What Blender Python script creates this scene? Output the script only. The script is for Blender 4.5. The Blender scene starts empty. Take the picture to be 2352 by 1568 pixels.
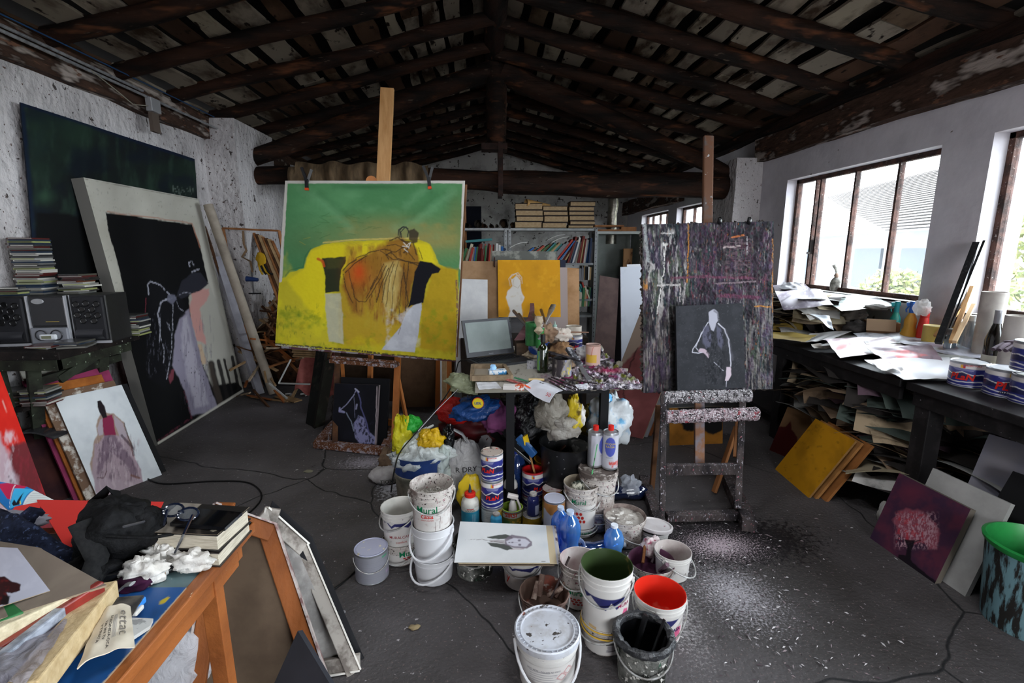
import bpy, math, random
import numpy as np
from mathutils import Vector as V, Matrix as M, Euler, noise as MN
R = math.radians
sc = bpy.context.scene
col = sc.collection
# ---------------- camera ----------------
F = 1110.7                                   # focal length in pixels of the 2352 wide frame
PITCH = math.atan(210 / F); YAW = math.atan(62 * math.cos(PITCH) / F)
CAM = V((0, 0, 1.5))
fw = V((math.sin(YAW) * math.cos(PITCH), math.cos(YAW) * math.cos(PITCH), -math.sin(PITCH)))
rt = V((math.cos(YAW), -math.sin(YAW), 0)); up = rt.cross(fw)
cd = bpy.data.cameras.new('camera'); cam = bpy.data.objects.new('camera', cd); col.objects.link(cam)
cd.sensor_width = 36; cd.lens = 36 * F / 2352; cd.clip_start = .02
cam.location = CAM; cam.rotation_euler = (math.pi / 2 - PITCH, 0, -YAW); sc.camera = cam
# ---------------- light ----------------
w = bpy.data.worlds.new('world'); sc.world = w; w.use_nodes = True
bg = w.node_tree.nodes['Background']; bg.inputs[0].default_value = (.93, .96, 1, 1); bg.inputs[1].default_value = 5.2
sc.view_settings.view_transform = 'Standard'; sc.view_settings.look = 'None'
sc.view_settings.gamma = 1; sc.view_settings.use_curve_mapping = False; sc.view_settings.exposure = 2.3
cy = sc.cycles; cy.use_denoising = True; cy.max_bounces = 8; cy.diffuse_bounces = 4; cy.glossy_bounces = 3
cy.transmission_bounces = 6; cy.transparent_max_bounces = 10; cy.caustics_reflective = False; cy.caustics_refractive = False
cy.sample_clamp_indirect = 6
XL, XR = -2.95, 3.25                         # the two long walls
def portal(x, y, z, sy, sz, ry=90, rx=0):
    l = bpy.data.lights.new('sky_portal', 'AREA'); l.shape = 'RECTANGLE'; l.size = sz; l.size_y = sy
    l.cycles.is_portal = True
    o = bpy.data.objects.new('sky_portal', l); col.objects.link(o); o.location = (x, y, z)
    o.rotation_euler = (R(rx), R(ry), 0)
WINS = [(6.49, 8.29, 1.1, 2.2), (8.68, 10.15, 1.1, 2.2), (3.46, 5.25, 1.11, 2.235), (1.3, 3.1, 1.08, 2.235), (-1.1, .75, 1.08, 2.235), (-3.1, -1.5, 1.08, 2.235)]
for a, b, c, d in WINS: portal(XR + .32, (a + b) / 2, (c + d) / 2, b - a, d - c)
portal(1., -3.75, 1.7, 1.6, 1.4, 0, 90)
portal(-.85, 1.85, 3.75, .5, .75, 0, 0); portal(.9, .8, 3.75, .85, .85, 0, 0)
# ---------------- pixel helpers (frame 2352 x 1568) ----------------
def ray(x, y): return fw + rt * ((x - 1176) / F) + up * (-(y - 784) / F)
def atz(x, y, z=0.):
    d = ray(x, y); return CAM + d * ((z - CAM.z) / d.z)
def atY(x, y, Y):
    d = ray(x, y); return CAM + d * (Y / d.y)
def atX(x, y, X):
    d = ray(x, y); return CAM + d * (X / d.x)
def prj(p):
    q = V(p) - CAM; dd = q.dot(fw)
    return 1176 + F * q.dot(rt) / dd, 784 - F * q.dot(up) / dd, dd
def facing(x, y):                            # turn that points the local -Y side at the middle of the room's near end
    return math.atan2(-x, y)
# ---------------- colour ----------------
def lin(h):
    if not isinstance(h, str): return tuple(h)
    h = h.lstrip('#'); h = ''.join(c * 2 for c in h) if len(h) == 3 else h
    return tuple((lambda c: c / 12.92 if c <= .04045 else ((c + .055) / 1.055) ** 2.4)(int(h[i:i + 2], 16) / 255) for i in (0, 2, 4))
_mc = {}
def mt(c, c2=None, s=6, amt=(.4, .65), sp=None, st=(1, 1, 1), r=.6, m=0, b=0, bs=40, sp2=None, crd='Object', coat=0):
    """procedural surface: base colour c, blotches of c2 (noise scale s, ramp amt), specks sp=(colour, scale, threshold)"""
    k = (c, c2, s, amt, sp, st, r, m, b, bs, sp2, crd, coat)
    if k in _mc: return _mc[k]
    ma = bpy.data.materials.new('surface'); ma.use_nodes = True; nt = ma.node_tree; N = nt.nodes; L = nt.links
    bs_ = N['Principled BSDF']; bs_.inputs['Roughness'].default_value = r; bs_.inputs['Metallic'].default_value = m
    bs_.inputs['Specular IOR Level'].default_value = .5 if r < .5 or m else .18
    if coat: bs_.inputs['Coat Weight'].default_value = coat
    if c == 'vc':
        at = N.new('ShaderNodeAttribute'); at.attribute_name = 'Col'; cur = at.outputs['Color']
    else:
        rgb = N.new('ShaderNodeRGB'); rgb.outputs[0].default_value = (*lin(c), 1); cur = rgb.outputs[0]
    if c2 or sp or b:
        tc = N.new('ShaderNodeTexCoord'); mp = N.new('ShaderNodeMapping'); mp.inputs['Scale'].default_value = st
        L.new(tc.outputs[crd], mp.inputs[0])
    def layer(cur, colr, scale, lo, hi, det=5):
        nz = N.new('ShaderNodeTexNoise'); nz.inputs['Scale'].default_value = scale; nz.inputs['Detail'].default_value = det; nz.inputs['Roughness'].default_value = .6
        L.new(mp.outputs[0], nz.inputs['Vector'])
        rp = N.new('ShaderNodeMapRange'); rp.inputs['From Min'].default_value = lo; rp.inputs['From Max'].default_value = hi
        L.new(nz.outputs[0], rp.inputs[0])
        mx = N.new('ShaderNodeMix'); mx.data_type = 'RGBA'; L.new(rp.outputs[0], mx.inputs[0]); L.new(cur, mx.inputs[6])
        mx.inputs[7].default_value = (*lin(colr), 1); return mx.outputs[2]
    if c2: cur = layer(cur, c2, s, *amt)
    for q in (sp, sp2):
        if q: cur = layer(cur, q[0], q[1], q[2], q[2] + (q[3] if len(q) > 3 else .02), 3)
    L.new(cur, bs_.inputs['Base Color'])
    if b:
        nz = N.new('ShaderNodeTexNoise'); nz.inputs['Scale'].default_value = bs; nz.inputs['Detail'].default_value = 4
        L.new(mp.outputs[0], nz.inputs['Vector']); bp = N.new('ShaderNodeBump'); bp.inputs['Strength'].default_value = min(1, b); bp.inputs['Distance'].default_value = .01 if b <= 1 else .03
        L.new(nz.outputs[0], bp.inputs['Height']); L.new(bp.outputs[0], bs_.inputs['Normal'])
    _mc[k] = ma; return ma
def film(c, alpha=.6, r=.25, tr=.35):         # thin plastic film, partly see-through
    k = ('film', c, alpha, r, tr)
    if k in _mc: return _mc[k]
    ma = bpy.data.materials.new('plastic_film'); ma.use_nodes = True; nt = ma.node_tree; N = nt.nodes; L = nt.links
    p = N['Principled BSDF']; p.inputs['Base Color'].default_value = (*lin(c), 1); p.inputs['Roughness'].default_value = r
    nz = N.new('ShaderNodeTexNoise'); nz.inputs['Scale'].default_value = 16; nz.inputs['Detail'].default_value = 6; nz.inputs['Distortion'].default_value = 1.2; tc = N.new('ShaderNodeTexCoord'); L.new(tc.outputs['Object'], nz.inputs['Vector'])
    bp = N.new('ShaderNodeBump'); bp.inputs['Strength'].default_value = 1; bp.inputs['Distance'].default_value = .03; L.new(nz.outputs[0], bp.inputs['Height']); L.new(bp.outputs[0], p.inputs['Normal'])
    t = N.new('ShaderNodeBsdfTransparent'); tl = N.new('ShaderNodeBsdfTranslucent'); tl.inputs[0].default_value = (*lin(c), 1)
    m1 = N.new('ShaderNodeMixShader'); m1.inputs[0].default_value = tr; L.new(p.outputs[0], m1.inputs[1]); L.new(tl.outputs[0], m1.inputs[2])
    m2 = N.new('ShaderNodeMixShader'); m2.inputs[0].default_value = alpha; L.new(t.outputs[0], m2.inputs[1]); L.new(m1.outputs[0], m2.inputs[2])
    L.new(m2.outputs[0], N['Material Output'].inputs[0]); _mc[k] = ma; return ma
def glass(c='#ffffff', r=.05, w=1., thin=True):
    k = ('glass', c, r, w)
    if k in _mc: return _mc[k]
    ma = bpy.data.materials.new('glass'); ma.use_nodes = True; nt = ma.node_tree; N = nt.nodes; L = nt.links
    p = N['Principled BSDF']; p.inputs['Base Color'].default_value = (*lin(c), 1); p.inputs['Roughness'].default_value = r
    t = N.new('ShaderNodeBsdfTransparent'); t.inputs[0].default_value = (*lin(c), 1)
    fr = N.new('ShaderNodeLayerWeight'); fr.inputs[0].default_value = .25
    mp = N.new('ShaderNodeMapRange'); mp.inputs['To Min'].default_value = 1 - w; mp.inputs['To Max'].default_value = .75
    L.new(fr.outputs['Facing'], mp.inputs[0])
    gl = N.new('ShaderNodeBsdfGlossy'); gl.inputs['Roughness'].default_value = r
    m0 = N.new('ShaderNodeMixShader'); m0.inputs[0].default_value = .35; L.new(p.outputs[0], m0.inputs[1]); L.new(gl.outputs[0], m0.inputs[2])
    m2 = N.new('ShaderNodeMixShader'); L.new(mp.outputs[0], m2.inputs[0]); L.new(t.outputs[0], m2.inputs[1]); L.new(m0.outputs[0], m2.inputs[2])
    L.new(m2.outputs[0], N['Material Output'].inputs[0]); _mc[k] = ma; return ma
VC = mt('vc', r=.8); VCG = mt('vc', r=.35); VCR = mt('vc', r=.85, b=.5, bs=120)
# ---------------- mesh collector ----------------
class G:
    def __init__(s): s.soft = False; s.v = []; s.f = []; s.m = []; s.c = None; s.sm = []
    def add(s, vs, fs, m=0, cols=None, sm=False):
        o = len(s.v); s.v += [tuple(p) for p in vs]; s.f += [tuple(i + o for i in f) for f in fs]
        s.m += [m] * len(fs); s.sm += [sm] * len(fs)
        if cols is not None or s.c is not None:
            if s.c is None: s.c = [(.5, .5, .5)] * o
            s.c += [tuple(c) for c in cols] if cols is not None and len(cols) == len(vs) else [tuple(cols) if cols is not None else (.5, .5, .5)] * len(vs)
        return s
    def box(s, c, d, rot=None, m=0, col=None):
        x, y, z = d[0] / 2, d[1] / 2, d[2] / 2
        vs = [V((a * x, b * y, e * z)) for a in (-1, 1) for b in (-1, 1) for e in (-1, 1)]
        if rot is not None:
            q = rot if isinstance(rot, M) else Euler(rot).to_matrix(); vs = [q @ p for p in vs]
        return s.add([p + V(c) for p in vs], [(0, 1, 3, 2), (4, 6, 7, 5), (0, 4, 5, 1), (2, 3, 7, 6), (0, 2, 6, 4), (1, 5, 7, 3)], m, col)
    def bar(s, a, b, w, h, m=0, upv=(0, 0, 1), col=None):
        a, b = V(a), V(b); z = (b - a); ln = z.length; z.normalize(); x = V(upv).cross(z)
        if x.length < 1e-4: x = V((1, 0, 0)).cross(z)
        x.normalize(); y = z.cross(x); q = M((x, y, z)).transposed()
        return s.box((a + b) / 2, (w, h, ln), q, m, col)
    def ring(s, rings, m=0, caps=(True, True), sm=True, cols=None):
        n = len(rings[0]); vs = [p for r_ in rings for p in r_]; fs = []
        for i in range(len(rings) - 1):
            for j in range(n):
                k = (j + 1) % n; fs.append((i * n + j, i * n + k, (i + 1) * n + k, (i + 1) * n + j))
        s.add(vs, fs, m, cols, sm); o = len(s.v) - len(vs)
        if caps[0]: s.f.append(tuple(o + j for j in range(n))[::-1]); s.m.append(m); s.sm.append(False)
        if caps[1]: s.f.append(tuple(o + (len(rings) - 1) * n + j for j in range(n))); s.m.append(m); s.sm.append(False)
        return s
    def tube(s, pts, r, n=8, m=0, caps=(True, True), wob=0, seed=0, sm=True, flat=1):
        pts = [V(p) for p in pts]; rings = []; pn = None
        for i, p in enumerate(pts):
            t = (pts[min(i + 1, len(pts) - 1)] - pts[max(i - 1, 0)]).normalized()
            if pn is None: pn = t.orthogonal().normalized() if abs(t.z) > .95 else t.cross(V((0, 0, 1))).normalized()
            pn = (pn - t * pn.dot(t)).normalized(); bn = t.cross(pn)
            ri = r[i] if isinstance(r, (list, tuple)) else (r(i / (len(pts) - 1)) if callable(r) else r)
            rg = []
            for j in range(n):
                a = 2 * math.pi * j / n; q = ri
                if wob: q *= 1 + wob * MN.noise(V((math.cos(a) * 1.3 + seed * 7.1, math.sin(a) * 1.3, i * .55 + seed)))
                rg.append(p + pn * (math.cos(a) * q) + bn * (math.sin(a) * q * flat))
            rings.append(rg)
        return s.ring(rings, m, caps, sm)
    def cyl(s, a, b, r0, r1=None, n=16, m=0, caps=(True, True), sm=True):
        return s.tube([a, b], [r0, r0 if r1 is None else r1], n, m, caps, sm=sm)
    def lathe(s, prof, n=28, m=0, c=(0, 0, 0), caps=(False, False), wob=0, seed=0, cols=None):
        rings = []
        for i, (r_, z) in enumerate(prof):
            rings.append([(c[0] + math.cos(t) * (r_ * (1 + (wob * MN.noise(V((math.cos(t) * 3, math.sin(t) * 3, z * 30 + seed))) if wob else 0))), c[1] + math.sin(t) * (r_ * (1 + (wob * MN.noise(V((math.cos(t) * 3, math.sin(t) * 3, z * 30 + seed))) if wob else 0))), c[2] + z + (wob * .3 * r_ * MN.noise(V((math.cos(t) * 4, math.sin(t) * 4, 9 + seed))) if wob else 0)) for t in [2 * math.pi * j / n for j in range(n)]])
        return s.ring(rings, m, caps, True, cols)
    def grid(s, fn, nu, nv, m=0, thick=0, cols=None, sm=True, closed=False):
        P = [[V(fn(i / (nu - 1), j / (nv - 1))) for i in range(nu)] for j in range(nv)]
        vs = [p for r_ in P for p in r_]
        fs = [(j * nu + i, j * nu + i + 1, (j + 1) * nu + i + 1, (j + 1) * nu + i) for j in range(nv - 1) for i in range(nu - 1)]
        s.add(vs, fs, m, cols, sm)
        return s
    def sheet(s, fn, nu, nv, t=.001, m=0, m2=None, cols=None, side=None):
        """curved sheet with real thickness, upper side first"""
        P = [V(fn(i / (nu - 1), j / (nv - 1))) for j in range(nv) for i in range(nu)]
        n = V((0, 0, 0)); k = nu * nv
        Q = []
        for j in range(nv):
            for i in range(nu):
                a = P[j * nu + min(i + 1, nu - 1)] - P[j * nu + max(i - 1, 0)]; b = P[min(j + 1, nv - 1) * nu + i] - P[max(j - 1, 0) * nu + i]
                q = a.cross(b); q = q.normalized() if q.length > 1e-12 else V((0, 0, 1)); Q.append(P[j * nu + i] - q * t)
        top = [(j * nu + i, j * nu + i + 1, (j + 1) * nu + i + 1, (j + 1) * nu + i) for j in range(nv - 1) for i in range(nu - 1)]
        cc = None if cols is None else list(cols) + [side or (.4, .38, .34)] * k
        if cols is not None: cc += [side or (.4, .38, .34)] * (2 * k)
        E = [i for i in range(nu)] + [j * nu + nu - 1 for j in range(1, nv)] + [(nv - 1) * nu + i for i in range(nu - 2, -1, -1)] + [j * nu for j in range(nv - 2, 0, -1)]
        # separate rim vertices so that the painted face keeps its own colour
        rim_top = [P[e] for e in E]; rim_bot = [Q[e] for e in E]; ne = len(E)
        s.add(P, top, m, None if cols is None else list(cols), True)
        s.add(Q, [f[::-1] for f in top], m if m2 is None else m2, None if cols is None else [side or (.4, .38, .34)] * k, True)
        s.add(rim_top + rim_bot, [(i, i + ne, (i + 1) % ne + ne, (i + 1) % ne) for i in range(ne)], m if m2 is None else m2, None if cols is None else [side or (.4, .38, .34)] * (2 * ne))
        return s
    def blob(s, c, rad, seed=0, amp=.25, fr=1.6, nu=28, nv=18, m=0, flat=None, fold=0, rot=None):
        s.soft = True; rad = V(rad) if not isinstance(rad, (int, float)) else V((rad, rad, rad)); rings = []; c = V(c)
        q = Euler(rot).to_matrix() if rot else None
        for j in range(nv):
            ph = math.pi * (.015 + .97 * j / (nv - 1)) - math.pi / 2; rg = []
            for i in range(nu):
                a = 2 * math.pi * i / nu; d = V((math.cos(a) * math.cos(ph), math.sin(a) * math.cos(ph), math.sin(ph)))
                k = 1 + amp * (MN.noise(d * fr + V((seed * 3.7, seed, 0))) + .5 * abs(MN.noise(d * fr * 2.6 + V((0, seed * 2.1, seed)))) + .22 * MN.noise(d * fr * 6 + V((seed, 0, 0))))
                if fold: k *= 1 + fold * math.sin(a * 11 + 3 * MN.noise(d * 2 + V((seed, seed, 0)))) * (.3 + .7 * max(0, d.z))
                p = V((d.x * rad.x * k, d.y * rad.y * k, d.z * rad.z * k))
                if q: p = q @ p
                p = p + c
                if flat is not None and p.z < flat: p.z = flat + (p.z - flat) * .03
                rg.append(p)
            rings.append(rg)
        return s.ring(rings, m, (True, True), True)
    def build(s, name, mats, parent=None, bev=0, loc=None, rot=None, kind=None, label=None, hidden=False, sub=0):
        me = bpy.data.meshes.new(name); me.from_pydata(s.v, [], s.f)
        mats = mats if isinstance(mats, (list, tuple)) else [mats]
        for a in mats: me.materials.append(a)
        me.polygons.foreach_set('material_index', s.m); me.polygons.foreach_set('use_smooth', s.sm)
        if s.c is not None:
            ca = me.color_attributes.new('Col', 'FLOAT_COLOR', 'POINT'); a = np.ones((len(s.v), 4), dtype=np.float32); a[:, :3] = np.array(s.c, dtype=np.float32)
            ca.data.foreach_set('color', a.ravel())
        if any(s.sm): me.set_sharp_from_angle(angle=R(80 if s.soft else 38))
        me.update(); o = bpy.data.objects.new(name, me); col.objects.link(o)
        if parent is not None: o.parent = parent
        if loc: o.location = loc
        if rot: o.rotation_euler = rot
        if bev:
            b = o.modifiers.new('b', 'BEVEL'); b.width = bev; b.segments = 2; b.limit_method = 'ANGLE'
        if sub: b = o.modifiers.new('s', 'SUBSURF'); b.levels = b.render_levels = sub
        if kind: o['kind'] = kind
        if label: o['label'] = label
        return o
def curve(P, k=6):
    P = [V(p) for p in P]; Q = []
    for i in range(len(P) - 1):
        a, b, c, d = P[max(i - 1, 0)], P[i], P[i + 1], P[min(i + 2, len(P) - 1)]
        for j in range(k): t = j / k; Q.append(.5 * (2 * b + (c - a) * t + (2 * a - 5 * b + 4 * c - d) * t * t + (3 * b - a - 3 * c + d) * t ** 3))
    return Q + [P[-1]]
def tag(o, label, cat, group=None, kind=None):
    o['label'] = label; o['category'] = cat
    if group: o['group'] = group
    if kind: o['kind'] = kind
    return o
def thing(name, label, cat, loc=(0, 0, 0), rz=0, group=None, rot=None):
    o = bpy.data.objects.new(name, None); col.objects.link(o); o.location = loc; o.rotation_euler = rot or (0, 0, rz)
    o.empty_display_size = .05
    return tag(o, label, cat, group)
def copy_tree(o, parent=None):
    c = o.copy(); col.objects.link(c)
    if parent is not None: c.parent = parent
    for ch in [x for x in bpy.data.objects if x.parent == o]: copy_tree(ch, c)
    return c
# ---------------- painted surfaces ----------------
_rng = np.random.RandomState(5); _lat = _rng.rand(256, 256)
def vn(x, y, sc_=20., seed=0, octv=3, sx=1., sy=1.):
    x = np.asarray(x) / (sc_ * sx) + seed * 17.3 + 900; y = np.asarray(y) / (sc_ * sy) + seed * 5.7 + 900; out = 0; am = 1; tot = 0
    for o in range(octv):
        xi = np.floor(x).astype(int); yi = np.floor(y).astype(int); fx = x - xi; fy = y - yi; fx = fx * fx * (3 - 2 * fx); fy = fy * fy * (3 - 2 * fy)
        g = lambda a, b: _lat[a & 255, b & 255]
        v = (g(xi, yi) * (1 - fx) + g(xi + 1, yi) * fx) * (1 - fy) + (g(xi, yi + 1) * (1 - fx) + g(xi + 1, yi + 1) * fx) * fy
        out = out + v * am; tot += am; am *= .55; x = x * 2.03 + 11; y = y * 2.03 + 7
    return out / tot
def homog(q):                                 # unit square (u right, v down) to four points TL TR BR BL
    A = []; B = []
    for (u, v_), (x, y) in zip([(0, 0), (1, 0), (1, 1), (0, 1)], q):
        A.append([u, v_, 1, 0, 0, 0, -u * x, -v_ * x]); B.append(x); A.append([0, 0, 0, u, v_, 1, -u * y, -v_ * y]); B.append(y)
    return np.append(np.linalg.solve(np.array(A, float), np.array(B, float)), 1).reshape(3, 3)
class Cv:
    """a picture held as one colour per grid point; coordinates run over the quad q (TL TR BR BL)"""
    def __init__(s, q, nx, ny, base, seed=0):
        s.nx, s.ny, s.seed = nx, ny, seed; u, v_ = np.meshgrid(np.linspace(0, 1, nx), np.linspace(0, 1, ny)); H = homog(q)
        d = H[2, 0] * u + H[2, 1] * v_ + H[2, 2]; s.u, s.v = u, v_
        s.X = (H[0, 0] * u + H[0, 1] * v_ + H[0, 2]) / d; s.Y = (H[1, 0] * u + H[1, 1] * v_ + H[1, 2]) / d
        s.C = np.ones((ny, nx, 3)) * np.array(lin(base)); s.h = np.zeros((ny, nx))
    def _w(s, w, ws=14):
        if not w: return s.X, s.Y
        s.seed += 1; return s.X + (vn(s.X, s.Y, ws, s.seed) - .5) * 2 * w, s.Y + (vn(s.X, s.Y, ws, s.seed + 50) - .5) * 2 * w
    def mix(s, m, c): m = np.clip(m, 0, 1)[..., None]; s.C = s.C * (1 - m) + np.array(lin(c)) * m; return s
    def poly(s, c, pts, soft=1.5, a=1., w=2., tex=0):
        X, Y = s._w(w); ins = np.zeros(X.shape, bool); D = np.full(X.shape, 1e9); n = len(pts)
        for i in range(n):
            x0, y0 = pts[i]; x1, y1 = pts[(i + 1) % n]
            cnd = ((y0 > Y) != (y1 > Y)); xx = (x1 - x0) * (Y - y0) / ((y1 - y0) or 1e-9) + x0; ins ^= cnd & (X < xx)
            dx, dy = x1 - x0, y1 - y0; t = np.clip(((X - x0) * dx + (Y - y0) * dy) / (dx * dx + dy * dy + 1e-9), 0, 1)
            D = np.minimum(D, np.hypot(X - x0 - t * dx, Y - y0 - t * dy))
        sd = np.where(ins, D, -D); m = np.clip(sd / soft + .5, 0, 1) * a
        if tex: m = m * np.clip(1 - tex + 2 * tex * vn(s.X, s.Y, 6, s.seed + 9), 0, 1)
        return s.mix(m, c)
    def line(s, c, pts, wd=2., a=1., w=1.5, soft=None, dry=0, h=0):
        X, Y = s._w(w); m = np.zeros(X.shape); n = len(pts)
        for i in range(n - 1):
            x0, y0 = pts[i]; x1, y1 = pts[i + 1]; dx, dy = x1 - x0, y1 - y0
            t = np.clip(((X - x0) * dx + (Y - y0) * dy) / (dx * dx + dy * dy + 1e-9), 0, 1); d = np.hypot(X - x0 - t * dx, Y - y0 - t * dy)
            m = np.maximum(m, np.clip((wd / 2 - d) / (soft or max(.8, wd * .3)) + .5, 0, 1))
        if dry: m = m * np.clip((vn(s.X, s.Y, 3, s.seed) - dry) * 5, 0, 1)
        s.h += m * h; return s.mix(m * a, c)
    def nz(s, c, scl=20, lo=.5, hi=.7, a=1., sx=1, sy=1, box=None, inside=None):
        s.seed += 1; m = np.clip((vn(s.X, s.Y, scl, s.seed, 4, sx, sy) - lo) / (hi - lo), 0, 1) * a
        if box:
            x0, y0, x1, y1, f = box; m = m * np.clip((s.X - x0) / f, 0, 1) * np.clip((x1 - s.X) / f, 0, 1) * np.clip((s.Y - y0) / f, 0, 1) * np.clip((y1 - s.Y) / f, 0, 1)
        return s.mix(m, c)
    def glow(s, c, x, y, rx, ry, a=1., p=2.): return s.mix(a * np.exp(-(((s.X - x) / rx) ** 2 + ((s.Y - y) / ry) ** 2) * p / 2), c)
    def cols(s): return s.C[::-1].reshape(-1, 3)
def fitb(px4, bl, br, tall=None):
    """a true rectangle in space standing on the edge bl-br whose upper corners fall on the seen ones"""
    e = br - bl; n = V((-e.y, e.x, 0)).normalized(); best = None
    h0, h1, a0, a1 = .05, 3., -1.2, 1.2; eh = e.normalized()
    for it in range(5):
        for i in range(17):
            for j in range(17):
                h = h0 + (h1 - h0) * i / 16; a = a0 + (a1 - a0) * j / 16
                # direction square to the edge, leaning by a
                zz = V((0, 0, 1)) - eh * eh.z; zz.normalize(); d = zz * math.cos(a) + n * math.sin(a); d = (d - eh * d.dot(eh)).normalized()
                er = 0
                for b, q in ((bl, px4[0]), (br, px4[1])):
                    x, y, _ = prj(b + d * h); er += (x - q[0]) ** 2 + (y - q[1]) ** 2
                if best is None or er < best[0]: best = (er, h, a, d.copy())
        _, h, a, d = best; dh, da = (h1 - h0) / 12, (a1 - a0) / 12; h0, h1, a0, a1 = h - dh, h + dh, a - da, a + da
    er, h, a, d = best
    print('fit', [tuple(map(int, p)) for p in px4[:1]], 'err %.1f h %.2f w %.2f lean %.0f' % (er ** .5, h, e.length, math.degrees(a)))
    return bl + d * h, br + d * h
def board(name, label, cat, C4, t, cv=None, mat=None, side='#8a7a66', parent=None, bump=0, sag=0, group=None, frame=None, res=None):
    """a slab whose front face is C4 (TL TR BR BL in space); cv gives the picture on the front"""
    tl, tr, br, bl = [V(p) for p in C4]; n = (tr - tl).cross(bl - tl).normalized()      # faces the viewer when seen in this order
    nx, ny = (cv.nx, cv.ny) if cv is not None else (2, 2)
    if cv is not None and bump:
        hh = (vn(cv.X, cv.Y, 5, 3, 3) - .5) * bump + cv.h
    else: hh = None
    def fn(u, v_):
        w_ = 1 - v_; p = (tl * (1 - u) + tr * u) * (1 - w_) + (bl * (1 - u) + br * u) * w_
        # v_ = 0 is the bottom row
        if hh is not None: p = p - n * float(hh[ny - 1 - round(v_ * (ny - 1)), round(u * (nx - 1))])
        if sag: p = p - n * sag * MN.noise(V((u * 3, v_ * 2.2, 5))) * (1 - .6 * v_)
        return p
    g = G(); g.sheet(lambda u, v_: fn(u, v_), nx, ny, t, 0, cols=cv.cols() if cv is not None else None, side=lin(side))
    m = VC if cv is not None and mat is None else mat
    o = g.build(name, m, parent)
    if parent is None: tag(o, label, cat, group)
    return o
def quad(px4, Ys): return [atY(x, y, q) for (x, y), q in zip(px4, Ys)]
def leanq(px4, z=0., zr=None):
    bl = atz(*px4[3], z); br = atz(*px4[2], z if zr is None else zr); a, b = fitb(px4, bl, br); return [a, b, br, bl]
# ---------------- lettering ----------------
_tc = {}
def letters(s, size=.02, bold=0., italic=0.):
    k = (s, bold, italic)
    if k not in _tc:
        c = bpy.data.curves.new('t', 'FONT'); c.body = s; c.size = 1; c.offset = bold; c.shear = italic; c.resolution_u = 2; c.align_x = 'CENTER'; c.align_y = 'CENTER'
        o = bpy.data.objects.new('t', c); col.objects.link(o); bpy.context.view_layer.update()
        me = o.to_mesh(); _tc[k] = ([tuple(v.co[:2]) for v in me.vertices], [tuple(p.vertices) for p in me.polygons]); o.to_mesh_clear()
        bpy.data.objects.remove(o)
    vs, fs = _tc[k]; return [(x * size, y * size) for x, y in vs], fs
def text_on(s, size, mat, fn, parent, name='lettering', bold=0., italic=0., ysc=1.):
    vs, fs = letters(s, size, bold, italic); g = G(); g.add([fn(x, y * ysc) for x, y in vs], fs); return g.build(name, mat, parent)
def on_can(rad, z, a=0., rad2=None, h=1.):      # wraps text round an upright can whose front is local -Y
    def fn(x, y):
        t = a + x / rad; r_ = (rad if rad2 is None else rad + (rad2 - rad) * (z + y) / h) + .0012
        return (math.sin(t) * r_, -math.cos(t) * r_, z + y)
    return fn
INK = mt('#16161a', r=.6); RED = mt('#c8271f', r=.5); GRN = mt('#14704a', r=.5); WHT = mt('#e8e6e2', r=.5); GRY = mt('#77777c', r=.6)
def rnd(seed): return random.Random(seed)
def pick(r, l): return l[int(r.random() * len(l)) % len(l)]
# ================= the room =================
PL = mt('#c4bfbf', '#969191', 2.2, (.45, .75), sp=('#4b4543', 15, .655, .02), sp2=('#5c4c46', 40, .64, .02), st=(1, 1, .8), r=.9, b=1.1, bs=18)
PR = mt('#d2ced3', '#b0abb2', 1.6, (.45, .8), sp=('#5f5650', 11, .72, .01), r=.92, b=.5, bs=10)
PB = mt('#a9a6a3', '#6d6a67', 2.5, (.45, .7), sp=('#403c39', 12, .63, .01), r=.9, b=.7, bs=16)
def struct(g, name, m, **k): return g.build(name, m, kind='structure', **k)
YB, YF = 11.2, -3.4; RX, RZ, SL = .12, 3.71, .29
def roof_z(x): return RZ - SL * abs(x - RX)
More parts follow.
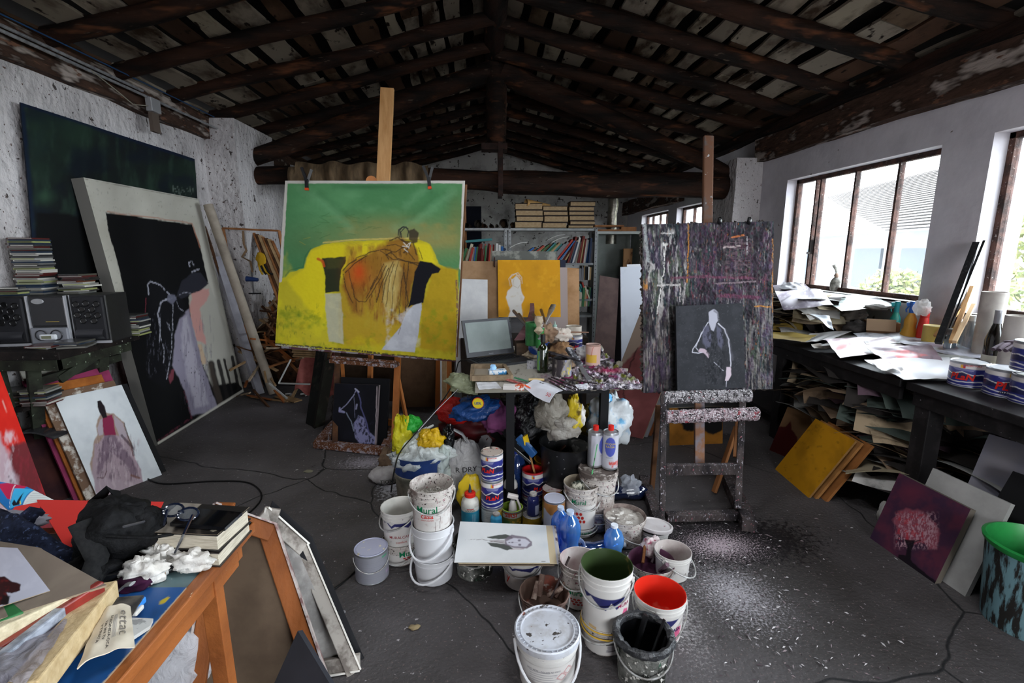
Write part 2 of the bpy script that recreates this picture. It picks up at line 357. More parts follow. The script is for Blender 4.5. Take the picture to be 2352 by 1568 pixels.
# floor with worn, speckled concrete
FL = mt('#3c3938', '#625e60', .8, (.38, .70), sp=('#9f9a9c', 38, .67, .03), sp2=('#6f625f', 90, .62, .05), r=.6, b=.5, bs=60)
_n = FL.node_tree; N = _n.nodes; L = _n.links
def floor_layers():
    b_ = [n for n in N if n.type == 'BSDF_PRINCIPLED'][0]; cur = b_.inputs['Base Color'].links[0].from_socket
    tc = N.new('ShaderNodeTexCoord'); geo = tc.outputs['Object']
    def spot(cur, x, y, rx, ry, c, scale, lo, hi):
        sx = N.new('ShaderNodeMapping'); sx.vector_type = 'POINT'; sx.inputs['Location'].default_value = (-x / rx, -y / ry, 0); sx.inputs['Scale'].default_value = (1 / rx, 1 / ry, 0)
        L.new(geo, sx.inputs[0]); ln = N.new('ShaderNodeVectorMath'); ln.operation = 'LENGTH'; L.new(sx.outputs[0], ln.inputs[0])
        nz = N.new('ShaderNodeTexNoise'); nz.inputs['Scale'].default_value = scale; nz.inputs['Detail'].default_value = 6; nz.inputs['Roughness'].default_value = .75; L.new(geo, nz.inputs['Vector'])
        ad = N.new('ShaderNodeMath'); ad.operation = 'MULTIPLY_ADD'; ad.inputs[1].default_value = -.32; L.new(ln.outputs['Value'], ad.inputs[0]); L.new(nz.outputs[0], ad.inputs[2])
        mr = N.new('ShaderNodeMapRange'); mr.inputs['From Min'].default_value = lo; mr.inputs['From Max'].default_value = hi; L.new(ad.outputs[0], mr.inputs[0])
        mx = N.new('ShaderNodeMix'); mx.data_type = 'RGBA'; L.new(mr.outputs[0], mx.inputs[0]); L.new(cur, mx.inputs[6]); mx.inputs[7].default_value = (*lin(c), 1); return mx.outputs[2]
    cur = spot(cur, 1.1, 1.85, .34, .42, '#a5a1a6', 95, .34, .52)      # dried white splashes beside the easel
    cur = spot(cur, .78, 1.8, .2, .55, '#a39e9f', 80, .34, .54)
    cur = spot(cur, 1.25, 2.25, .55, .25, '#1d1a1c', 40, .2, .3)
    cur = spot(cur, 1.2, 2.2, .5, .3, '#b9a9b0', 120, .40, .47)
    cur = spot(cur, -.85, 3.3, .35, .2, '#8f8a92', 60, .30, .46)
    cur = spot(cur, -.62, 2.95, .12, .28, '#b9b9c0', 50, .27, .45)
    # fine cracks
    vo = N.new('ShaderNodeTexVoronoi'); vo.feature = 'DISTANCE_TO_EDGE'; vo.inputs['Scale'].default_value = .55; nz = N.new('ShaderNodeTexNoise'); nz.inputs['Scale'].default_value = 3
    mx0 = N.new('ShaderNodeMix'); mx0.data_type = 'RGBA'; mx0.inputs[0].default_value = .12; L.new(geo, mx0.inputs[6]); L.new(geo, nz.inputs['Vector']); L.new(nz.outputs['Color'], mx0.inputs[7]); L.new(mx0.outputs[2], vo.inputs['Vector'])
    mr = N.new('ShaderNodeMapRange'); mr.inputs['From Min'].default_value = .001; mr.inputs['From Max'].default_value = .003; L.new(vo.outputs['Distance'], mr.inputs[0])
    mx = N.new('ShaderNodeMix'); mx.data_type = 'RGBA'; L.new(mr.outputs[0], mx.inputs[0]); mx.inputs[6].default_value = (*lin('#232324'), 1); L.new(cur, mx.inputs[7])
    L.new(mx.outputs[2], b_.inputs['Base Color'])
floor_layers()
g = G(); g.box((.15, (YB + YF) / 2, -.05), (6.9, YB - YF + .8, .1)); struct(g, 'floor', FL)
# walls
g = G(); g.box((XL - .15, (YB + YF) / 2, 1.42), (.3, YB - YF, 2.84)); struct(g, 'wall_left', PL)
g = G(); H = 2.84; yc = YF
for a, b, c, d in sorted(WINS):
    g.box((XR + .15, (yc + a) / 2, H / 2), (.3, a - yc, H)); g.box((XR + .15, (a + b) / 2, c / 2), (.3, b - a, c)); g.box((XR + .15, (a + b) / 2, (H + d) / 2), (.3, b - a, H - d)); yc = b
g.box((XR + .15, (yc + YB) / 2, H / 2), (.3, YB - yc, H)); struct(g, 'wall_right', PR)
def gable(y, name, m, hole=None):
    g = G(); x0, x1 = XL - .3, XR + .3; P = [(x0, 0), (x1, 0), (x1, roof_z(x1) + .25), (RX, RZ + .25), (x0, roof_z(x0) + .25)]
    for t in (0, .3): pass
    n = len(P); g.add([(x, y, z) for x, z in P] + [(x, y + .3, z) for x, z in P], [tuple(range(n)), tuple(range(2 * n - 1, n - 1, -1))] + [(i, i + n, (i + 1) % n + n, (i + 1) % n) for i in range(n)])
    struct(g, name, m)
gable(YB, 'wall_back', PB)
g = G()
for a, b in ((XL - .3, .3), (1.7, XR + .3)): g.box(((a + b) / 2, YF - .15, 1.4), (b - a, .3, 2.8))
for a, b in ((.3, 1.7),): g.box(((a + b) / 2, YF - .15, .45), (b - a, .3, .9)); g.box(((a + b) / 2, YF - .15, 2.65), (b - a, .3, .3))
P = [(XL - .3, 2.8), (XR + .3, 2.8), (XR + .3, 3.05), (RX, RZ + .25), (XL - .3, 3.05)]
g.add([(x, YF, z) for x, z in P] + [(x, YF - .3, z) for x, z in P], [(0, 1, 2, 3, 4), (9, 8, 7, 6, 5)] + [(i, (i + 1) % 5, (i + 1) % 5 + 5, i + 5) for i in range(5)])
struct(g, 'wall_front', PR)
for i, (a, b) in enumerate(((.3, 1.7),)):
    portal((a + b) / 2, YF - .32, 1.7, 1.6, b - a, 0, 90) if 0 else None
    g = G()
    for x in (a + .02, (a + b) / 2, b - .02): g.box((x, YF - .15, 1.7), (.04, .05, 1.6))
    for z in (.92, 2.48): g.box(((a + b) / 2, YF - .15, z), (b - a, .05, .04))
    struct(g, 'window_%d' % (i + 7), mt('#5a4038', r=.7))
def pier(x0, x1, y0, y1, z, name, s):         # rough plastered pier carrying the truss
    g = G(); n = 9; rings = []
    for i in range(n):
        zz = z * i / (n - 1); rg = []
        for (a, b) in [(x0, y0), ((x0 + x1) / 2, y0), (x1, y0), (x1, (y0 + y1) / 2), (x1, y1), (x0, y1)]:
            rg.append((a + .02 * MN.noise(V((a * 4, zz * 3, b + s))), b + .02 * MN.noise(V((b, zz * 3 + s, a))), zz))
        rings.append(rg)
    g.ring(rings, sm=False); struct(g, name, PL)
pier(XL, -2.62, 5.56, 6.5, 2.86, 'trim_1', 1)
pier(2.93, XR, 5.75, 6.4, 2.55, 'trim_2', 4)
# timbers
WD = mt('#301c12', '#0e0805', 7, (.36, .60), sp=('#5e3822', 9, .58, .14), sp2=('#4a3e34', 30, .66, .05), st=(.22, 1, 1), r=.8, b=1.2, bs=16)
WDY = mt('#2c1a12', '#0e0907', 7, (.38, .6), sp=('#6a4632', 12, .62, .08), st=(1, .25, 1), r=.85, b=1.2, bs=16)
WPL = mt('#4a362c', '#1d1410', 9, (.42, .6), sp=('#a0948c', 9, .53, .10), sp2=('#6a4a3a', 22, .6, .06), st=(1, .3, 1), r=.85, b=1.2, bs=16)
def log(a, b, r_, name, m, seed=0, n=12, seg=22, bow=.03, sq=1., r1=None):
    a, b = V(a), V(b); P = []; rad = []
    for i in range(seg + 1):
        t = i / seg; p = a.lerp(b, t) + V((0, MN.noise(V((t * 2.2, seed, 0))) * bow, MN.noise(V((t * 2.6, seed, 5))) * bow)); P.append(p)
        rad.append((r_ + ((r1 or r_) - r_) * t) * (1 + .10 * MN.noise(V((t * 5, seed, 9)))))
    g = G(); g.tube(P, rad, n, wob=.13, seed=seed, flat=sq); return struct(g, name, m)
k = 0
for i, y in enumerate([-2.6, -1.9, -1.2, -.5, .2, .95, 1.65, 2.35, 3.02, 3.68, 4.31, 4.98, 5.66, 6.39, 7.1, 7.8, 8.5, 9.2, 9.9, 10.6]):
    log((XL - .05, y, roof_z(XL) + .03), (RX - .02, y, RZ - .08), .062, 'rafter', WD, i * 1.7); k += 1
    yr = y + .12 if y > 3 else y
    log((XR + .05, yr, roof_z(XR) + .05), (RX + .02, yr, RZ - .08), .069, 'rafter', WD, i * 2.3 + 40)
log((RX, YF, RZ - .02), (RX, YB, RZ - .02), .11, 'ridge_beam', WDY, 3, bow=.02)
def wplate(x0, x1, z0, z1, y0, y1, name, s, m):
    g = G(); P = []; n = 30; rings = []
    for i in range(n + 1):
        y = y0 + (y1 - y0) * i / n; rg = []
        for (a, b) in [(x0, z0), ((x0 + x1) / 2, z0), (x1, z0), (x1, (z0 + z1) / 2), (x1, z1), ((x0 + x1) / 2, z1), (x0, z1)]:
            rg.append((a + .022 * MN.noise(V((a * 3 + s, y * 2.2, b * 5))), y, b + .03 * MN.noise(V((b * 3, y * 1.8, a * 3 + s)))))
        rings.append(rg)
    g.ring(rings, sm=False); return struct(g, name, m)
wplate(XL - .2, XL + .08, 2.65, 2.87, YF, 5.75, 'trim_3', 0, WPL)
wplate(XL - .2, XL + .1, 2.66, 2.84, 6.3, YB, 'trim_4', 6, WPL)
wplate(XR - .09, XR + .2, 2.5, 2.76, YF, 5.8, 'trim_5', 3, WPL)
wplate(XR - .12, XR + .2, 2.28, 2.55, 8.0, YB, 'trim_6', 3, WPL)
wplate(XR - .14, XR + .2, 2.76, 2.84, YF, YB, 'trim_7', 9, WDY)
# the roof: overlapping wavy-edged boards and dark lining behind
PK = mt('vc', '#38281b', 4.2, (.46, .62), sp=('#20150e', 12, .62, .05), st=(1, .4, 1), r=.9, b=.4, bs=14)
g = G(); r_ = rnd(8)
SKY = [(-1.2, -.5, 1.62, 2.08), (.5, 1.3, .4, 1.2)]             # two roof lights, out of the picture above
def plank(x0, x1, y0, y1, side, z_off, c, s):
    n = 12; top = []; bot = []
    for i in range(n + 1):
        y = y0 + (y1 - y0) * i / n; a = x0 + .026 * MN.noise(V((y * 2.4, s, 0))) * 1.6; b = x1 + .026 * MN.noise(V((y * 2.4, s, 7))) * 1.6
        top.append((a, y)); bot.append((b, y))
    vs = []; 
    for (a, y), (b, _) in zip(top, bot):
        for x in (a, b): vs.append((x, y, roof_z(x) + .075 + z_off))
        for x in (a, b): vs.append((x, y, roof_z(x) + .075 + z_off + .02))
    fs = []
    for i in range(n):
        o = i * 4; q = o + 4; fs += [(o, o + 1, q + 1, q), (o + 2, q + 2, q + 3, o + 3), (o, q, q + 2, o + 2), (o + 1, o + 3, q + 3, q + 1)]
    fs += [(0, 2, 3, 1), (n * 4, n * 4 + 1, n * 4 + 3, n * 4 + 2)]
    g.add(vs, fs, 0, c)
PAL = ['#8d8375', '#9a8f7d', '#7d7366', '#857a6c', '#4a3527', '#6a5846', '#8a7f70', '#543d2e', '#958b7d', '#3d2b20']
for side in (-1, 1):
    x = RX + side * .1; lim = 3.25
    while abs(x - RX) < lim:
        wd = r_.uniform(.09, .21); gap = r_.uniform(.04, .10); y = YF + r_.uniform(-1, 0)
        while y < YB:
            ln = r_.uniform(1.3, 2.6); a, b = (x, x + wd) if side > 0 else (x - wd, x)
            c_, s_ = lin(PAL[int(r_.random() * 10)]), r_.random() * 99; seg = [(max(y, YF), min(y + ln, YB))]
            for (xa, xb, ya, yb) in SKY:
                if b > xa and a < xb: seg = [q for (p0, p1) in seg for q in ((p0, min(p1, ya)), (max(p0, yb), p1)) if q[1] - q[0] > .05]
            for (p0, p1) in seg: plank(a, b, p0, p1, side, 0, c_, s_)
            y += ln + .01
        x += side * (wd + gap)
g.build('ceiling', PK, kind='structure')
g = G(); RL = mt('#16110e', '#0b0908', 4, (.4, .6), r=.95)
def lining(x0, x1, y0, y1):
    g.add([(x, y, roof_z(x) + z) for z in (.15, .23) for x, y in ((x0, y0), (x1, y0), (x1, y1), (x0, y1))], [(0, 1, 2, 3), (7, 6, 5, 4), (0, 4, 5, 1), (1, 5, 6, 2), (2, 6, 7, 3), (3, 7, 4, 0)])
for x0, x1, (xa, xb, ya, yb) in ((XL - .3, RX, SKY[0]), (RX, XR + .3, SKY[1])):
    lining(x0, x1, YF, ya); lining(x0, x1, yb, YB); lining(x0, xa, ya, yb); lining(xb, x1, ya, yb)
struct(g, 'roof', RL)
# truss
TY = 6.02
g = G(); P = []; rad = []
for i in range(34):
    t = i / 33; x = -2.92 + 6.12 * t; zc = 2.33 + .03 * math.sin(t * 8) - .16 * max(0, (t - .45)) + .03 * MN.noise(V((t * 6, 2, 1)))
    P.append((x, TY + .03 * MN.noise(V((t * 4, 8, 1))), zc)); rad.append(.10 + .035 * t + .012 * MN.noise(V((t * 9, 1, 1))) + (.02 if t > .5 else 0))
g.tube(P, rad, 16, wob=.10, seed=5); struct(g, 'tie_beam', WD)
log((-2.8, TY, 2.50), (.08, TY, 3.52), .095, 'truss_chord', WD, 71, 12, 24, .05, r1=.11)
log((3.12, TY - .02, 2.33), (.22, TY, 3.52), .08, 'truss_chord', WD, 77, 12, 24, .06, r1=.13)
g = G(); g.tube([(.14, TY, 3.9), (.15, TY, 3.4), (.15, TY, 2.9), (.15, TY, 2.72)], [.125, .12, .115, .11], 14, wob=.08, seed=8); kp = struct(g, 'king_post', WD)
g = G(); g.box((.12, TY - .01, 2.68), (.3, .2, .07)); g.box((.19, TY - .15, 2.42), (.055, .012, .6)); g.box((.19, TY + .14, 2.42), (.055, .012, .6)); g.box((.19, TY, 2.19), (.055, .3, .012)); g.build('post_strap', mt('#1d1614', '#3a2620', 10, r=.8), kp)
# windows on the right wall
FR = mt('#5a4038', '#2e2320', 12, (.4, .6), sp=('#8f8a84', 60, .66, .03), r=.7, b=.4, bs=60)
REV = mt('#c9c6c2', '#8f8a84', 5, (.45, .7), r=.9, b=.6, bs=20)
GL = glass('#f4f8fa', .1, .97)
nW = 0
def window(a, b, c, d, bars, first=True):
    global nW; nW += 1
    r0 = bpy.data.objects.new('window_%d' % nW, None); col.objects.link(r0); r0.location = (XR, a, c); r0['kind'] = 'structure'
    x = .13; h = d - c; L_ = b - a; g = G()
    for (p, s_) in [((x, L_ / 2, .02), (.05, L_, .04)), ((x, L_ / 2, h - .02), (.05, L_, .04)), ((x, .02, h / 2), (.05, .04, h)), ((x, L_ - .02, h / 2), (.05, .04, h))]: g.box(p, s_)
    g.build('window_frame', FR, r0, bev=.003)
    for y in bars:
        g = G(); g.box((x - .002, y - a, h / 2), (.045, .022, h - .08)); g.build('glazing_bar', FR, r0)
    g = G(); g.box((x + .005, L_ / 2, h / 2), (.004, L_ - .08, h - .08)); g.build('pane', GL, r0)
    g = G(); g.box((.15, L_ / 2, -.006), (.3, L_, .014)); g.build('sill', REV, r0)
    return r0
w1 = window(3.46, 5.25, 1.11, 2.235, [3.93, 4.4, 4.86, 4.93])
g = G(); g.box((.1, 1.43, .42), (.03, .012, .14)); g.box((.085, 1.43, .36), (.05, .02, .02)); g.build('latch', mt('#2b2624', r=.5, m=.6), w1)
w2 = window(1.3, 3.1, 1.08, 2.235, [1.6, 2.2])
window(6.49, 8.29, 1.1, 2.2, [6.95, 7.03, 7.4, 7.85]); window(8.68, 10.15, 1.1, 2.2, [9.05, 9.4, 9.8])
window(-1.1, .75, 1.08, 2.235, [-.5, .1]); window(-3.1, -1.5, 1.08, 2.235, [-2.3])
# outside: the pale neighbour house with a tiled roof, a yard wall and a tree
OUT = mt('#78787a', '#707072', 1, r=.9); TL_ = mt('#6c6663', '#5c5653', 6, (.4, .6), st=(1, 4, 1), r=.9)
hs = thing('neighbour_house', 'pale house with a tiled roof seen through the tall barred window', 'house', (17.5, 18, -2.5), -.25)
g = G(); g.box((0, 0, 2.3), (8, 22, 4.6)); g.build('wall', OUT, hs)
g = G()
for i in range(26):
    t0, t1 = i / 26, (i + 1) / 26; g.add([(-4.6 + 4.6 * t0, -11.3, 4.5 + 2.6 * t0), (-4.6 + 4.6 * t1, -11.3, 4.46 + 2.6 * t1), (-4.6 + 4.6 * t1, 11.3, 4.46 + 2.6 * t1), (-4.6 + 4.6 * t0, 11.3, 4.5 + 2.6 * t0)], [(0, 1, 2, 3)])
g.add([(0, -11.3, 7.1), (4.6, -11.3, 4.5), (4.6, 11.3, 4.5), (0, 11.3, 7.1)], [(0, 1, 2, 3)]); g.build('tiled_roof', TL_, hs)
for y in (-6.2, -3.4, 1.5): g = G(); g.box((-4.03, y, 3.4), (.1, 1.7, 1.3)); g.build('shutter', mt('#484c52', r=.8), hs)
g = G(); g.box((19, 8, -2.6), (30, 60, .2)); tag(g.build('yard', mt('#66645f', r=.95), kind='structure'), 'pale yard outside the windows', 'yard'); 
LF = mt('#b9c07e', '#8ea06a', 2, r=.8)
def bush(x, y, z, r0, h, seed, n, label, nm='garden_tree'):
    t = thing(nm, label, 'tree', (x, y, -2.5)); rr = rnd(seed)
    g = G(); g.tube([(0, 0, 0), (.1, 0, z + 1), (0, .1, z + 2.8)], [.2, .14, .08], 8); g.build('trunk', mt('#6b5a4c', r=.9), t)
    g = G()
    for i in range(n):
        a, b_ = rr.uniform(0, 6.28), rr.uniform(-1, 1); q = rr.random() ** .4; s_ = math.sqrt(1 - b_ * b_); c = V((math.cos(a) * s_ * r0 * q, math.sin(a) * s_ * r0 * q, z + 2.6 + b_ * h * q))
        d = V((rr.uniform(-1, 1), rr.uniform(-1, 1), rr.uniform(-1, 1))).normalized(); e = d.orthogonal().normalized(); l = rr.uniform(.04, .11)
        g.add([c - d * l, c + e * l * .6, c + d * l, c - e * l * .6], [(0, 1, 2, 3)], int(rr.random() * 3))
    g.build('foliage', [mt('#7d8348', r=.8), mt('#626c40', r=.8), mt('#8f8c62', r=.8)], t)
bush(9.6, 7.0, 1.9, 1.9, 2.3, 4, 9000, 'leafy yellow green tree outside the nearest window')
bush(9.6, 10.9, .3, .7, .7, 9, 2200, 'small grey green tree outside the barred window')
# pipes and box along the left wall plate
MET = mt('#9a9a9c', '#6f6f72', 20, r=.5, m=.3)
for k_, (dx, z_, lb) in enumerate([(.12, 2.80, 'upper grey conduit pipe along the timber over the dark green canvas'), (.15, 2.755, 'lower grey conduit pipe along the timber over the dark green canvas')]):
    g = G(); g.tube([(XL + dx, -2, z_)] + [(XL + dx, 1 + i, z_) for i in range(3)] + [(XL + dx, 4.2 if k_ == 0 else 4.6, z_), (XL + dx, 4.5 if k_ == 0 else 5.6, z_ - .0)], .011, 8); tag(g.build('conduit_pipe', MET), lb, 'pipe', 'conduit pipes')
g = G(); g.tube([(XL + .17, -2, 2.86), (XL + .17, 2, 2.83), (XL + .16, 4, 2.85), (XL + .17, 5.5, 2.85)], .005, 6); tag(g.build('cable', mt('#24446a', r=.5)), 'thin blue cable running above the conduit pipes', 'cable')
jb = thing('junction_box', 'square grey junction box fixed under the conduit pipes', 'junction box', (XL + .16, 4.55, 2.70))
g = G(); g.box((0, 0, 0), (.05, .12, .11)); g.build('cover', mt('#b5b5b8', r=.4, m=.5), jb, bev=.004); g = G(); g.box((-.02, .02, -.13), (.03, .09, .16)); g.build('bracket', mt('#5c5048', r=.8), jb)
g = G(); g.tube([(XL + .16, 3.9, 2.76), (XL + .17, 4.15, 2.68), (XL + .16, 4.3, 2.64), (XL + .16, 4.48, 2.68)], .004, 6); tag(g.build('wire', mt('#8f8a7c', r=.6)), 'short loose wire looping into the junction box', 'wire')
g = G(); g.tube([(XL + .12, 5.7, 2.80), (XL + .25, 5.9, 2.72), (XL + .3, 6.1, 2.62)], .012, 8); tag(g.build('conduit_pipe', MET), 'short bent conduit pipe above the plastered pier', 'pipe', 'conduit pipes')
g = G(); g.tube([(XL + .09, 2.75, 2.3), (XL + .07, 2.9, 1.2), (XL + .07, 2.9, .2)], .04, 10); tag(g.build('drain_pipe', mt('#8f8b8c', '#6d6868', 6, r=.7)), 'grey upright pipe against the wall above the radio', 'pipe')
# ================= left side: canvases, radio bench =================
def shift(C4, l=0, r_=0, t=0, back=0, b=0):   # same board plane moved back, its edges moved out by l / r / top t / bottom b (metres)
    tl, tr, br, bl = [V(p) for p in C4]; e = (br - bl).normalized(); u = (tl - bl).normalized(); n = e.cross(u).normalized()
    o = -n * back
    return [tl - e * l + u * t + o, tr + e * r_ + u * t + o, br + e * r_ - u * b + o, bl - e * l - u * b + o]
# dark green cloth canvas hanging on the wall
q = [(47, 235), (447, 365), (470, 650), (92, 740)]; c = Cv(q, 110, 110, '#14191a', 1)
c.nz('#1b2a22', 60, .42, .7, .8); c.nz('#2a3d32', 26, .5, .75, .55, .4, 1.8); c.nz('#101821', 50, .5, .7, .8)
c.glow('#37553f', 105, 448, 22, 16, .55); c.glow('#24382c', 180, 300, 60, 40, .5); c.glow('#263c30', 90, 330, 30, 60, .4)
c.poly('#0a0a0c', [(82, 484), (165, 489), (300, 520), (480, 560), (480, 760), (80, 760)], 6, .95, 3); c.line('#0d1830', [(50, 238), (445, 366)], 9, .8); c.line('#0d1830', [(50, 238), (92, 740)], 10, .8)
for i in range(14): c.line('#7d8a82', [(405 + i * 3, 447 - (i * 13) % 17), (400 + i * 3.4, 425 + (i * 7) % 19)], 1.2, .5)
board('hanging_canvas', 'large dark green unframed canvas pinned high on the wall', 'painting', [atX(x, y, XL + .06) for x, y in q], .008, c, side='#141a24', sag=.02)
# big white-bordered canvas with the stooping dark figure
q = [(182, 408), (470, 456), (560, 900), (362, 1023)]; BIG = leanq(q); c = Cv(q, 200, 210, '#b9b6ab', 2)
c.nz('#a49f92', 60, .45, .8, .6); c.nz('#8f8a80', 5, .72, .78, .5)
c.poly('#0b0b0d', [(240, 496), (345, 508), (452, 520), (470, 570), (486, 650), (560, 870), (560, 905), (362, 1030), (330, 960), (272, 716), (292, 712), (265, 600), (246, 540)], 1.5, 1, 2)
c.line('#a8705a', [(243, 494), (330, 503), (452, 517), (470, 575)], 3, .7); c.line('#9a5a48', [(272, 716), (345, 1000)], 2, .5)
c.poly('#b9b6ab', [(470, 560), (487, 655), (500, 760), (545, 880), (560, 895), (575, 890), (500, 440), (465, 450)], 2, 1, 1)
c.poly('#afaca2', [(487, 655), (440, 680), (445, 760), (470, 850), (490, 890), (545, 880), (520, 740)], 3, 1, 3)
c.poly('#c98a84', [(450, 672), (488, 672), (484, 700), (465, 720), (478, 800), (455, 790), (440, 720)], 4, .8, 4); c.poly('#c9a27a', [(455, 800), (468, 800), (478, 842), (466, 845)], 3, .6)
c.poly('#8d8798', [(418, 740), (440, 720), (455, 790), (470, 850), (498, 935), (470, 950), (440, 955), (425, 905), (400, 850), (405, 780)], 3, 1, 3)
c.poly('#b7b1bd', [(424, 745), (436, 735), (446, 800), (462, 860), (480, 930), (450, 940), (432, 880), (420, 800)], 6, .7, 3); c.nz('#6f6a7a', 9, .55, .7, .5, .4, 3, (415, 730, 500, 950, 10)); c.nz('#221a20', 4, .74, .78, .8, 1, 1, (410, 800, 495, 950, 10))
c.poly('#8a4450', [(386, 862), (402, 858), (400, 880), (392, 890)], 2, .7); c.line('#6d3040', [(425, 905), (440, 960), (362, 1015)], 4, .6, dry=.4)
c.poly('#2a2a33', [(412, 690), (425, 655), (450, 636), (470, 635), (488, 660), (470, 675), (440, 690), (420, 700)], 2, 1, 2); c.poly('#101014', [(343, 665), (380, 670), (412, 690), (430, 705), (430, 735), (415, 745), (400, 780), (395, 860), (380, 900), (340, 880), (338, 760)], 3, .9, 3)
for P_, w_ in (([(345, 690), (343, 668), (350, 660), (372, 668), (395, 690)], 3), ([(395, 700), (375, 705), (366, 735), (371, 760)], 4), ([(385, 700), (405, 697), (428, 683), (445, 682)], 2), ([(402, 712), (400, 770), (395, 830), (385, 880)], 2), ([(443, 620), (442, 612), (448, 609), (455, 620)], 3), ([(412, 705), (416, 720), (425, 726)], 1.5), ([(371, 745), (372, 790), (380, 815), (378, 845)], 2), ([(450, 633), (465, 628)], 4), ([(372, 770), (368, 800)], 2), ([(385, 750), (395, 770), (392, 758)], 1.5)): c.line('#b5b5c2', P_, w_, .75, 2, dry=.3)
c.poly('#6c6c7c', [(390, 690), (405, 688), (412, 700), (400, 712), (388, 704)], 2, .9); c.line('#7c3340', [(338, 700), (334, 760)], 2.5, .6); c.nz('#5a5a66', 7, .66, .74, .6, .5, 2, (335, 730, 400, 880, 10))
for x0, x1, w_ in ((488, 505, 14), (505, 522, 9), (518, 535, 5), (537, 548, 7)): c.line('#1d1a1a', [(x0, 842 - (x0 - 488) * .35), (x1, 925 - (x0 - 488) * .65)], w_, .95, 1.5)
c.poly('#4a4038', [(480, 845), (490, 838), (500, 880), (512, 920), (500, 930), (484, 880)], 4, .6)
for P_ in ([(185, 411), (470, 459)], [(470, 459), (558, 899)]): c.line('#7d7a70', P_, 1.2, .7)
c.line('#d5d0c4', [(364, 1018), (560, 896)], 5, .8, .5)
board('leaning_canvas', 'huge pale-bordered canvas of a stooping black figure leaning on the wall', 'painting', BIG, .085, c, side='#6c6964')
board('leaning_canvas', 'canvas edged in red just showing above the huge pale-bordered canvas', 'painting', shift(BIG, -.2, -.15, .012, .088), .02, None, mt('#8a2a20', r=.7))
# the leaning stack with the magenta-dressed figure
q = [(127, 925), (277, 873), (372, 1090), (225, 1145)]; FG = leanq(q); c = Cv(q, 110, 150, '#c9cdd0', 3)
c.nz('#b6bbc0', 30, .45, .8, .7); c.glow('#d9dcde', 180, 940, 50, 40, .6)
c.poly('#8a6a52', [(240, 945), (258, 948), (283, 968), (292, 1000), (303, 1025), (308, 1060), (320, 1100), (300, 1105), (216, 1100), (207, 1070), (215, 1020), (222, 1000), (218, 975), (228, 952)], 3, .85, 3)
c.poly('#9a8790', [(240, 1000), (225, 1020), (216, 1025), (212, 1085), (222, 1145), (330, 1125), (322, 1080), (300, 1040), (290, 1000)], 3, .95, 3); c.poly('#6d5a68', [(235, 1000), (262, 1000), (305, 1060), (318, 1098), (300, 1098), (280, 1060), (250, 1040), (232, 1080), (222, 1102), (222, 1085)], 4, .85, 3)
c.nz('#493848', 8, .5, .7, .6, .5, 2, (215, 990, 320, 1110, 10)); c.nz('#b9a8ae', 7, .55, .75, .6, .5, 2.5, (215, 1000, 325, 1150, 10))
c.poly('#7d2544', [(233, 957), (255, 950), (264, 1000), (238, 1002), (232, 985)], 2, 1, 2); c.poly('#1c1418', [(220, 921), (228, 918), (238, 933), (243, 958), (234, 962), (226, 948), (221, 935)], 1.6, 1, 1)
c.poly('#a59aa4', [(228, 965), (233, 962), (234, 1000), (225, 1005), (221, 985)], 2, .9); c.poly('#a59aa4', [(258, 952), (280, 972), (290, 1000), (275, 1010), (262, 975)], 2, .85); c.line('#4a3b3c', [(283, 970), (292, 1000), (303, 1030)], 3, .8)
c.line('#3c2c34', [(277, 1000), (300, 1025), (304, 1045)], 6, .7); c.line('#4a3030', [(222, 1100), (237, 1100), (243, 1085)], 2, .7); c.line('#6a4436', [(298, 1092), (317, 1098)], 5, .7); c.line('#b07a96', [(330, 1125), (300, 1030)], 1, .4)
board('leaning_canvas', 'white canvas of a faceless seated figure in a magenta bodice', 'painting', FG, .022, c, side='#6a5648')
CV_ = mt('#beb6aa', '#8f8578', 10, r=.85)
for lb, m_, sh in (('thick brown-edged stretched canvas directly behind the magenta-bodice figure', mt('#6d5544', '#c5beb4', 14, (.5, .6), r=.85), (.045, -.02, .05, .025)),
                   ('orange canvas between the magenta one and the seated figure', mt('#a8642a', '#8a4e20', 8, r=.7), (.06, -.06, .12, .055)),
                   ('magenta pink canvas below the white canvas at the back of the stack', mt('#8d3358', '#6f2444', 7, r=.7), (.08, .0, .18, .08)),
                   ('blank cream canvas standing tallest at the back of the stack', mt('#c9c4b8', '#aba698', 9, r=.8), (.065, -.01, .26, .105))):
    board('leaning_canvas', lb, 'painting', shift(FG, sh[0], sh[1], sh[2], sh[3]), .018, None, m_)
board('leaning_canvas', 'plain black canvas peeking out beside the magenta-bodice figure', 'painting', shift(FG, -.3, .045, .01, .028), .016, None, mt('#121214', r=.7))
P_ = shift(FG, .19, -.25, -.12, .15); board('leaning_canvas', 'dark wine red canvas half hidden beside the bench stack', 'painting', P_, .02, None, mt('#2c1418', '#40201c', 8, r=.8))
board('leaning_canvas', 'dark brown canvas edge at the outer side of the bench stack', 'painting', shift(FG, .27, -.3, -.14, .19), .02, None, mt('#2a1a12', '#3c2616', 8, r=.8))
q = [(-230, 900), (0, 838), (172, 1320), (-70, 1420)]; RED_ = leanq(q); c = Cv(q, 70, 110, '#c8231a', 5)
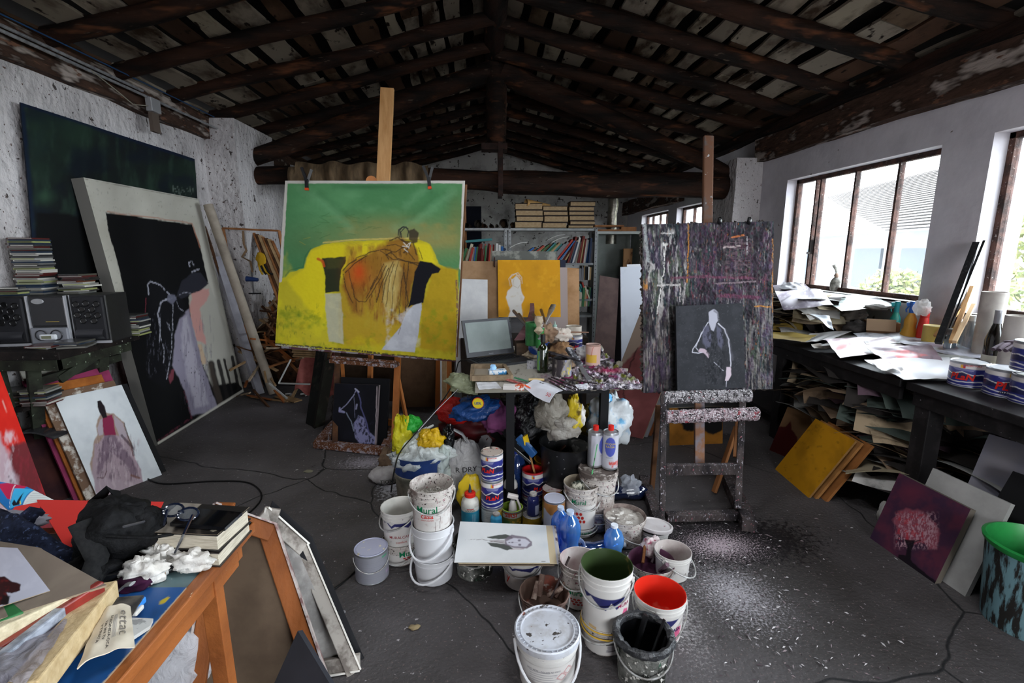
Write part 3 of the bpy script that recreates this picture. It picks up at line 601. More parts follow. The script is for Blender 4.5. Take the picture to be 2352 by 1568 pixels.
c.nz('#e03526', 30, .4, .8, .6, .6, 1.4); c.poly('#5c2a30', [(20, 1020), (70, 1008), (110, 1150), (170, 1320), (40, 1340)], 6, .9, 6); c.poly('#b9a8b2', [(-60, 960), (-5, 990), (20, 1050), (40, 1110), (60, 1200), (-60, 1220)], 12, .9, 8); c.nz('#d6ccd4', 18, .5, .7, .7, .5, 2, (-60, 980, 45, 1200, 12)); c.nz('#8a2c38', 12, .5, .7, .6, .5, 2, (30, 1030, 160, 1300, 14)); c.line('#d8a49a', [(5, 910), (18, 945)], 1.5, .8); c.line('#1f1518', [(15, 1100), (45, 1130)], 10, .6, 6, dry=.5)
board('leaning_canvas', 'vivid red canvas with a pale and wine smear beyond the near table', 'painting', RED_, .025, c, side='#a8702f')
# ---- bench with the radio ----
BZ = .93; BX0, BX1, BY0, BY1 = XL + .02, -2.44, 2.84, 3.5
BM = mt('#1e1715', '#0f0c0b', 8, (.4, .6), sp=('#8f8c86', 40, .68, .02), r=.7, b=.3)
BG = mt('#2f3328', '#1c1a16', 8, (.4, .6), sp=('#7d8a76', 40, .66, .02), r=.75)
b_ = thing('workbench', 'dark paint-spotted bench with splayed trestle legs carrying the stereo', 'bench', (0, 0, 0))
g = G(); g.box(((BX0 + BX1) / 2, (BY0 + BY1) / 2, BZ - .025), (BX1 - BX0, BY1 - BY0, .05)); g.build('bench_top', BM, b_, bev=.004)
g = G(); g.box((BX1 - .06, (BY0 + BY1) / 2, BZ - .085), (.03, .6, .07)); g.box(((BX0 + BX1) / 2, BY0 + .05, BZ - .085), (.4, .03, .07)); g.build('apron', BG, b_)
for (x, y, dx, dy) in ((BX1 - .22, BY0 + .08, -.2, .14), (BX1 - .18, BY1 - .1, -.2, .08), (BX0 + .08, BY0 + .06, 0, .05), (BX0 + .08, BY1 - .06, 0, 0)):
    g = G(); g.bar((x + dx, y + dy, 0), (x, y, BZ - .05), .06, .04); g.build('leg', BG, b_)
g = G(); g.bar((BX1 - .26, BY0 + .1, .72), (BX1 - .2, BY1 + .06, .74), .025, .05); g.build('stretcher', BG, b_)
g = G(); g.box(((BX0 + BX1) / 2, (BY0 + BY1) / 2, .565), (BX1 - BX0 - .05, BY1 - BY0 - .1, .02)); g.v = [(min(x, -2.74), y, z) for x, y, z in g.v]; g.build('shelf', BM, b_)
g = G(); g.bar((BX1 - .24, BY0 + .25, .7), (BX1 - .15, BY1 - .14, BZ - .1), .03, .05); g.build('brace', BG, b_)
# stereo: two speakers and the middle unit
DK = mt('#1c1c1e', '#141416', 30, r=.45); SLV = mt('#b9b9be', r=.35, m=.4); GRL = mt('#252528', r=.5)
def speaker(x, y, rz, label):
    t = thing('stereo_speaker', label, 'speaker', (x, y, BZ), rz)
    g = G(); g.box((0, .11, .15), (.2, .22, .30)); g.build('cabinet', DK, t, bev=.006)
    for p_, d_ in (((-.098, -.002, .15), (.008, .012, .30)), ((0, -.002, .008), (.2, .012, .016))): g = G(); g.box(p_, d_); g.build('silver_edge', SLV, t)
    g = G(); g.box((.004, -.006, .155), (.17, .016, .27)); g.build('grille', GRL, t, bev=.008)
    i = 0
    for (a, b) in [(-.055, .245), (.0, .25), (.055, .245), (-.028, .215), (.028, .213), (-.055, .18), (.002, .178), (.055, .176), (-.028, .145), (.03, .143)]:
        g = G(); g.lathe([(.0, 0), (.017, 0), (.02, .003), (.017, .005), (.014, .002), (0, .001)], 14); g.build('speaker_hole', mt('#0c0c0d', r=.3), t, loc=(a, -.017, b), rot=(R(90), 0, 0))
    g = G(); g.grid(lambda u, v_: (-.075 + .15 * u, -.016 - .02 * math.sin(v_ * 3.14), .03 + .06 * v_), 8, 8); g.build('bass_panel', mt('#2c2c30', r=.35), t)
speaker(-2.84, 3.02, .12, 'black stereo speaker nearest the pipe, round holes in its grille')
speaker(-2.42 - .02, 3.1, .12, 'black stereo speaker beside the big leaning canvas')
t = thing('stereo_unit', 'black and silver stereo unit with oval badge between its speakers', 'stereo', (-2.635, 3.05, BZ), .12)
g = G(); g.box((0, .11, .15), (.21, .22, .30)); g.build('housing', DK, t, bev=.005)
g = G(); g.box((.002, -.004, .205), (.185, .012, .175)); g.build('front_door', mt('#242427', r=.4), t, bev=.01)
for x in (-.1, .1): g = G(); g.box((x, -.004, .155), (.008, .02, .29)); g.build('silver_edge', SLV, t)
g = G(); g.lathe([(0, .006), (.03, .005), (.034, 0)], 24); g.build('badge', mt('#8e8e90', r=.4), t, loc=(-.04, -.012, .268), rot=(R(90), 0, 0)).scale = (1, .5, 1)
g = G(); g.box((0, -.01, .06), (.2, .03, .1)); g.build('control_panel', mt('#7d7f86', r=.35, m=.3), t, bev=.008)
g = G(); g.box((0, -.034, .055), (.09, .02, .035)); g.build('display_surround', mt('#c9ccd0', r=.3), t, bev=.009)
g = G(); g.box((-.005, -.045, .055), (.05, .003, .018)); g.build('display', mt('#6d6f58', r=.3), t)
for x in (-.04, .04): g = G(); g.tube([(x + .03 * math.cos(a), -.03, .065 + .03 * math.sin(a)) for a in [i * .39 for i in range(17)]], .003, 6); g.build('dial_ring', mt('#16161a', r=.4), t)
g = G(); g.box((.02, -.012, .145), (.07, .003, .003)); g.build('yellow_line', mt('#a8903a', r=.4), t)
# ---- compact discs: every case its own object ----
def cdcase(c, kind): 
    g = G(); g.box((0, 0, .005), (.142, .125, .0098)); return g
CDM = [mt(a, r=.28, coat=.3) for a in ('#2a2a2c', '#3a3a3a', '#5a5a58', '#8b8a86', '#6d6a60', '#4a1a18', '#1c2a3c', '#8a8f5a', '#b5b2aa', '#20201f')]
CDN = ['black', 'charcoal', 'grey', 'silver', 'tan', 'dark red', 'navy', 'olive', 'white', 'smoky']
_proto = {}
def cd(x, y, z, rz, k, label, grp):
    if k not in _proto:
        g = G(); g.box((0, 0, .005), (.142, .125, .0098), m=0); g.box((-.0, -.0626, .005), (.13, .0008, .005), m=1)
        o = g.build('disc_case', [CDM[k], CDM[(k * 3 + 8) % 10]]); _proto[k] = o
    else: o = _proto[k].copy(); col.objects.link(o)
    o.location = (x, y, z); o.rotation_euler = (0, 0, rz); tag(o, label, 'CD case', grp); return o
ORD = ['first', 'second', 'third', 'fourth', 'fifth', 'sixth', 'seventh', 'eighth', 'ninth', 'tenth', 'eleventh', 'twelfth', 'thirteenth', 'fourteenth', 'fifteenth', 'sixteenth', 'seventeenth', 'eighteenth', 'nineteenth', 'twentieth']
def nth(i):
    tens = ['', '', 'twenty-', 'thirty-', 'forty-', 'fifty-', 'sixty-', 'seventy-', 'eighty-', 'ninety-']
    return ORD[i] if i < 20 else (tens[(i + 1) // 10] + ORD[(i + 1) % 10 - 1] if (i + 1) % 10 else {30: 'thirtieth', 40: 'fortieth', 50: 'fiftieth', 60: 'sixtieth', 70: 'seventieth'}.get(i + 1, 'last'))
def cdstack(x, y, z, n, where, seed, j=.006, jr=.06, rz=0.1):
    r_ = rnd(seed)
    for i in range(n):
        k = int(r_.random() * 10); cd(x + r_.uniform(-j, j), y + r_.uniform(-j, j), z + i * .0101, rz + r_.uniform(-jr, jr), k, '%s disc case %s, %s from the bottom' % (CDN[k], where, nth(i)), 'disc cases ' + where)
cdstack(-2.800, 3.200, BZ + .3, 34, 'in the tall tower on the stereo', 3, .008, .1)
cdstack(-2.600, 3.260, BZ + .3, 12, 'in the low stack beside the tall tower', 4, .02, .3)
cdstack(-2.875, 3.120, BZ + .3, 5, 'in the flat stack nearest the pipe', 5, .012, .2)
cdstack(-2.42, 3.42, BZ, 14, 'in the stack behind the speaker', 6, .01, .1)
cdstack(-2.600, 2.980, BZ, 2, 'lying before the stereo display', 7, .02, .4)
cdstack(-2.470, 3.000, BZ, 4, 'at the bench corner before the speaker', 8, .02, .4)
cdstack(-2.870, 3.020, .575, 9, 'on the lower shelf near the pipe', 9, .01, .1)
cdstack(-2.720, 3.000, .575, 10, 'on the lower shelf in the middle', 10, .01, .1)
cdstack(-2.82, 3.3, .575, 7, 'on the lower shelf by the brace', 11, .02, .3)
g = G(); g.sheet(lambda u, v_: (-2.9 + .3 * u, 2.9 + .3 * v_, .38 + .05 * math.sin(u * 3)), 12, 6, .01); tag(g.build('plastic_cover', mt('#2b2b2e', r=.2)), 'glossy black sheet lying under the disc bench', 'cover')
# ================= wood corner by the pier =================
WP = mt('#a06c44', '#7d5030', 10, (.4, .65), st=(1, 1, .2), r=.65, b=.3, bs=60); WPN = mt('#c99a68', '#b0804e', 9, (.4, .7), sp=('#7d4f2c', 5, .74, .03), st=(3, 3, .25), r=.55)
WDK = mt('#5c3e28', '#3c271c', 9, (.4, .6), r=.8); WLT = mt('#a98b68', '#8f7250', 9, (.4, .6), r=.75); CARD = mt('#a48e74', '#8f7a62', 5, (.4, .7), r=.85)
def stick(a, b, w_, h_, name, label, cat, m, grp=None, round_=False):
    g = G()
    if round_: g.tube([V(a), V(a).lerp(V(b), .5), V(b)], w_ / 2, 14)
    else: g.bar(a, b, w_, h_)
    return tag(g.build(name, m, bev=0), label, cat, grp)
stick(atz(628, 905, .0) + V((0, 0, .01)), atX(478, 470, -2.72), .088, .1, 'cardboard_tube', 'long pale cardboard tube leaning beside the big pale-bordered canvas', 'tube', mt('#a59a8c', '#8a8074', 6, (.4, .7), r=.85), 'leaning tubes', True)
stick(atz(597, 905, .0), atX(500, 590, -2.78), .085, .04, 'plastic_channel', 'grey-white channel strip leaning between the big canvas and the tube', 'strip', mt('#9a98a0', '#84828a', 6, r=.5))
for i, (p, q_, w_, lb) in enumerate([((575, 900), (470, 520), .05, 'brown batten closest to the edge of the big canvas'), ((566, 890), (508, 640), .05, 'short orange-brown board behind the channel strip'), ((588, 900), (520, 660), .03, 'thin dark batten leaning under the tube')]):
    stick(atz(*p, .0) + V((0, .15, .01)), atX(*q_, -2.84), w_, .02, 'batten', lb, 'batten', [WDK, WP, WDK][i], 'leaning battens')
t = thing('empty_frame', 'empty thin wooden stretcher frame standing against the pier', 'frame', (0, 0, 0))
fa, fb = atY(512, 524, 5.5), atY(641, 530, 5.5); fc = atY(560, 790, 5.3); fd = fb + (fc - fa)
for nm, a, b in (('top_rail', fa, fb), ('side_rail', fa, fc), ('side_rail', fb, fd), ('top_rail', fc, fd)): g = G(); g.bar(a, b, .028, .02); g.build(nm, WP, t)
for i in range(7):
    a = atY(583 + i * 7, 535 + i * 3, 5.75); b = atY(640 + i * 10, 690 + i * 5, 5.3); stick(b, a, .03 + .01 * (i % 3), .012, 'wood_strip', 'slanting wood strip fanned behind the empty frame, %s from the pier' % nth(i), 'wood strip', [WP, WDK, WLT][i % 3], 'wood strips behind the empty frame')
# the heap of offcuts, each piece an object
r_ = rnd(12); base = None; k = 0; shapes = []
for i in range(9):
    g = G(); L_ = .16 + .05 * i; g.box((0, 0, 0), (L_, .018 + .006 * (i % 4), .008 + .005 * (i % 3))); shapes.append(g)
pr = {}; seen = {}
HUE = ['reddish', 'dark brown', 'tan', 'pale', 'orange-brown']; HM = [WP, WDK, WLT, mt('#b9a48a', '#98826a', 8, r=.7), mt('#96592f', '#7a4524', 8, r=.6)]
for i in range(150):
    u = r_.random(); cx, cy = -2.22 + r_.gauss(0, .28), 5.5 + r_.gauss(0, .33)
    if cx < -2.8: cx = -2.8 + (i % 7) * .05
    if cx > -1.35: cx = -1.5
    hgt = max(.02, 1.02 - ((cx + 2.3) / .75) ** 2 - ((cy - 5.75) / .8) ** 2) * .95; z = hgt * (.82 + .2 * r_.random())
    if cx < -2.5 and cy > 5.4: cx = -2.42
    a, b = int(r_.random() * 9), int(r_.random() * 5)
    if (a, b) not in pr: o = pr[(a, b)] = shapes[a].build('wood_offcut', HM[b])
    else: o = pr[(a, b)].copy(); col.objects.link(o)
    o.location = (cx, cy, max(z, .02)); o.rotation_euler = (r_.uniform(-.3, .3), r_.gauss(.15, .55), r_.uniform(-2.2, 2.2) if r_.random() < .6 else r_.gauss(-.8, .3))
    lv = 'low' if z < .3 else 'midway' if z < .6 else 'high'; sd = 'pier side' if cx < -2.3 else 'easel side' if cx > -2.05 else 'middle'
    key = (b, a > 4, lv, sd); seen[key] = seen.get(key, -1) + 1
    tag(o, '%s %s wood offcut %s in the scrap heap, %s, %s from the floor' % ('long' if a > 4 else 'short', HUE[b], lv, sd, nth(seen[key])), 'wood offcut', 'wood offcuts in the scrap heap'); k += 1
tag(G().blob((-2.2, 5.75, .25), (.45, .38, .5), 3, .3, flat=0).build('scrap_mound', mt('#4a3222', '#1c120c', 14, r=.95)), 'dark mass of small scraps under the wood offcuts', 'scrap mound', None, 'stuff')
# pink cloth, board stack, clamps, white pieces
g = G(); g.sheet(lambda u, v_: (-1.95 + .42 * u, 4.85 + .35 * v_ - .1 * u, .10 + .36 * v_ - .05 * u + .03 * math.sin(u * 14 + v_ * 3)), 22, 14, .006); tag(g.build('pink_cloth', mt('#a8625c', '#8a4c48', 9, r=.9)), 'dusty pink cloth slumped below the stacked boards', 'cloth')
for i in range(5):
    g = G(); g.box((0, 0, 0), (.36 - .01 * (i % 2), .22, .012)); o = g.build('thin_board', mt('#8d7253', '#6f5538', 9, r=.8), loc=(-1.78 + .01 * (i % 2), 5.0 - .008 * i, .46 + .024 * i), rot=(.25, .08, .1 + .03 * (i % 3))); tag(o, 'thin brown board in the small stack over the pink cloth, %s from the bottom' % nth(i), 'board', 'stacked thin boards')
for i, (a, b) in enumerate([((640, 880), (712, 882)), ((668, 825), (640, 880)), ((618, 920 - 40), (660, 915))]):
    stick(atY(*a, 4.8), atY(*b, 4.75), .014, .014, 'white_rod', 'thin white rod lying in the scrap heap, %s from the pink cloth' % nth(i), 'rod', mt('#b9b9b6', r=.4), 'white rods')
for i, (x, y) in enumerate([(655, 905), (690, 905), (700, 893)]):
    p = atz(x, y, .015); g = G(); g.tube([p, p + V((.05, .02, .0)), p + V((.08, -.02, 0)), p + V((.07, -.05, 0))], .009, 8); tag(g.build('pipe_elbow', mt('#b5b5b2', r=.4)), 'short bent white pipe piece on the floor, %s from the tube' % nth(i), 'pipe piece', 'white pipe pieces')
g = G(); p = [atz(628, 916, .01), atz(688, 918, .01), atz(672, 928, .01), atz(630, 912, .01)]; g.bar(atz(640, 909, .012), atz(685, 921, .012), .09, .012); tag(g.build('floor_plank', WLT), 'short tan plank lying flat on the floor before the scrap heap', 'plank')
stick(atz(577, 911, .008), atz(660, 922, .008), .02, .012, 'batten', 'thin batten flat on the floor beside the tube foot', 'batten', WLT, 'leaning battens')
t = thing('bar_clamp', 'steel bar clamp with a blue round handle hanging on the pier side', 'clamp', atY(579, 640, 5.45)); g = G(); g.bar((0, 0, .09), (0, 0, -.17), .014, .012); g.build('bar', mt('#8d8d92', r=.3, m=.8), t)
g = G(); g.cyl((-.06, 0, 0), (.06, 0, -.01), .03, .02, 14); g.build('handle', mt('#1d3566', r=.4), t); g = G(); g.bar((-.05, 0, -.16), (.08, 0, -.16), .015, .015); g.build('jaw', mt('#1b1b1e', r=.5), t)
t = thing('work_glove', 'yellow and black work glove hanging among the leaning strips', 'glove', atY(600, 600, 5.35)); g = G(); g.blob((0, 0, .02), (.05, .02, .07), 4, .3); g.build('cuff', mt('#b8901e', r=.8), t)
for i in range(4): g = G(); g.tube([(-.03 + .02 * i, 0, -.03), (-.02 + .03 * i, 0, -.09 - .01 * i), (.0 + .035 * i, .01, -.14)], .011, 8); g.build('finger', [mt('#b8901e', r=.8), mt('#1b1a18', r=.8)][i % 2], t)
tag(G().blob(atY(540, 690, 5.4), (.03, .02, .05), 2, .2).build('pliers', mt('#8a2a1c', r=.6)), 'small red-handled tool on the ledge of the pier', 'tool')
g = G(); g.tube([atY(558, 530, 5.47), atY(560, 560, 5.45), atY(566, 575, 5.42), atY(556, 590, 5.4), atY(575, 600, 5.38), atY(580, 625, 5.4)], .012, 6, flat=.3); tag(g.build('hanging_strap', mt('#6b5540', r=.9)), 'twisted brown strap hanging inside the empty frame', 'strap')
# dark canvases standing between heap and easel
for i, (q, lb, c1) in enumerate([([(712, 800), (760, 815), (722, 982), (702, 972)], 'narrow view of a nearly black canvas edge-on before the scrap heap', '#151614'), ([(745, 822), (775, 830), (745, 976), (722, 984)], 'second dark canvas standing edge-on beside the easel foot', '#1d1b16')]):
    c = Cv(q, 24, 60, c1, 20 + i); c.nz('#2c3126', 18, .55, .8, .7); c.nz('#4a3f34', 12, .66, .8, .5); board('leaning_canvas', lb, 'painting', leanq(q), .025, c, side='#1a1714')
# ================= left easel with the yellow and green painting =================
q = [(655, 415), (1068, 415), (1047, 828), (632, 793)]; MP = quad(q, (4.05, 3.75, 3.65, 3.95)); c = Cv(q, 330, 320, '#4f8757', 7)
c.nz('#5f9866', 90, .40, .62, .8, 1.5, .7, (655, 400, 1075, 560, 30)); c.nz('#7fb386', 110, .55, .8, .5, 1.2, .6, (655, 425, 1060, 530, 25)); c.nz('#41754b', 45, .55, .8, .5); c.glow('#436f4a', 1040, 470, 30, 70, .5); c.glow('#416f4a', 680, 560, 40, 60, .4)
c.glow('#99915a', 930, 545, 150, 36, .75, 1.6); c.glow('#94854c', 880, 520, 60, 24, .4); c.glow('#7d7a42', 1050, 500, 25, 50, .4); c.nz('#9a8c4e', 30, .56, .75, .5, 2.2, 1, (740, 490, 1060, 570, 20))
YEL = [(600, 640), (655, 632), (665, 621), (698, 612), (702, 590), (712, 570), (740, 556), (800, 549), (900, 546), (960, 545), (985, 555), (997, 575), (1005, 600), (1030, 612), (1052, 616), (1060, 840), (600, 840)]
c.poly('#c2b52c', YEL, 2, 1, 2); c.nz('#d9cf26', 60, .42, .7, .9, 1, 1.2, (600, 560, 780, 800, 16)); c.nz('#a89a1c', 40, .52, .75, .7, .7, 1.4, (600, 640, 1080, 840, 12))
c.poly('#dfce20', [(698, 612), (704, 588), (716, 570), (745, 558), (900, 550), (985, 556), (1000, 600), (960, 600), (880, 610), (800, 640), (735, 600), (742, 640), (744, 700), (735, 740), (700, 700), (660, 640)], 7, .85, 3)
c.line('#e3c86a', [(740, 553), (800, 547), (900, 543), (960, 543)], 3.5, .6); c.line('#255c34', [(655, 630), (665, 617), (696, 608), (700, 585), (712, 566)], 3, .4)
c.poly('#b0901e', [(970, 600), (1052, 614), (1048, 810), (960, 800), (965, 700), (985, 640)], 8, .85, 4); c.nz('#94801c', 26, .5, .8, .5, 1, 1, (955, 620, 1050, 820, 10))
c.poly('#b4912a', [(780, 650), (900, 700), (935, 720), (925, 760), (890, 790), (780, 790), (775, 720)], 12, .8, 4); c.nz('#c7b21c', 22, .5, .75, .8, 1.3, 1, (770, 720, 960, 815, 10)); c.nz('#6f8a24', 26, .52, .75, .75, 1, 1, (630, 700, 740, 815, 12)); c.nz('#7f8f1c', 14, .6, .8, .6, 1, 1, (640, 700, 1050, 840, 8)); c.nz('#4e6a26', 10, .64, .78, .6, .7, 2, (630, 690, 760, 810, 10))
c.poly('#2e3320', [(737, 588), (792, 585), (790, 600), (782, 616), (778, 640), (776, 664), (744, 668), (745, 630), (740, 606)], 2, 1, 2); c.poly('#4a4a26', [(745, 590), (790, 588), (778, 612), (750, 612)], 5, .7, 3); c.line('#c4521e', [(728, 590), (738, 594), (742, 606)], 6, .9)
c.poly('#b6b49a', [(743, 670), (778, 668), (783, 720), (786, 790), (752, 782), (746, 725)], 3, .95, 2.5); c.nz('#c9c6a0', 14, .5, .7, .5, 1, 1, (745, 670, 785, 780, 6))
c.poly('#8a5a24', [(893, 545), (925, 542), (955, 565), (963, 600), (962, 620), (942, 650), (935, 735), (900, 745), (850, 730), (806, 715), (782, 650), (785, 615), (815, 590), (850, 575)], 9, .92, 5)
c.nz('#b5982a', 12, .38, .62, .9, .45, 3, (770, 668, 950, 790, 30)); c.nz('#b5a03a', 14, .5, .7, .5, .5, 2, (790, 640, 950, 760, 30)); c.nz('#6a4420', 10, .56, .7, .6, .4, 3, (890, 600, 945, 740, 12))
c.glow('#2c5c3a', 850, 428, 70, 6, .6); [c.line('#86ba8d', P9, 16, .22, 6, 14) for P9 in ([(690, 430), (760, 480), (800, 520)], [(1040, 440), (960, 500), (900, 520)], [(980, 430), (930, 470)])]; [c.line('#37683f', P9, 14, .25, 6, 12) for P9 in ([(730, 440), (790, 490)], [(1000, 450), (920, 510)])]  # fold highlights and the shade under the holder painted into the canvas
c.nz('#a3752f', 22, .45, .7, .8, .6, 2, (785, 550, 960, 730, 14)); c.nz('#5c3f1c', 9, .62, .74, .7, .5, 2.2, (795, 560, 955, 720, 12))
c.glow('#c25a1e', 818, 625, 24, 30, .85); c.glow('#cc4a1c', 822, 618, 10, 16, .7); c.poly('#b9a05c', [(880, 600), (912, 592), (922, 620), (905, 700), (888, 740), (876, 690)], 6, .8, 3); c.nz('#c9b878', 8, .5, .7, .6, .5, 2.6, (872, 598, 918, 740, 10)); c.poly('#7d5522', [(915, 620), (940, 610), (945, 660), (930, 710), (915, 690)], 6, .6, 3)
for P_, w_ in (([(884, 606), (868, 640), (850, 670), (836, 688), (822, 690), (812, 680), (802, 640), (798, 618)], 2.2), ([(890, 610), (872, 650), (862, 690)], 2.6), ([(900, 596), (882, 640), (874, 690)], 2.2), ([(858, 636), (848, 660)], 3.4), ([(815, 588), (850, 574), (880, 568), (905, 574), (930, 560)], 2.4), ([(890, 590), (884, 580), (896, 575), (910, 590), (925, 592), (960, 605)], 2.8), ([(940, 598), (963, 600), (962, 620), (952, 618)], 3), ([(893, 548), (912, 540), (920, 548), (946, 552), (956, 580)], 3), ([(925, 620), (935, 690), (930, 705)], 3), ([(785, 615), (800, 600), (815, 592)], 3), ([(960, 565), (968, 590)], 2), ([(920, 545), (940, 560), (925, 575)], 4), ([(902, 600), (890, 640), (884, 700)], 1.6), ([(912, 596), (900, 650), (896, 720)], 1.6), ([(878, 602), (856, 650), (838, 680)], 1.8), ([(925, 600), (918, 660), (912, 730)], 1.8), ([(935, 598), (930, 660), (928, 715)], 2), ([(785, 625), (792, 660), (806, 690)], 2), ([(840, 582), (812, 600), (790, 622)], 2.4), ([(870, 572), (900, 590), (945, 598)], 2), ([(884, 560), (905, 556), (935, 572), (950, 592)], 2)): c.line('#3a2c20', P_, w_, .8, 2, dry=.12)
for P_ in ([(916, 540), (915, 525), (921, 518), (930, 518), (936, 526), (934, 540)], [(912, 536), (913, 524), (924, 516), (934, 521)], [(919, 541), (918, 529), (926, 521)]): c.line('#2a2a30', P_, 2.6, .85, 1.5)
c.poly('#3a2e28', [(936, 526), (950, 520), (959, 530), (958, 550), (948, 553), (936, 545)], 3, .9, 3)
for P_ in ([(924, 552), (935, 562), (922, 560)], [(930, 560), (940, 553), (936, 566)], [(925, 566), (934, 574)]): c.line('#d6d2c8', P_, 2, .9)
c.poly('#15151c', [(963, 594), (990, 598), (1012, 612), (1006, 622), (990, 624), (978, 650), (970, 690), (945, 697), (935, 702), (932, 705), (938, 690), (945, 650), (950, 620)], 2, 1, 1.8)
c.poly('#b7bac2', [(966, 690), (965, 710), (958, 760), (950, 809), (874, 802), (886, 785), (918, 745), (930, 715), (945, 697)], 2, 1, 1.8); c.nz('#cfd2d8', 20, .45, .7, .6, 1, 1, (880, 700, 965, 805, 6)); c.line('#6a4a3a', [(917, 748), (912, 765)], 2, .6)
r_ = rnd(3)
for i in range(26): x, y = r_.uniform(680, 860), r_.uniform(490, 560); a = r_.uniform(8, 26); c.line('#3c6a3a' if y < 545 else '#a89a30', [(x, y), (x + a, y + a * r_.uniform(-.5, .6))], 1.2, .5, h=.0012)
c.line('#2a2430', [(632, 790), (700, 795), (800, 803), (900, 815), (1046, 829)], 5, .9, 1, dry=.3); c.line('#6b4450', [(1049, 640), (1052, 720), (1048, 828)], 5, .8, 2, dry=.3); c.line('#b9b6ae', [(632, 792), (720, 799)], 4, .8, 1, dry=.35)
for P_, w_ in (([(655, 417), (1068, 417)], 8), ([(656, 417), (643, 640)], 10), ([(1066, 417), (1058, 610)], 7), ([(1060, 600), (1049, 820)], 2)): c.line('#c9c5bd', P_, w_, 1, 1.2, 1.5)
board('unframed_canvas', 'large painting of a robed figure on a yellow sofa against green clipped to the easel', 'painting', MP, .004, c, side='#b5aea2', bump=.0015, sag=.02)
BP = [p + V((.03, .09, 0)) for p in quad([(646, 410), (1062, 420), (1040, 826), (627, 790)], (4.05, 3.75, 3.65, 3.95))]
board('backing_board', 'brown hardboard sheet backing the yellow and green painting', 'board', BP, .012, None, mt('#7d5b42', '#62452f', 12, r=.85))
board('backing_canvas', 'wine and white painted edge showing under the yellow and green painting', 'painting', [p + V((0, .05, 0)) for p in quad([(660, 420), (1064, 422), (1046, 834), (640, 802)], (4.05, 3.75, 3.65, 3.95))], .01, None, mt('#6a4650', '#aaa5ac', 12, (.5, .56), r=.8))
def spring_clamp(p, lb, tilt):
    t = thing('spring_clamp', lb, 'clamp', p, 0, 'black spring clamps'); m = mt('#131316', r=.35)
    g = G(); g.bar((0, -.02, -.015), (-.03, -.02, .085), .014, .02); g.build('handle', m, t); g = G(); g.bar((0, .0, -.015), (.035, .01, .075), .014, .02); g.build('handle', m, t)
    g = G(); g.bar((0, -.02, .0), (0, -.025, -.07), .024, .018); g.build('jaw', m, t); g = G(); g.box((0, -.028, -.075), (.026, .02, .018)); g.build('jaw_pad', mt('#c2451c', r=.5), t)
    t.rotation_euler = (0, tilt, 0)
spring_clamp(atY(706, 412, 3.98), 'black spring clamp with red tip on the painting corner near the wood heap', 0)
spring_clamp(atY(985, 408, 3.78), 'black spring clamp with red tip on the painting corner near the bookshelf', -.1)
# easel itself
EP = mt('#b5713c', '#8d4f24', 8, (.4, .7), st=(1, 1, .3), r=.5); EPD = mt('#5e3a24', '#8f8890', 26, (.52, .6), sp=('#b9b4b8', 110, .60, .03), r=.7, b=.5, bs=60)
t = thing('wooden_easel', 'wooden easel with a tall new pine mast holding the yellow and green painting', 'easel', (0, 0, 0))
mb, mtp = atY(868, 690, 4.02), atY(890, 203, 4.28); g = G(); g.bar(mb, mtp, .035, .108, upv=(1, 0, 0)); g.v = [v for v in g.v]; g.build('mast', WPN, t, bev=.004, label='pale new pine mast')
g = G(); g.cyl(atY(853, 411, 4.1) + V((0, 0, -.02)), atY(853, 411, 4.14) + V((0, 0, -.02)), .045, n=20); g.build('top_holder', EP, t)
pl = atY(763, 826, 3.86); pr_ = atY(912, 838, 3.72)
g = G(); g.bar(pl, pr_, .09, .03); g.build('ledge', EPD, t); 
g = G(); g.bar(pl + V((.0, -.03, .03)), pr_ + V((0, -.03, .03)), .012, .02); g.build('ledge_lip', EPD, t)
u0 = atz(770, 1015, .05); u1 = atz(906, 1010, .05)
g = G(); g.bar(u0, atY(776, 800, 3.98), .04, .035); g.build('upright', WDK, t); g = G(); g.bar(u1, atY(915, 795, 3.86), .045, .035); g.build('upright', EP, t)
g = G(); g.bar(atz(935, 1002, .03) + V((0, .1, 0)), atY(909, 840, 3.85), .03, .02); g.build('rear_leg', EP, t); g = G(); g.bar(atz(795, 960, .03), atY(785, 820, 4.02), .03, .02); g.build('rear_leg', EP, t)
g = G(); g.bar(atY(848, 955, 3.9), atY(852, 800, 3.98), .035, .03); g.build('centre_rail', EP, t); g = G(); g.bar(atY(790, 962, 3.95), atY(935, 972, 3.85), .05, .03, upv=(0, 1, 0)); g.build('cross_rail', EP, t)
g = G(); g.bar(atz(725, 1018, .03), atz(890, 1036, .03), .07, .05); g.build('base_rail', EPD, t, bev=.004); g = G(); g.bar(atz(733, 1020, .035), atz(762, 985, .035) + V((0, .4, 0)), .07, .07); g.build('foot', EPD, t); g = G(); g.bar(atz(885, 1030, .035), atz(900, 990, .035) + V((0, .35, 0)), .06, .06); g.build('foot', EPD, t)
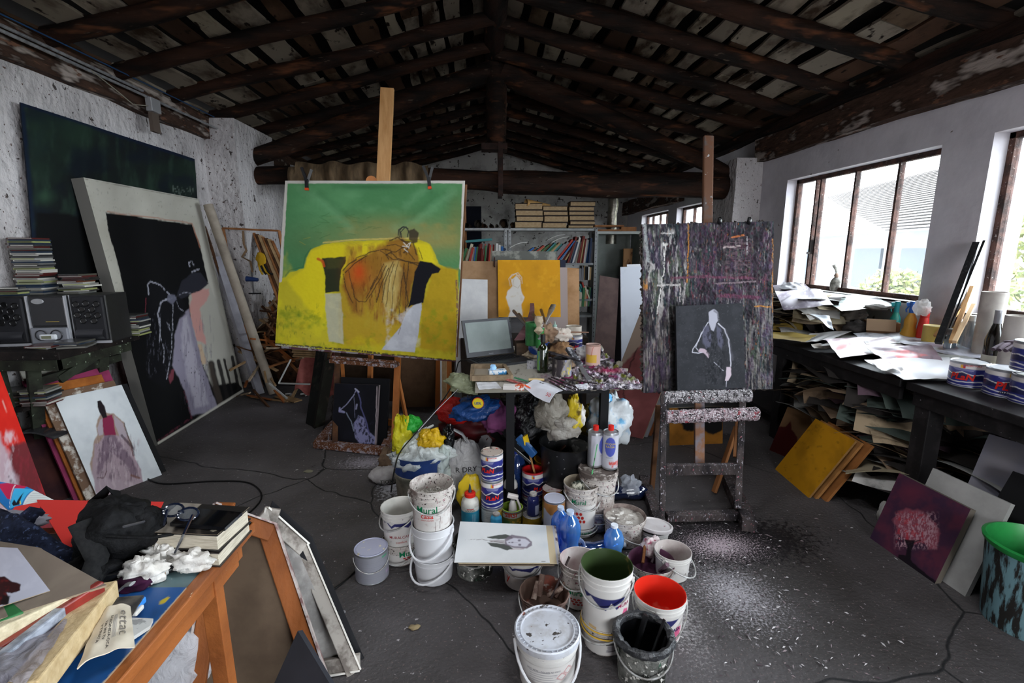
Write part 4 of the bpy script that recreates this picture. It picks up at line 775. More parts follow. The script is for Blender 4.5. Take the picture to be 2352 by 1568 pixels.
# small black painting at its base
q = [(767, 880), (872, 884), (862, 1024), (760, 1018)]; SB = leanq(q, .03); c = Cv(q, 90, 110, '#0d0d14', 30)
c.nz('#171824', 30, .5, .8, .6); c.poly('#77779a', [(822, 955), (836, 962), (842, 985), (862, 1005), (860, 1020), (826, 1020), (815, 1005), (812, 975)], 2, .95, 2)
c.nz('#1a1a28', 5, .55, .62, .9, .6, 1.5, (812, 955, 862, 1022, 3)); c.line('#8f8fae', [(818, 897), (812, 908), (795, 930), (780, 943), (790, 947)], 2.5, .8, 1, dry=.2); c.line('#8a8ab0', [(779, 938), (779, 946), (790, 948)], 4, .8); c.line('#5c5c8a', [(820, 898), (827, 915), (830, 940), (840, 965), (848, 995)], 3, .7); c.line('#8f9ab0', [(795, 950), (806, 968), (812, 990)], 2, .7); c.line('#a9a9c0', [(820, 896), (816, 893), (824, 900)], 3, .9); c.line('#9a9ab8', [(820, 930), (818, 940)], 4, .6); c.line('#75758f', [(813, 912), (815, 960)], 1.5, .6); c.line('#a89a9e', [(868, 888), (862, 1022)], 2.5, .8, 1)
board('small_canvas', 'small black canvas of a ghostly standing figure at the foot of the easel', 'painting', SB, .03, c, side='#7d7074')
board('small_canvas', 'black canvas behind the ghostly figure at the easel foot', 'painting', shift(SB, -.02, .06, .05, .06), .02, None, mt('#0e0e12', r=.8))
# brown canvas backs standing behind the easel
q = [(905, 790), (1045, 800), (1040, 985), (905, 975)]; BB = [atY(x, y, 4.55) for x, y in q]
board('turned_canvas', 'large brown canvas seen from behind, standing under the green painting', 'painting', BB, .02, None, mt('#6d5540', '#5c4634', 9, r=.9))
board('turned_canvas', 'brown canvas back filling the space behind the easel legs', 'painting', [atY(x, y, 4.75) for x, y in [(775, 790), (910, 795), (908, 985), (775, 970)]], .02, None, mt('#4a3a2c', '#382a20', 9, r=.9))
for i, (x0, x1, y0, y1, m_) in enumerate([(1005, 1008, 815, 985, mt('#a5612f', r=.6)), (1020, 1020, 812, 940, WLT), (1030, 1031, 812, 970, EP)]):
    stick(atY(x0, y1, 4.3), atY(x1, y0, 4.35), .05, .02, 'stretcher_bar', 'upright wooden stretcher bar under the green painting, %s from the easel' % nth(i), 'stretcher bar', m_, 'upright stretcher bars')
stick(atY(1013, 985, 4.28), atY(1013, 812, 4.33), .014, .01, 'white_rod', 'thin upright white rod between the stretcher bars', 'rod', mt('#c9c9c6', r=.4))
# ================= near table =================
TP = mt('#9c5a2a', '#7a421c', 7, (.4, .7), sp=('#d8c3a8', 60, .70, .02), st=(1, .35, 1), r=.45, b=.25, bs=60)
TS = mt('#5d7478', '#475a5e', 5, (.4, .7), sp=('#8d9a9a', 50, .7, .02), r=.35)
TZ = .75; tX0, tX1, tY0, tY1 = -1.75, -.655, .3, 1.275
t = thing('wooden_table', 'worn orange wooden table with a teal grey top heaped with books and papers', 'table', (0, 0, 0))
g = G(); g.box(((tX0 + tX1) / 2, (tY0 + tY1) / 2, TZ - .01), (tX1 - tX0 - .05, tY1 - tY0 - .05, .02)); g.build('table_top', TS, t)
g = G(); g.box((tX1 - .012, (tY0 + tY1) / 2, TZ - .012), (.03, tY1 - tY0, .028)); g.build('edge_strip', TP, t, bev=.003); g = G(); g.box(((tX0 + tX1) / 2, tY1 - .012, TZ - .012), (tX1 - tX0, .03, .028)); g.build('edge_strip', TP, t, bev=.003)
g = G(); g.box((tX1 - .03, (tY0 + tY1) / 2 - .03, TZ - .058), (.022, tY1 - tY0 - .06, .065)); g.build('apron', TP, t, bev=.002); g = G(); g.box(((tX0 + tX1) / 2, tY1 - .03, TZ - .058), (tX1 - tX0 - .06, .022, .065)); g.build('apron', TP, t)
for x, y in ((tX1 - .035, 1.11), (tX1 - .04, tY0 + .06), (tX0 + .05, tY1 - .06), (tX0 + .05, tY0 + .05)):
    g = G(); g.bar((x + (.01 if x > -1 else 0), y, 0), (x, y, TZ - .03), .034, .04); g.build('leg', TP, t, bev=.002)
g = G(); g.bar((tX1 - .25, 1.05, .0), (tX1 - .34, 1.12, TZ - .12), .05, .03); g.build('leg', mt('#6b5238', '#543f2a', 7, r=.8), t)
def lay(name, label, cat, P4, th, m, cv=None, grp=None, side='#8a7a66', **k):
    return board(name, label, cat, P4, th, cv, m, group=grp, side=side, **k)
def zq(px4, zs):
    zs = zs if isinstance(zs, (list, tuple)) else [zs] * 4
    return [atz(x, y, z) for (x, y), z in zip(px4, zs)]
# blue board at the table edge
q = [(285, 1349), (428, 1348), (232, 1572), (-60, 1600)]; c = Cv(q, 60, 60, '#1d4f8a', 40); c.nz('#16406f', 40, .45, .8, .8); c.poly('#b9a427', [(377, 1372), (392, 1364), (397, 1366), (388, 1376), (376, 1378)], 1, 1, 1); c.line('#b9bcb8', [(428, 1350), (236, 1568)], 3, .6, 1, dry=.4)
lay('blue_folder', 'glossy blue cardboard folder lying along the table edge with a yellow paint dab', 'folder', zq(q, .756), .004, VCG, c)
# two thick books with the tablet and glasses
BK = mt('#c9c0ae', '#a89e8c', 30, r=.85, st=(1, 1, 14))
def big_book(px4, z0, z1, name, label, cover, mats=None):
    """px4: upper face TL TR BR BL at height z1"""
    T_ = [atz(x, y, z1) for x, y in px4]; t = thing(name, label, 'book', (0, 0, 0)); ce = sum((V(p) for p in T_), V()) / 4
    ins = [p + (ce - p).normalized() * .006 for p in T_]; h = z1 - z0
    g = G(); vs = [(p.x, p.y, z) for z in (z0 + .003, z1 - .003) for p in ins]; g.add(vs, [(0, 1, 2, 3), (7, 6, 5, 4), (0, 4, 5, 1), (1, 5, 6, 2), (2, 6, 7, 3), (3, 7, 4, 0)]); g.build('pages', BK, t)
    for z, nm in ((z1 - .003, 'front_cover'), (z0, 'back_cover')):
        g = G(); vs = [(p.x, p.y, q_) for q_ in (z, z + .003) for p in T_]; g.add(vs, [(0, 1, 2, 3), (7, 6, 5, 4), (0, 4, 5, 1), (1, 5, 6, 2), (2, 6, 7, 3), (3, 7, 4, 0)]); g.build(nm, cover, t)
    return t, T_
big_book([(392, 1183), (576, 1190), (502, 1270), (338, 1260)], .752, .79, 'thick_book', 'lower thick paperback of the pair under the black tablet', mt('#2a2320', r=.4))
q = [(413, 1155), (573, 1165), (499, 1229), (337, 1222)]; t, T_ = big_book(q, .792, .835, 'thick_book', 'upper thick paperback with a grey and black photo cover under the tablet', mt('#171412', r=.35))
c = Cv(q, 50, 40, '#1a1715', 41); c.poly('#8f877c', [(405, 1150), (470, 1155), (452, 1170), (400, 1215), (395, 1230), (330, 1228), (345, 1205)], 1, 1, 1); c.nz('#5a5148', 12, .5, .7, .6, 1, 1, (335, 1150, 470, 1230, 5)); c.poly('#b5ab95', [(484, 1219), (499, 1214), (503, 1218), (490, 1223)], .8, 1, 0)
cv_ = board('cover_picture', '', 'x', [p + V((0, 0, .0015)) for p in T_], .001, c, VCG, parent=t)
q = [(432, 1164), (556, 1176), (516, 1212), (390, 1201)]; t = thing('tablet', 'glossy black tablet lying on the upper thick paperback', 'tablet', (0, 0, 0)); P4 = zq(q, .846)
lay('body', None, None, P4, .008, mt('#0c0d12', r=.15, coat=1), parent=t); ce = sum((V(p) for p in P4), V()) / 4
lay('screen', None, None, [p.lerp(ce, .05) + V((0, 0, .0008)) for p in P4], .0006, mt('#07080b', r=.06, coat=1), parent=t)
t = thing('eyeglasses', 'dark blue eyeglasses lying folded open on the tablet', 'glasses', (0, 0, 0)); GM = mt('#10182a', r=.15, coat=.6)
for (x, y) in ((398, 1171), (432, 1180)):
    p = atz(x, y, .868); g = G(); g.tube([p + V((.024 * math.cos(a), .012 * math.sin(a), .010 * math.sin(a))) for a in [i * .42 for i in range(16)]], .0028, 6); g.build('lens_rim', GM, t)
    g = G(); g.grid(lambda u, v_: p + V((.022 * math.cos(u * 6.283) * v_, .011 * math.sin(u * 6.283) * v_, .0095 * math.sin(u * 6.283) * v_)), 14, 3); g.build('lens', glass('#dfe6ee', .05, .9), t)
for a, b in (((442, 1184), (402, 1268)), ((384, 1172), (376, 1205))): g = G(); g.tube([atz(*a, .872), atz((a[0] + b[0]) / 2, (a[1] + b[1]) / 2, .868), atz(*b, .845 if b[1] < 1230 else .80)], [.004, .003, .003], 6); g.build('temple_arm', GM, t)
g = G(); g.tube([atz(410, 1174, .874), atz(416, 1173, .878), atz(422, 1177, .874)], .0025, 6); g.build('bridge', GM, t)
# tissues and marker
TI = mt('#dedbd6', '#c9c5be', 20, r=.9, b=.5, bs=60)
for i, (x, y, r0, r1, rz, sd, lb) in enumerate([(372, 1272, .036, .03, .5, 3, 'crumpled white tissue nearest the thick paperbacks, with a raised twist'), (400, 1268, .026, .03, .2, 8, 'rounded crumpled tissue leaning on the twisted one'), (440, 1288, .045, .022, .1, 5, 'flat crumpled white tissue at the table edge'), (330, 1312, .045, .03, -.2, 9, 'pleated white tissue beside the black bag')]):
    p = atz(x, y, .775); g = G(); g.blob(p, (r0, r1, .022 + .004 * (i % 2)), sd, .55, 2.4, 36, 22, fold=.06, flat=.752); tag(g.build('tissue', TI), lb, 'tissue', 'crumpled tissues')
g = G(); g.tube([atz(368, 1262, .79), atz(372, 1248, .80), atz(384, 1238, .81), atz(396, 1235, .81)], [.018, .014, .010, .004], 8, wob=.3, flat=.4); tag(g.build('tissue', TI), 'thin twisted tissue tail standing up by the book corner', 'tissue', 'crumpled tissues')
t = thing('marker_pen', 'white marker pen with a black cap and orange badge', 'marker', (0, 0, 0)); a, b = atz(352, 1329, .762), atz(385, 1309, .762); e_ = atz(404, 1301, .762)
g = G(); g.cyl(a, b, .0085); g.build('barrel', mt('#d8d6d2', r=.3), t); g = G(); g.cyl(b, e_, .0095); g.build('cap', mt('#121214', r=.3), t); g = G(); g.cyl(a.lerp(b, .35), a.lerp(b, .7), .0088); g.build('badge', mt('#d98a2a', '#1d1d1d', 80, (.5, .6), r=.4), t)
g = G(); g.blob(atz(305, 1340, .765), (.04, .02, .014), 4, .4, flat=.752); tag(g.build('purple_pouch', mt('#2a0f24', '#45183a', 30, r=.8)), 'dark purple crumpled pouch beside the pleated tissue', 'pouch')
g = G(); g.tube([atz(275, 1355, .76), atz(290, 1342, .775), atz(304, 1340, .78)], .008, 8, flat=.4); tag(g.build('adhesive_tape', mt('#8f9090', r=.2)), 'curled piece of clear tape next to the long book block', 'tape')
# navy checked cloth / cushion
NV = mt('#1c2236', '#0e1220', 60, (.4, .6), sp=('#3a4560', 90, .58, .04), r=.9)
q = [(-40, 1150), (60, 1200), (215, 1285), (-60, 1330)]; P4 = zq(q, [.86, .85, .80, .80])
g = G(); g.sheet(lambda u, v_: (P4[3].lerp(P4[2], u)).lerp(P4[0].lerp(P4[1], u), v_) + V((0, 0, .05 * math.sin(3.14 * u) * math.sin(3.14 * v_) + .01 * MN.noise(V((u * 6, v_ * 6, 0))))), 26, 20, .04); tag(g.build('checked_cushion', NV), 'navy checked fabric cushion under the grey board and paper', 'cushion')
# red sheets, blue poster, cloth
q = [(84, 1147), (376, 1152), (345, 1235), (150, 1255)]; P4 = [atY(84, 1147, 1.37), atY(376, 1152, 1.37), atz(335, 1235, .80), atz(150, 1257, .80)]
lay('red_sheet', 'large bright red paper sheet lying under the black bag', 'paper', P4, .002, mt('#d83a34', r=.8))
lay('red_sheet', 'smaller red paper sheet sticking out beside the blue flyer', 'paper', [atY(40, 1155, 1.36), atY(100, 1150, 1.37), atz(60, 1222, .815), atz(10, 1196, .83)], .002, mt('#d83a34', r=.8))
q = [(-60, 1112), (62, 1117), (130, 1150), (32, 1162)]; P4 = [atY(-60, 1095, 1.42), atY(62, 1117, 1.42), atY(128, 1150, 1.38), atY(20, 1172, 1.3)]
c = Cv([(-60, 1095), (62, 1117), (128, 1150), (20, 1172)], 90, 60, '#1f6fb5', 42); c.poly('#c2234e', [(12, 1112), (62, 1112), (62, 1126), (48, 1140), (28, 1136)], 1, 1, 0); c.poly('#3fb3e6', [(48, 1120), (75, 1122), (72, 1150), (30, 1165)], 1, 1, 0); c.line('#dfe9ee', [(47, 1116), (28, 1162)], 1.5); c.poly('#141824', [(42, 1148), (50, 1138), (56, 1146), (66, 1128), (66, 1152), (46, 1154)], 1, 1, 1); c.poly('#dfe3e2', [(76, 1124), (130, 1150), (76, 1153)], 1, 1, 0)
for i in range(6): c.line('#8f9494', [(80, 1130 + 4 * i), (92 + 7 * i, 1132 + 4 * i)], .8, .6, 0)
c.line('#e8d24a', [(66, 1144), (69, 1150)], 2.5)
lay('printed_flyer', 'blue printed flyer with a black glove picture and pink badges', 'flyer', P4, .003, VCG, c)
g = G(); g.blob(atz(10, 1195, .84), (.10, .03, .02), 6, .3); tag(g.build('grey_rag', mt('#8d8c96', r=.9)), 'pale grey rag between the flyer and the checked cushion', 'rag')
# cream block, board, white sheet with dark red animal drawing, book block
t, _T = big_book([(160, 1290), (215, 1280), (228, 1318), (180, 1330)], .752, .80, 'cream_book', 'cream book block whose corner shows behind the grey board', mt('#b9ae98', r=.8))
q = [(-80, 1230), (90, 1257), (245, 1343), (-60, 1440)]; c = Cv(q, 90, 80, '#75695e', 43); c.nz('#867a6d', 30, .4, .8, .5); c.poly('#8f958f', [(80, 1306), (115, 1304), (122, 1316), (118, 1328), (98, 1328)], 4, .7, 3); c.line('#5d564e', [(108, 1306), (126, 1312), (120, 1326)], 2, .6)
lay('grey_board', 'large grey-brown cardboard sheet carrying the white drawing', 'cardboard', zq(q, [.865, .87, .845, .88]), .004, None, c)
q = [(-80, 1252), (40, 1258), (115, 1356), (-80, 1418)]; c = Cv(q, 90, 90, '#a9a9b6', 44); c.nz('#bdbdc8', 30, .4, .8, .7); c.poly('#2b0a0c', [(-10, 1310), (20, 1308), (35, 1320), (55, 1328), (58, 1344), (42, 1350), (30, 1345), (40, 1365), (38, 1382), (15, 1380), (-10, 1372)], 2, 1, 2); c.nz('#5c1414', 9, .45, .7, .8, 1, 1, (-20, 1312, 36, 1382, 5)); c.poly('#0d0708', [(22, 1352), (40, 1356), (40, 1382), (20, 1380)], 3, .9)
lay('drawing_sheet', 'white sheet with a dark red animal-like ink drawing', 'drawing', zq(q, [.878, .882, .862, .892]), .0015, None, c)
LB = mt('#cbb48c', '#b39a70', 40, (.4, .7), st=(1, 1, 1), r=.8, b=.3, bs=90)
def blockbar(a, b, za, zb, wd, ht, name, label, m, cat='book'):
    A_, B_ = atz(*a, za), atz(*b, zb); g = G(); g.bar(A_, B_, wd, ht); return tag(g.build(name, m, bev=.003), label, cat)
blockbar((50, 1600), (243, 1358), .825, .805, .045, .042, 'thick_book', 'long pale book block running toward the table edge, its page edges upward', LB)
blockbar((-60, 1475), (168, 1370), .86, .835, .05, .035, 'cream_book', 'cream book with ribbed page edges under the grey board', mt('#cfc3a6', '#b3a78a', 60, r=.85, b=.5, bs=70))
blockbar((-30, 1520), (235, 1348), .835, .835, .016, .03, 'red_book', 'thin red book spine between cream book and long book block', mt('#8d2b22', '#6f1f1a', 20, r=.4))
blockbar((-30, 1540), (140, 1405), .845, .84, .02, .02, 'clear_folder', 'clear plastic folder edge with a grey strip beside the red book', mt('#a3a9b5', '#6a6f7a', 40, r=.2), 'folder')
blockbar((-20, 1425), (42, 1398), .868, .866, .05, .01, 'green_book', 'small green book corner beneath the grey board', mt('#2d6a3c', r=.5))
g = G(); P4 = zq([(20, 1460), (165, 1420), (60, 1568), (-60, 1568)], [.84, .83, .86, .87]); g.sheet(lambda u, v_: P4[3].lerp(P4[2], u).lerp(P4[0].lerp(P4[1], u), v_) + V((0, 0, .008 * MN.noise(V((u * 5, v_ * 5, 2))))), 18, 14, .001); tag(g.build('plastic_sleeve', film('#b9b4bd', .5, .15)), 'creased clear plastic sleeve between the book blocks', 'sleeve')
# dark magazine and folded newspaper
lay('magazine', 'dark creased magazine cover under the newspaper near the blue folder', 'magazine', zq([(150, 1380), (330, 1366), (300, 1420), (90, 1560)], [.80, .79, .78, .80]), .006, mt('#2a2a2b', '#5a554f', 16, (.5, .65), r=.4))
lay('magazine', 'white magazine with a curled corner on the blue folder', 'magazine', zq([(262, 1415), (352, 1420), (345, 1436), (285, 1475)], [.775, .765, .765, .77]), .008, mt('#b9b9b6', '#8d8d8c', 30, (.55, .6), r=.5))
blockbar((296, 1405), (326, 1375), .775, .775, .02, .014, 'blue_box', 'small light blue carton wedged by the newspaper', mt('#2f7fd0', r=.4), 'box')
blockbar((306, 1412), (325, 1392), .772, .77, .012, .01, 'white_stick', 'short white plastic stick on the blue folder', mt('#d0cdc6', r=.4), 'stick')
q = [(215, 1395), (300, 1380), (312, 1490), (180, 1530)]; P4 = zq([(232, 1405), (300, 1392), (310, 1485), (176, 1536)], [.80, .79, .785, .80])
def nf(u, v_): return P4[3].lerp(P4[2], u).lerp(P4[0].lerp(P4[1], u), v_) + V((0, 0, .012 * math.sin(u * 3.1) + .006 * MN.noise(V((u * 3, v_ * 4, 0)))))
NM = mt('#c9bfae', '#b3a996', 12, (.5, .8), r=.85)
t = thing('newspaper', 'torn folded newspaper page lying over the edge of the blue folder', 'newspaper', (0, 0, 0)); g = G(); g.sheet(nf, 24, 24, .002); g.build('page', NM, t)
# its print runs downward along the sheet
def on_paper(u0, v0, s): 
    def fn(x, y):
        u, v_ = u0 + y * s, v0 - x * s; p = nf(min(max(u, 0), 1), min(max(v_, 0), 1)); return p + V((0, 0, .0018))
    return fn
text_on('ettac', .30, mt('#77716a', r=.8), on_paper(.80, .55, 1), t, 'headline', 0)
for s_, u_, v_ in (('LA BIONDA-OCA', .49, .42), ('VA IN TV', .38, .45), ('TTINATA', .27, .42)): text_on(s_, .085, INK, on_paper(u_, v_, 1), t, 'print_line', .01)
for i in range(5):
    g = G(); g.grid(lambda u, v_: nf(.56 + .018 * i + .006 * v_, .25 + .5 * u) + V((0, 0, .0016)), 10, 2); g.build('print_line', GRY, t)
# black bag
BB_ = mt('#060607', '#101012', 50, (.45, .6), r=.7, b=.4, bs=90); c0 = atz(262, 1228, .83)
t = thing('black_backpack', 'small black fabric backpack with silver zip pull slumped among the papers', 'bag', (0, 0, 0))
g = G(); g.blob(c0 + V((0, 0, .01)), (.078, .078, .075), 11, .28, 1.3, 44, 28, flat=.755, rot=(.1, .25, .5), fold=.025); g.build('body', BB_, t)
g = G(); g.blob(c0 + V((.062, .02, .005)), (.04, .05, .048), 6, .2, 1.6, 30, 20, flat=.755); g.build('front_pocket', BB_, t)
g = G(); g.blob(c0 + V((.0, -.08, -.04)), (.06, .035, .032), 7, .4, 1.6, 30, 20, flat=.755); g.build('side_pocket', BB_, t)
hp = [atY(222, 1195, 1.17), atY(222, 1150, 1.17), atY(248, 1122, 1.17), atY(272, 1138, 1.19), atY(268, 1170, 1.2)]; g = G(); g.tube(hp, .018, 8, flat=.3); g.build('carry_loop', mt('#0c0c0e', r=.8), t)
g = G(); g.tube([c0 + V((-.02, -.06, .07)), c0 + V((.03, -.09, .0)), c0 + V((.03, -.13, -.05)), c0 + V((.06, -.16, -.07))], .022, 8, flat=.25); g.build('strap', mt('#0b0b0d', '#191919', 120, r=.7), t)
g = G(); g.box(atz(262, 1310, .78), (.07, .055, .018), (0, .1, .5)); g.build('buckle', mt('#0c0c0f', r=.25), t, bev=.004)
zp = atz(353, 1212, .825); g = G(); g.bar(zp + V((-.006, 0, .025)), zp + V((.008, -.01, -.02)), .007, .003); g.build('zip_pull', mt('#b9b7b0', r=.3, m=.8), t)
g = G(); g.tube([c0 + V((.08, -.04 + .03 * i, .05 - .012 * i)) for i in range(-1, 4)], .003, 5); g.build('zip', mt('#55555a', r=.3, m=.5), t)
g = G(); g.tube([c0 + V((.04, -.07, .04)), c0 + V((.12, -.05, .02)), c0 + V((.15, .02, -.01))], .004, 6); g.build('cord', BB_, t)
g = G(); g.tube(curve([(-1.6, 2.2, .005), (-1.42, 2.5, .005), (-1.38, 2.8, .005), (-1.55, 3.02, .005), (-1.8, 3.06, .005), (-2.1, 3.04, .005), (-2.3, 3.15, .005)]), .005, 6)
tag(g.build('floor_cable', mt('#0b0b0c', r=.5)), 'black cable curving over the dark floor beside the magenta figure stack', 'cable')
g = G(); g.tube(curve([atz(860, 1265, .006), atz(835, 1290, .006), atz(805, 1322, .006), atz(770, 1350, .006), atz(735, 1368, .006), atz(700, 1375, .006)]), .004, 6); tag(g.build('floor_cable', mt('#0b0b0c', r=.5)), 'thin black cable on the floor running from the grey paint tin', 'cable')
g = G(); g.blob(atz(330, 1568, .16) + V((0, .02, 0)), (.16, .14, .17), 14, .35, 1.8, 34, 24, flat=.0, fold=.05); tag(g.build('plastic_bag', film('#d0ced2', .85, .3)), 'crumpled white plastic bag on the floor under the near table', 'plastic bag', None)
# stretched canvases behind the table end
STR = mt('#8a4f26', '#6b3a1a', 7, (.4, .7), sp=('#3a2210', 6, .76, .03), st=(1, 1, .3), r=.6, b=.3, bs=50)
def canvas_back(px4, C4, name, label, bar_m, cloth_m, edge_m, wd=.055, th=.03, cross=False):
    t = thing(name, label, 'canvas', (0, 0, 0)); tl, tr, br, bl = C4; n = (tr - tl).cross(bl - tl).normalized() * -1
    board('cloth', '', 'x', [p - n * th * .7 for p in (tl, tr, br, bl)], .004, None, cloth_m, parent=t)
    ce = (tl + tr + br + bl) / 4
    for a, b in ((tl, tr), (tr, br), (br, bl), (bl, tl)):
        u_ = ((ce - (a + b) / 2)); u_ = (u_ - (b - a).normalized() * u_.dot((b - a).normalized())).normalized()
        g = G(); o = u_ * (wd / 2 + .004); g.bar(a + o, b + o, wd, th, upv=tuple((b - a).cross(u_).cross(b - a).normalized().cross((b - a).normalized()))); g.build('stretcher_bar', bar_m, t, bev=.003)
        g = G(); g.bar(a, b, .006, th + .012, upv=tuple((b - a).cross(u_).cross(b - a).normalized().cross((b - a).normalized()))); g.build('canvas_edge', edge_m, t)
    return t
q = [(505, 1198), (633, 1203), (735, 1600), (470, 1640)]
bl, br = V((-1.12, 1.18, 0)), V((-.585, 1.32, 0))
C4 = [atY(480, 1202, 1.50), atY(633, 1203, 1.56), atz(765, 1640, 0), atz(455, 1640, 0)]
C4 = [V((-.92, 1.56, .66)), atY(634, 1203, 1.62), V((-.50, 1.38, 0)), V((-.98, 1.31, 0))]
EDG = mt('#b5a9a4', '#7a5a58', 18, (.45, .6), r=.8)
canvas_back(q, C4, 'stretched_canvas', 'big stretched canvas seen from the back beside the near table, wood bars showing', STR, mt('#57483a', '#4a3c30', 9, r=.9), EDG)
C5 = [V((-.82, 1.70, .56)), atY(706, 1248, 1.73), V((-.47, 1.54, 0)), V((-.95, 1.46, 0))]
canvas_back(q, C5, 'stretched_canvas', 'white-primed stretched canvas seen from the back, second from the near table', mt('#a39c94', '#6a625c', 14, (.45, .6), r=.8), mt('#8b8784', '#a8a4a0', 12, (.45, .6), r=.85), mt('#d5d0c8', r=.8), .045)
board('leaning_canvas', 'black canvas edge-on behind the white-primed stretched canvas', 'painting', [p + V((.004, .04, 0.004)) for p in C5], .008, None, mt('#1a1a1d', r=.7))
C6 = [atz(684, 1447, .30), atz(790, 1640, .1), V((-.66, .98, 0)), V((-.98, 1.18, 0))]
tl_, tr_ = V(atY(684, 1448, 1.23)), V(atY(800, 1640, 1.05)); board('dark_board', 'smooth dark grey board with a scuffed corner leaning at the photo bottom', 'board', [tl_, tr_, V((tr_.x - .14, tr_.y - .22, 0)), V((tl_.x - .2, tl_.y - .20, 0.0))], .018, None, mt('#33343a', '#2a2b30', 5, sp=('#8a8a90', 9, .74, .02), r=.5))
# ================= buckets, tins and bottles in the middle =================
BW = mt('#d2cfcb', '#b9b4b0', 8, (.5, .8), sp=('#6a5f5c', 60, .70, .02), sp2=('#8f8a86', 26, .72, .02), r=.35)      # used white plastic
BWC = mt('#cfcfd2', '#bfbfc4', 6, (.5, .8), r=.32)                                                                   # clean white plastic
BWD = mt('#bfb8b2', '#7d706a', 9, (.48, .62), sp=('#3f3533', 85, .60, .03), sp2=('#8c5560', 70, .65, .02), r=.5, b=.4, bs=60)   # splashed
BBK = mt('#7d7d78', '#22231f', 10, (.40, .56), sp=('#d0cdc6', 50, .60, .02), sp2=('#3c5a48', 36, .66, .02), r=.5, b=.9, bs=50)  # thick black splashes
WIRE = mt('#b5b5b4', '#7d7873', 30, r=.4, m=.3); TIN = mt('#a9abaf', '#8b8d90', 12, r=.35, m=.6); TIND = mt('#8f8d8a', '#6a6662', 18, (.4, .6), sp=('#d0ccc6', 60, .64, .02), r=.45, m=.3)
def place_rim(cx, cy_, w_, yb, tap=.86, z0=0.):
    """bucket standing at height z0: seen rim centre and width plus the lowest seen point of its foot -> x, y, rim height, rim radius"""
    lo, hi = z0 + .01, z0 + 1.3; best = None
    for i in range(60):
        z = (lo + hi) / 2; p = atz(cx, cy_, z); dep = (p - CAM).dot(fw); r_ = w_ / 2 * dep / F; h = V((p.x, p.y, 0)).normalized()
        y = prj(V((p.x, p.y, z0)) - h * r_ * tap)[1]
        if y < yb: lo = z
        else: hi = z
    return p.x, p.y, z, r_
def z_at(x, y, py):
    lo, hi = -.2, 1.6
    for i in range(40):
        z = (lo + hi) / 2
        if prj((x, y, z))[1] > py: lo = z
        else: hi = z
    return z
def wrap_cols(R0, R1, z0, z1, a0, a1, nx, ny, fn, bg):
    c = Cv([(a0, 100), (a1, 100), (a1, 0), (a0, 0)], nx, ny, bg); fn(c)          # x = degrees round (0 front), y = 0 foot to 100 top
    def p(u, v_):
        t = R(a0 + (a1 - a0) * u); r_ = R0 + (R1 - R0) * v_ + .0009; return (math.sin(t) * r_, -math.cos(t) * r_, z0 + (z1 - z0) * v_)
    g = G(); g.grid(p, nx, ny, cols=c.cols()); return g
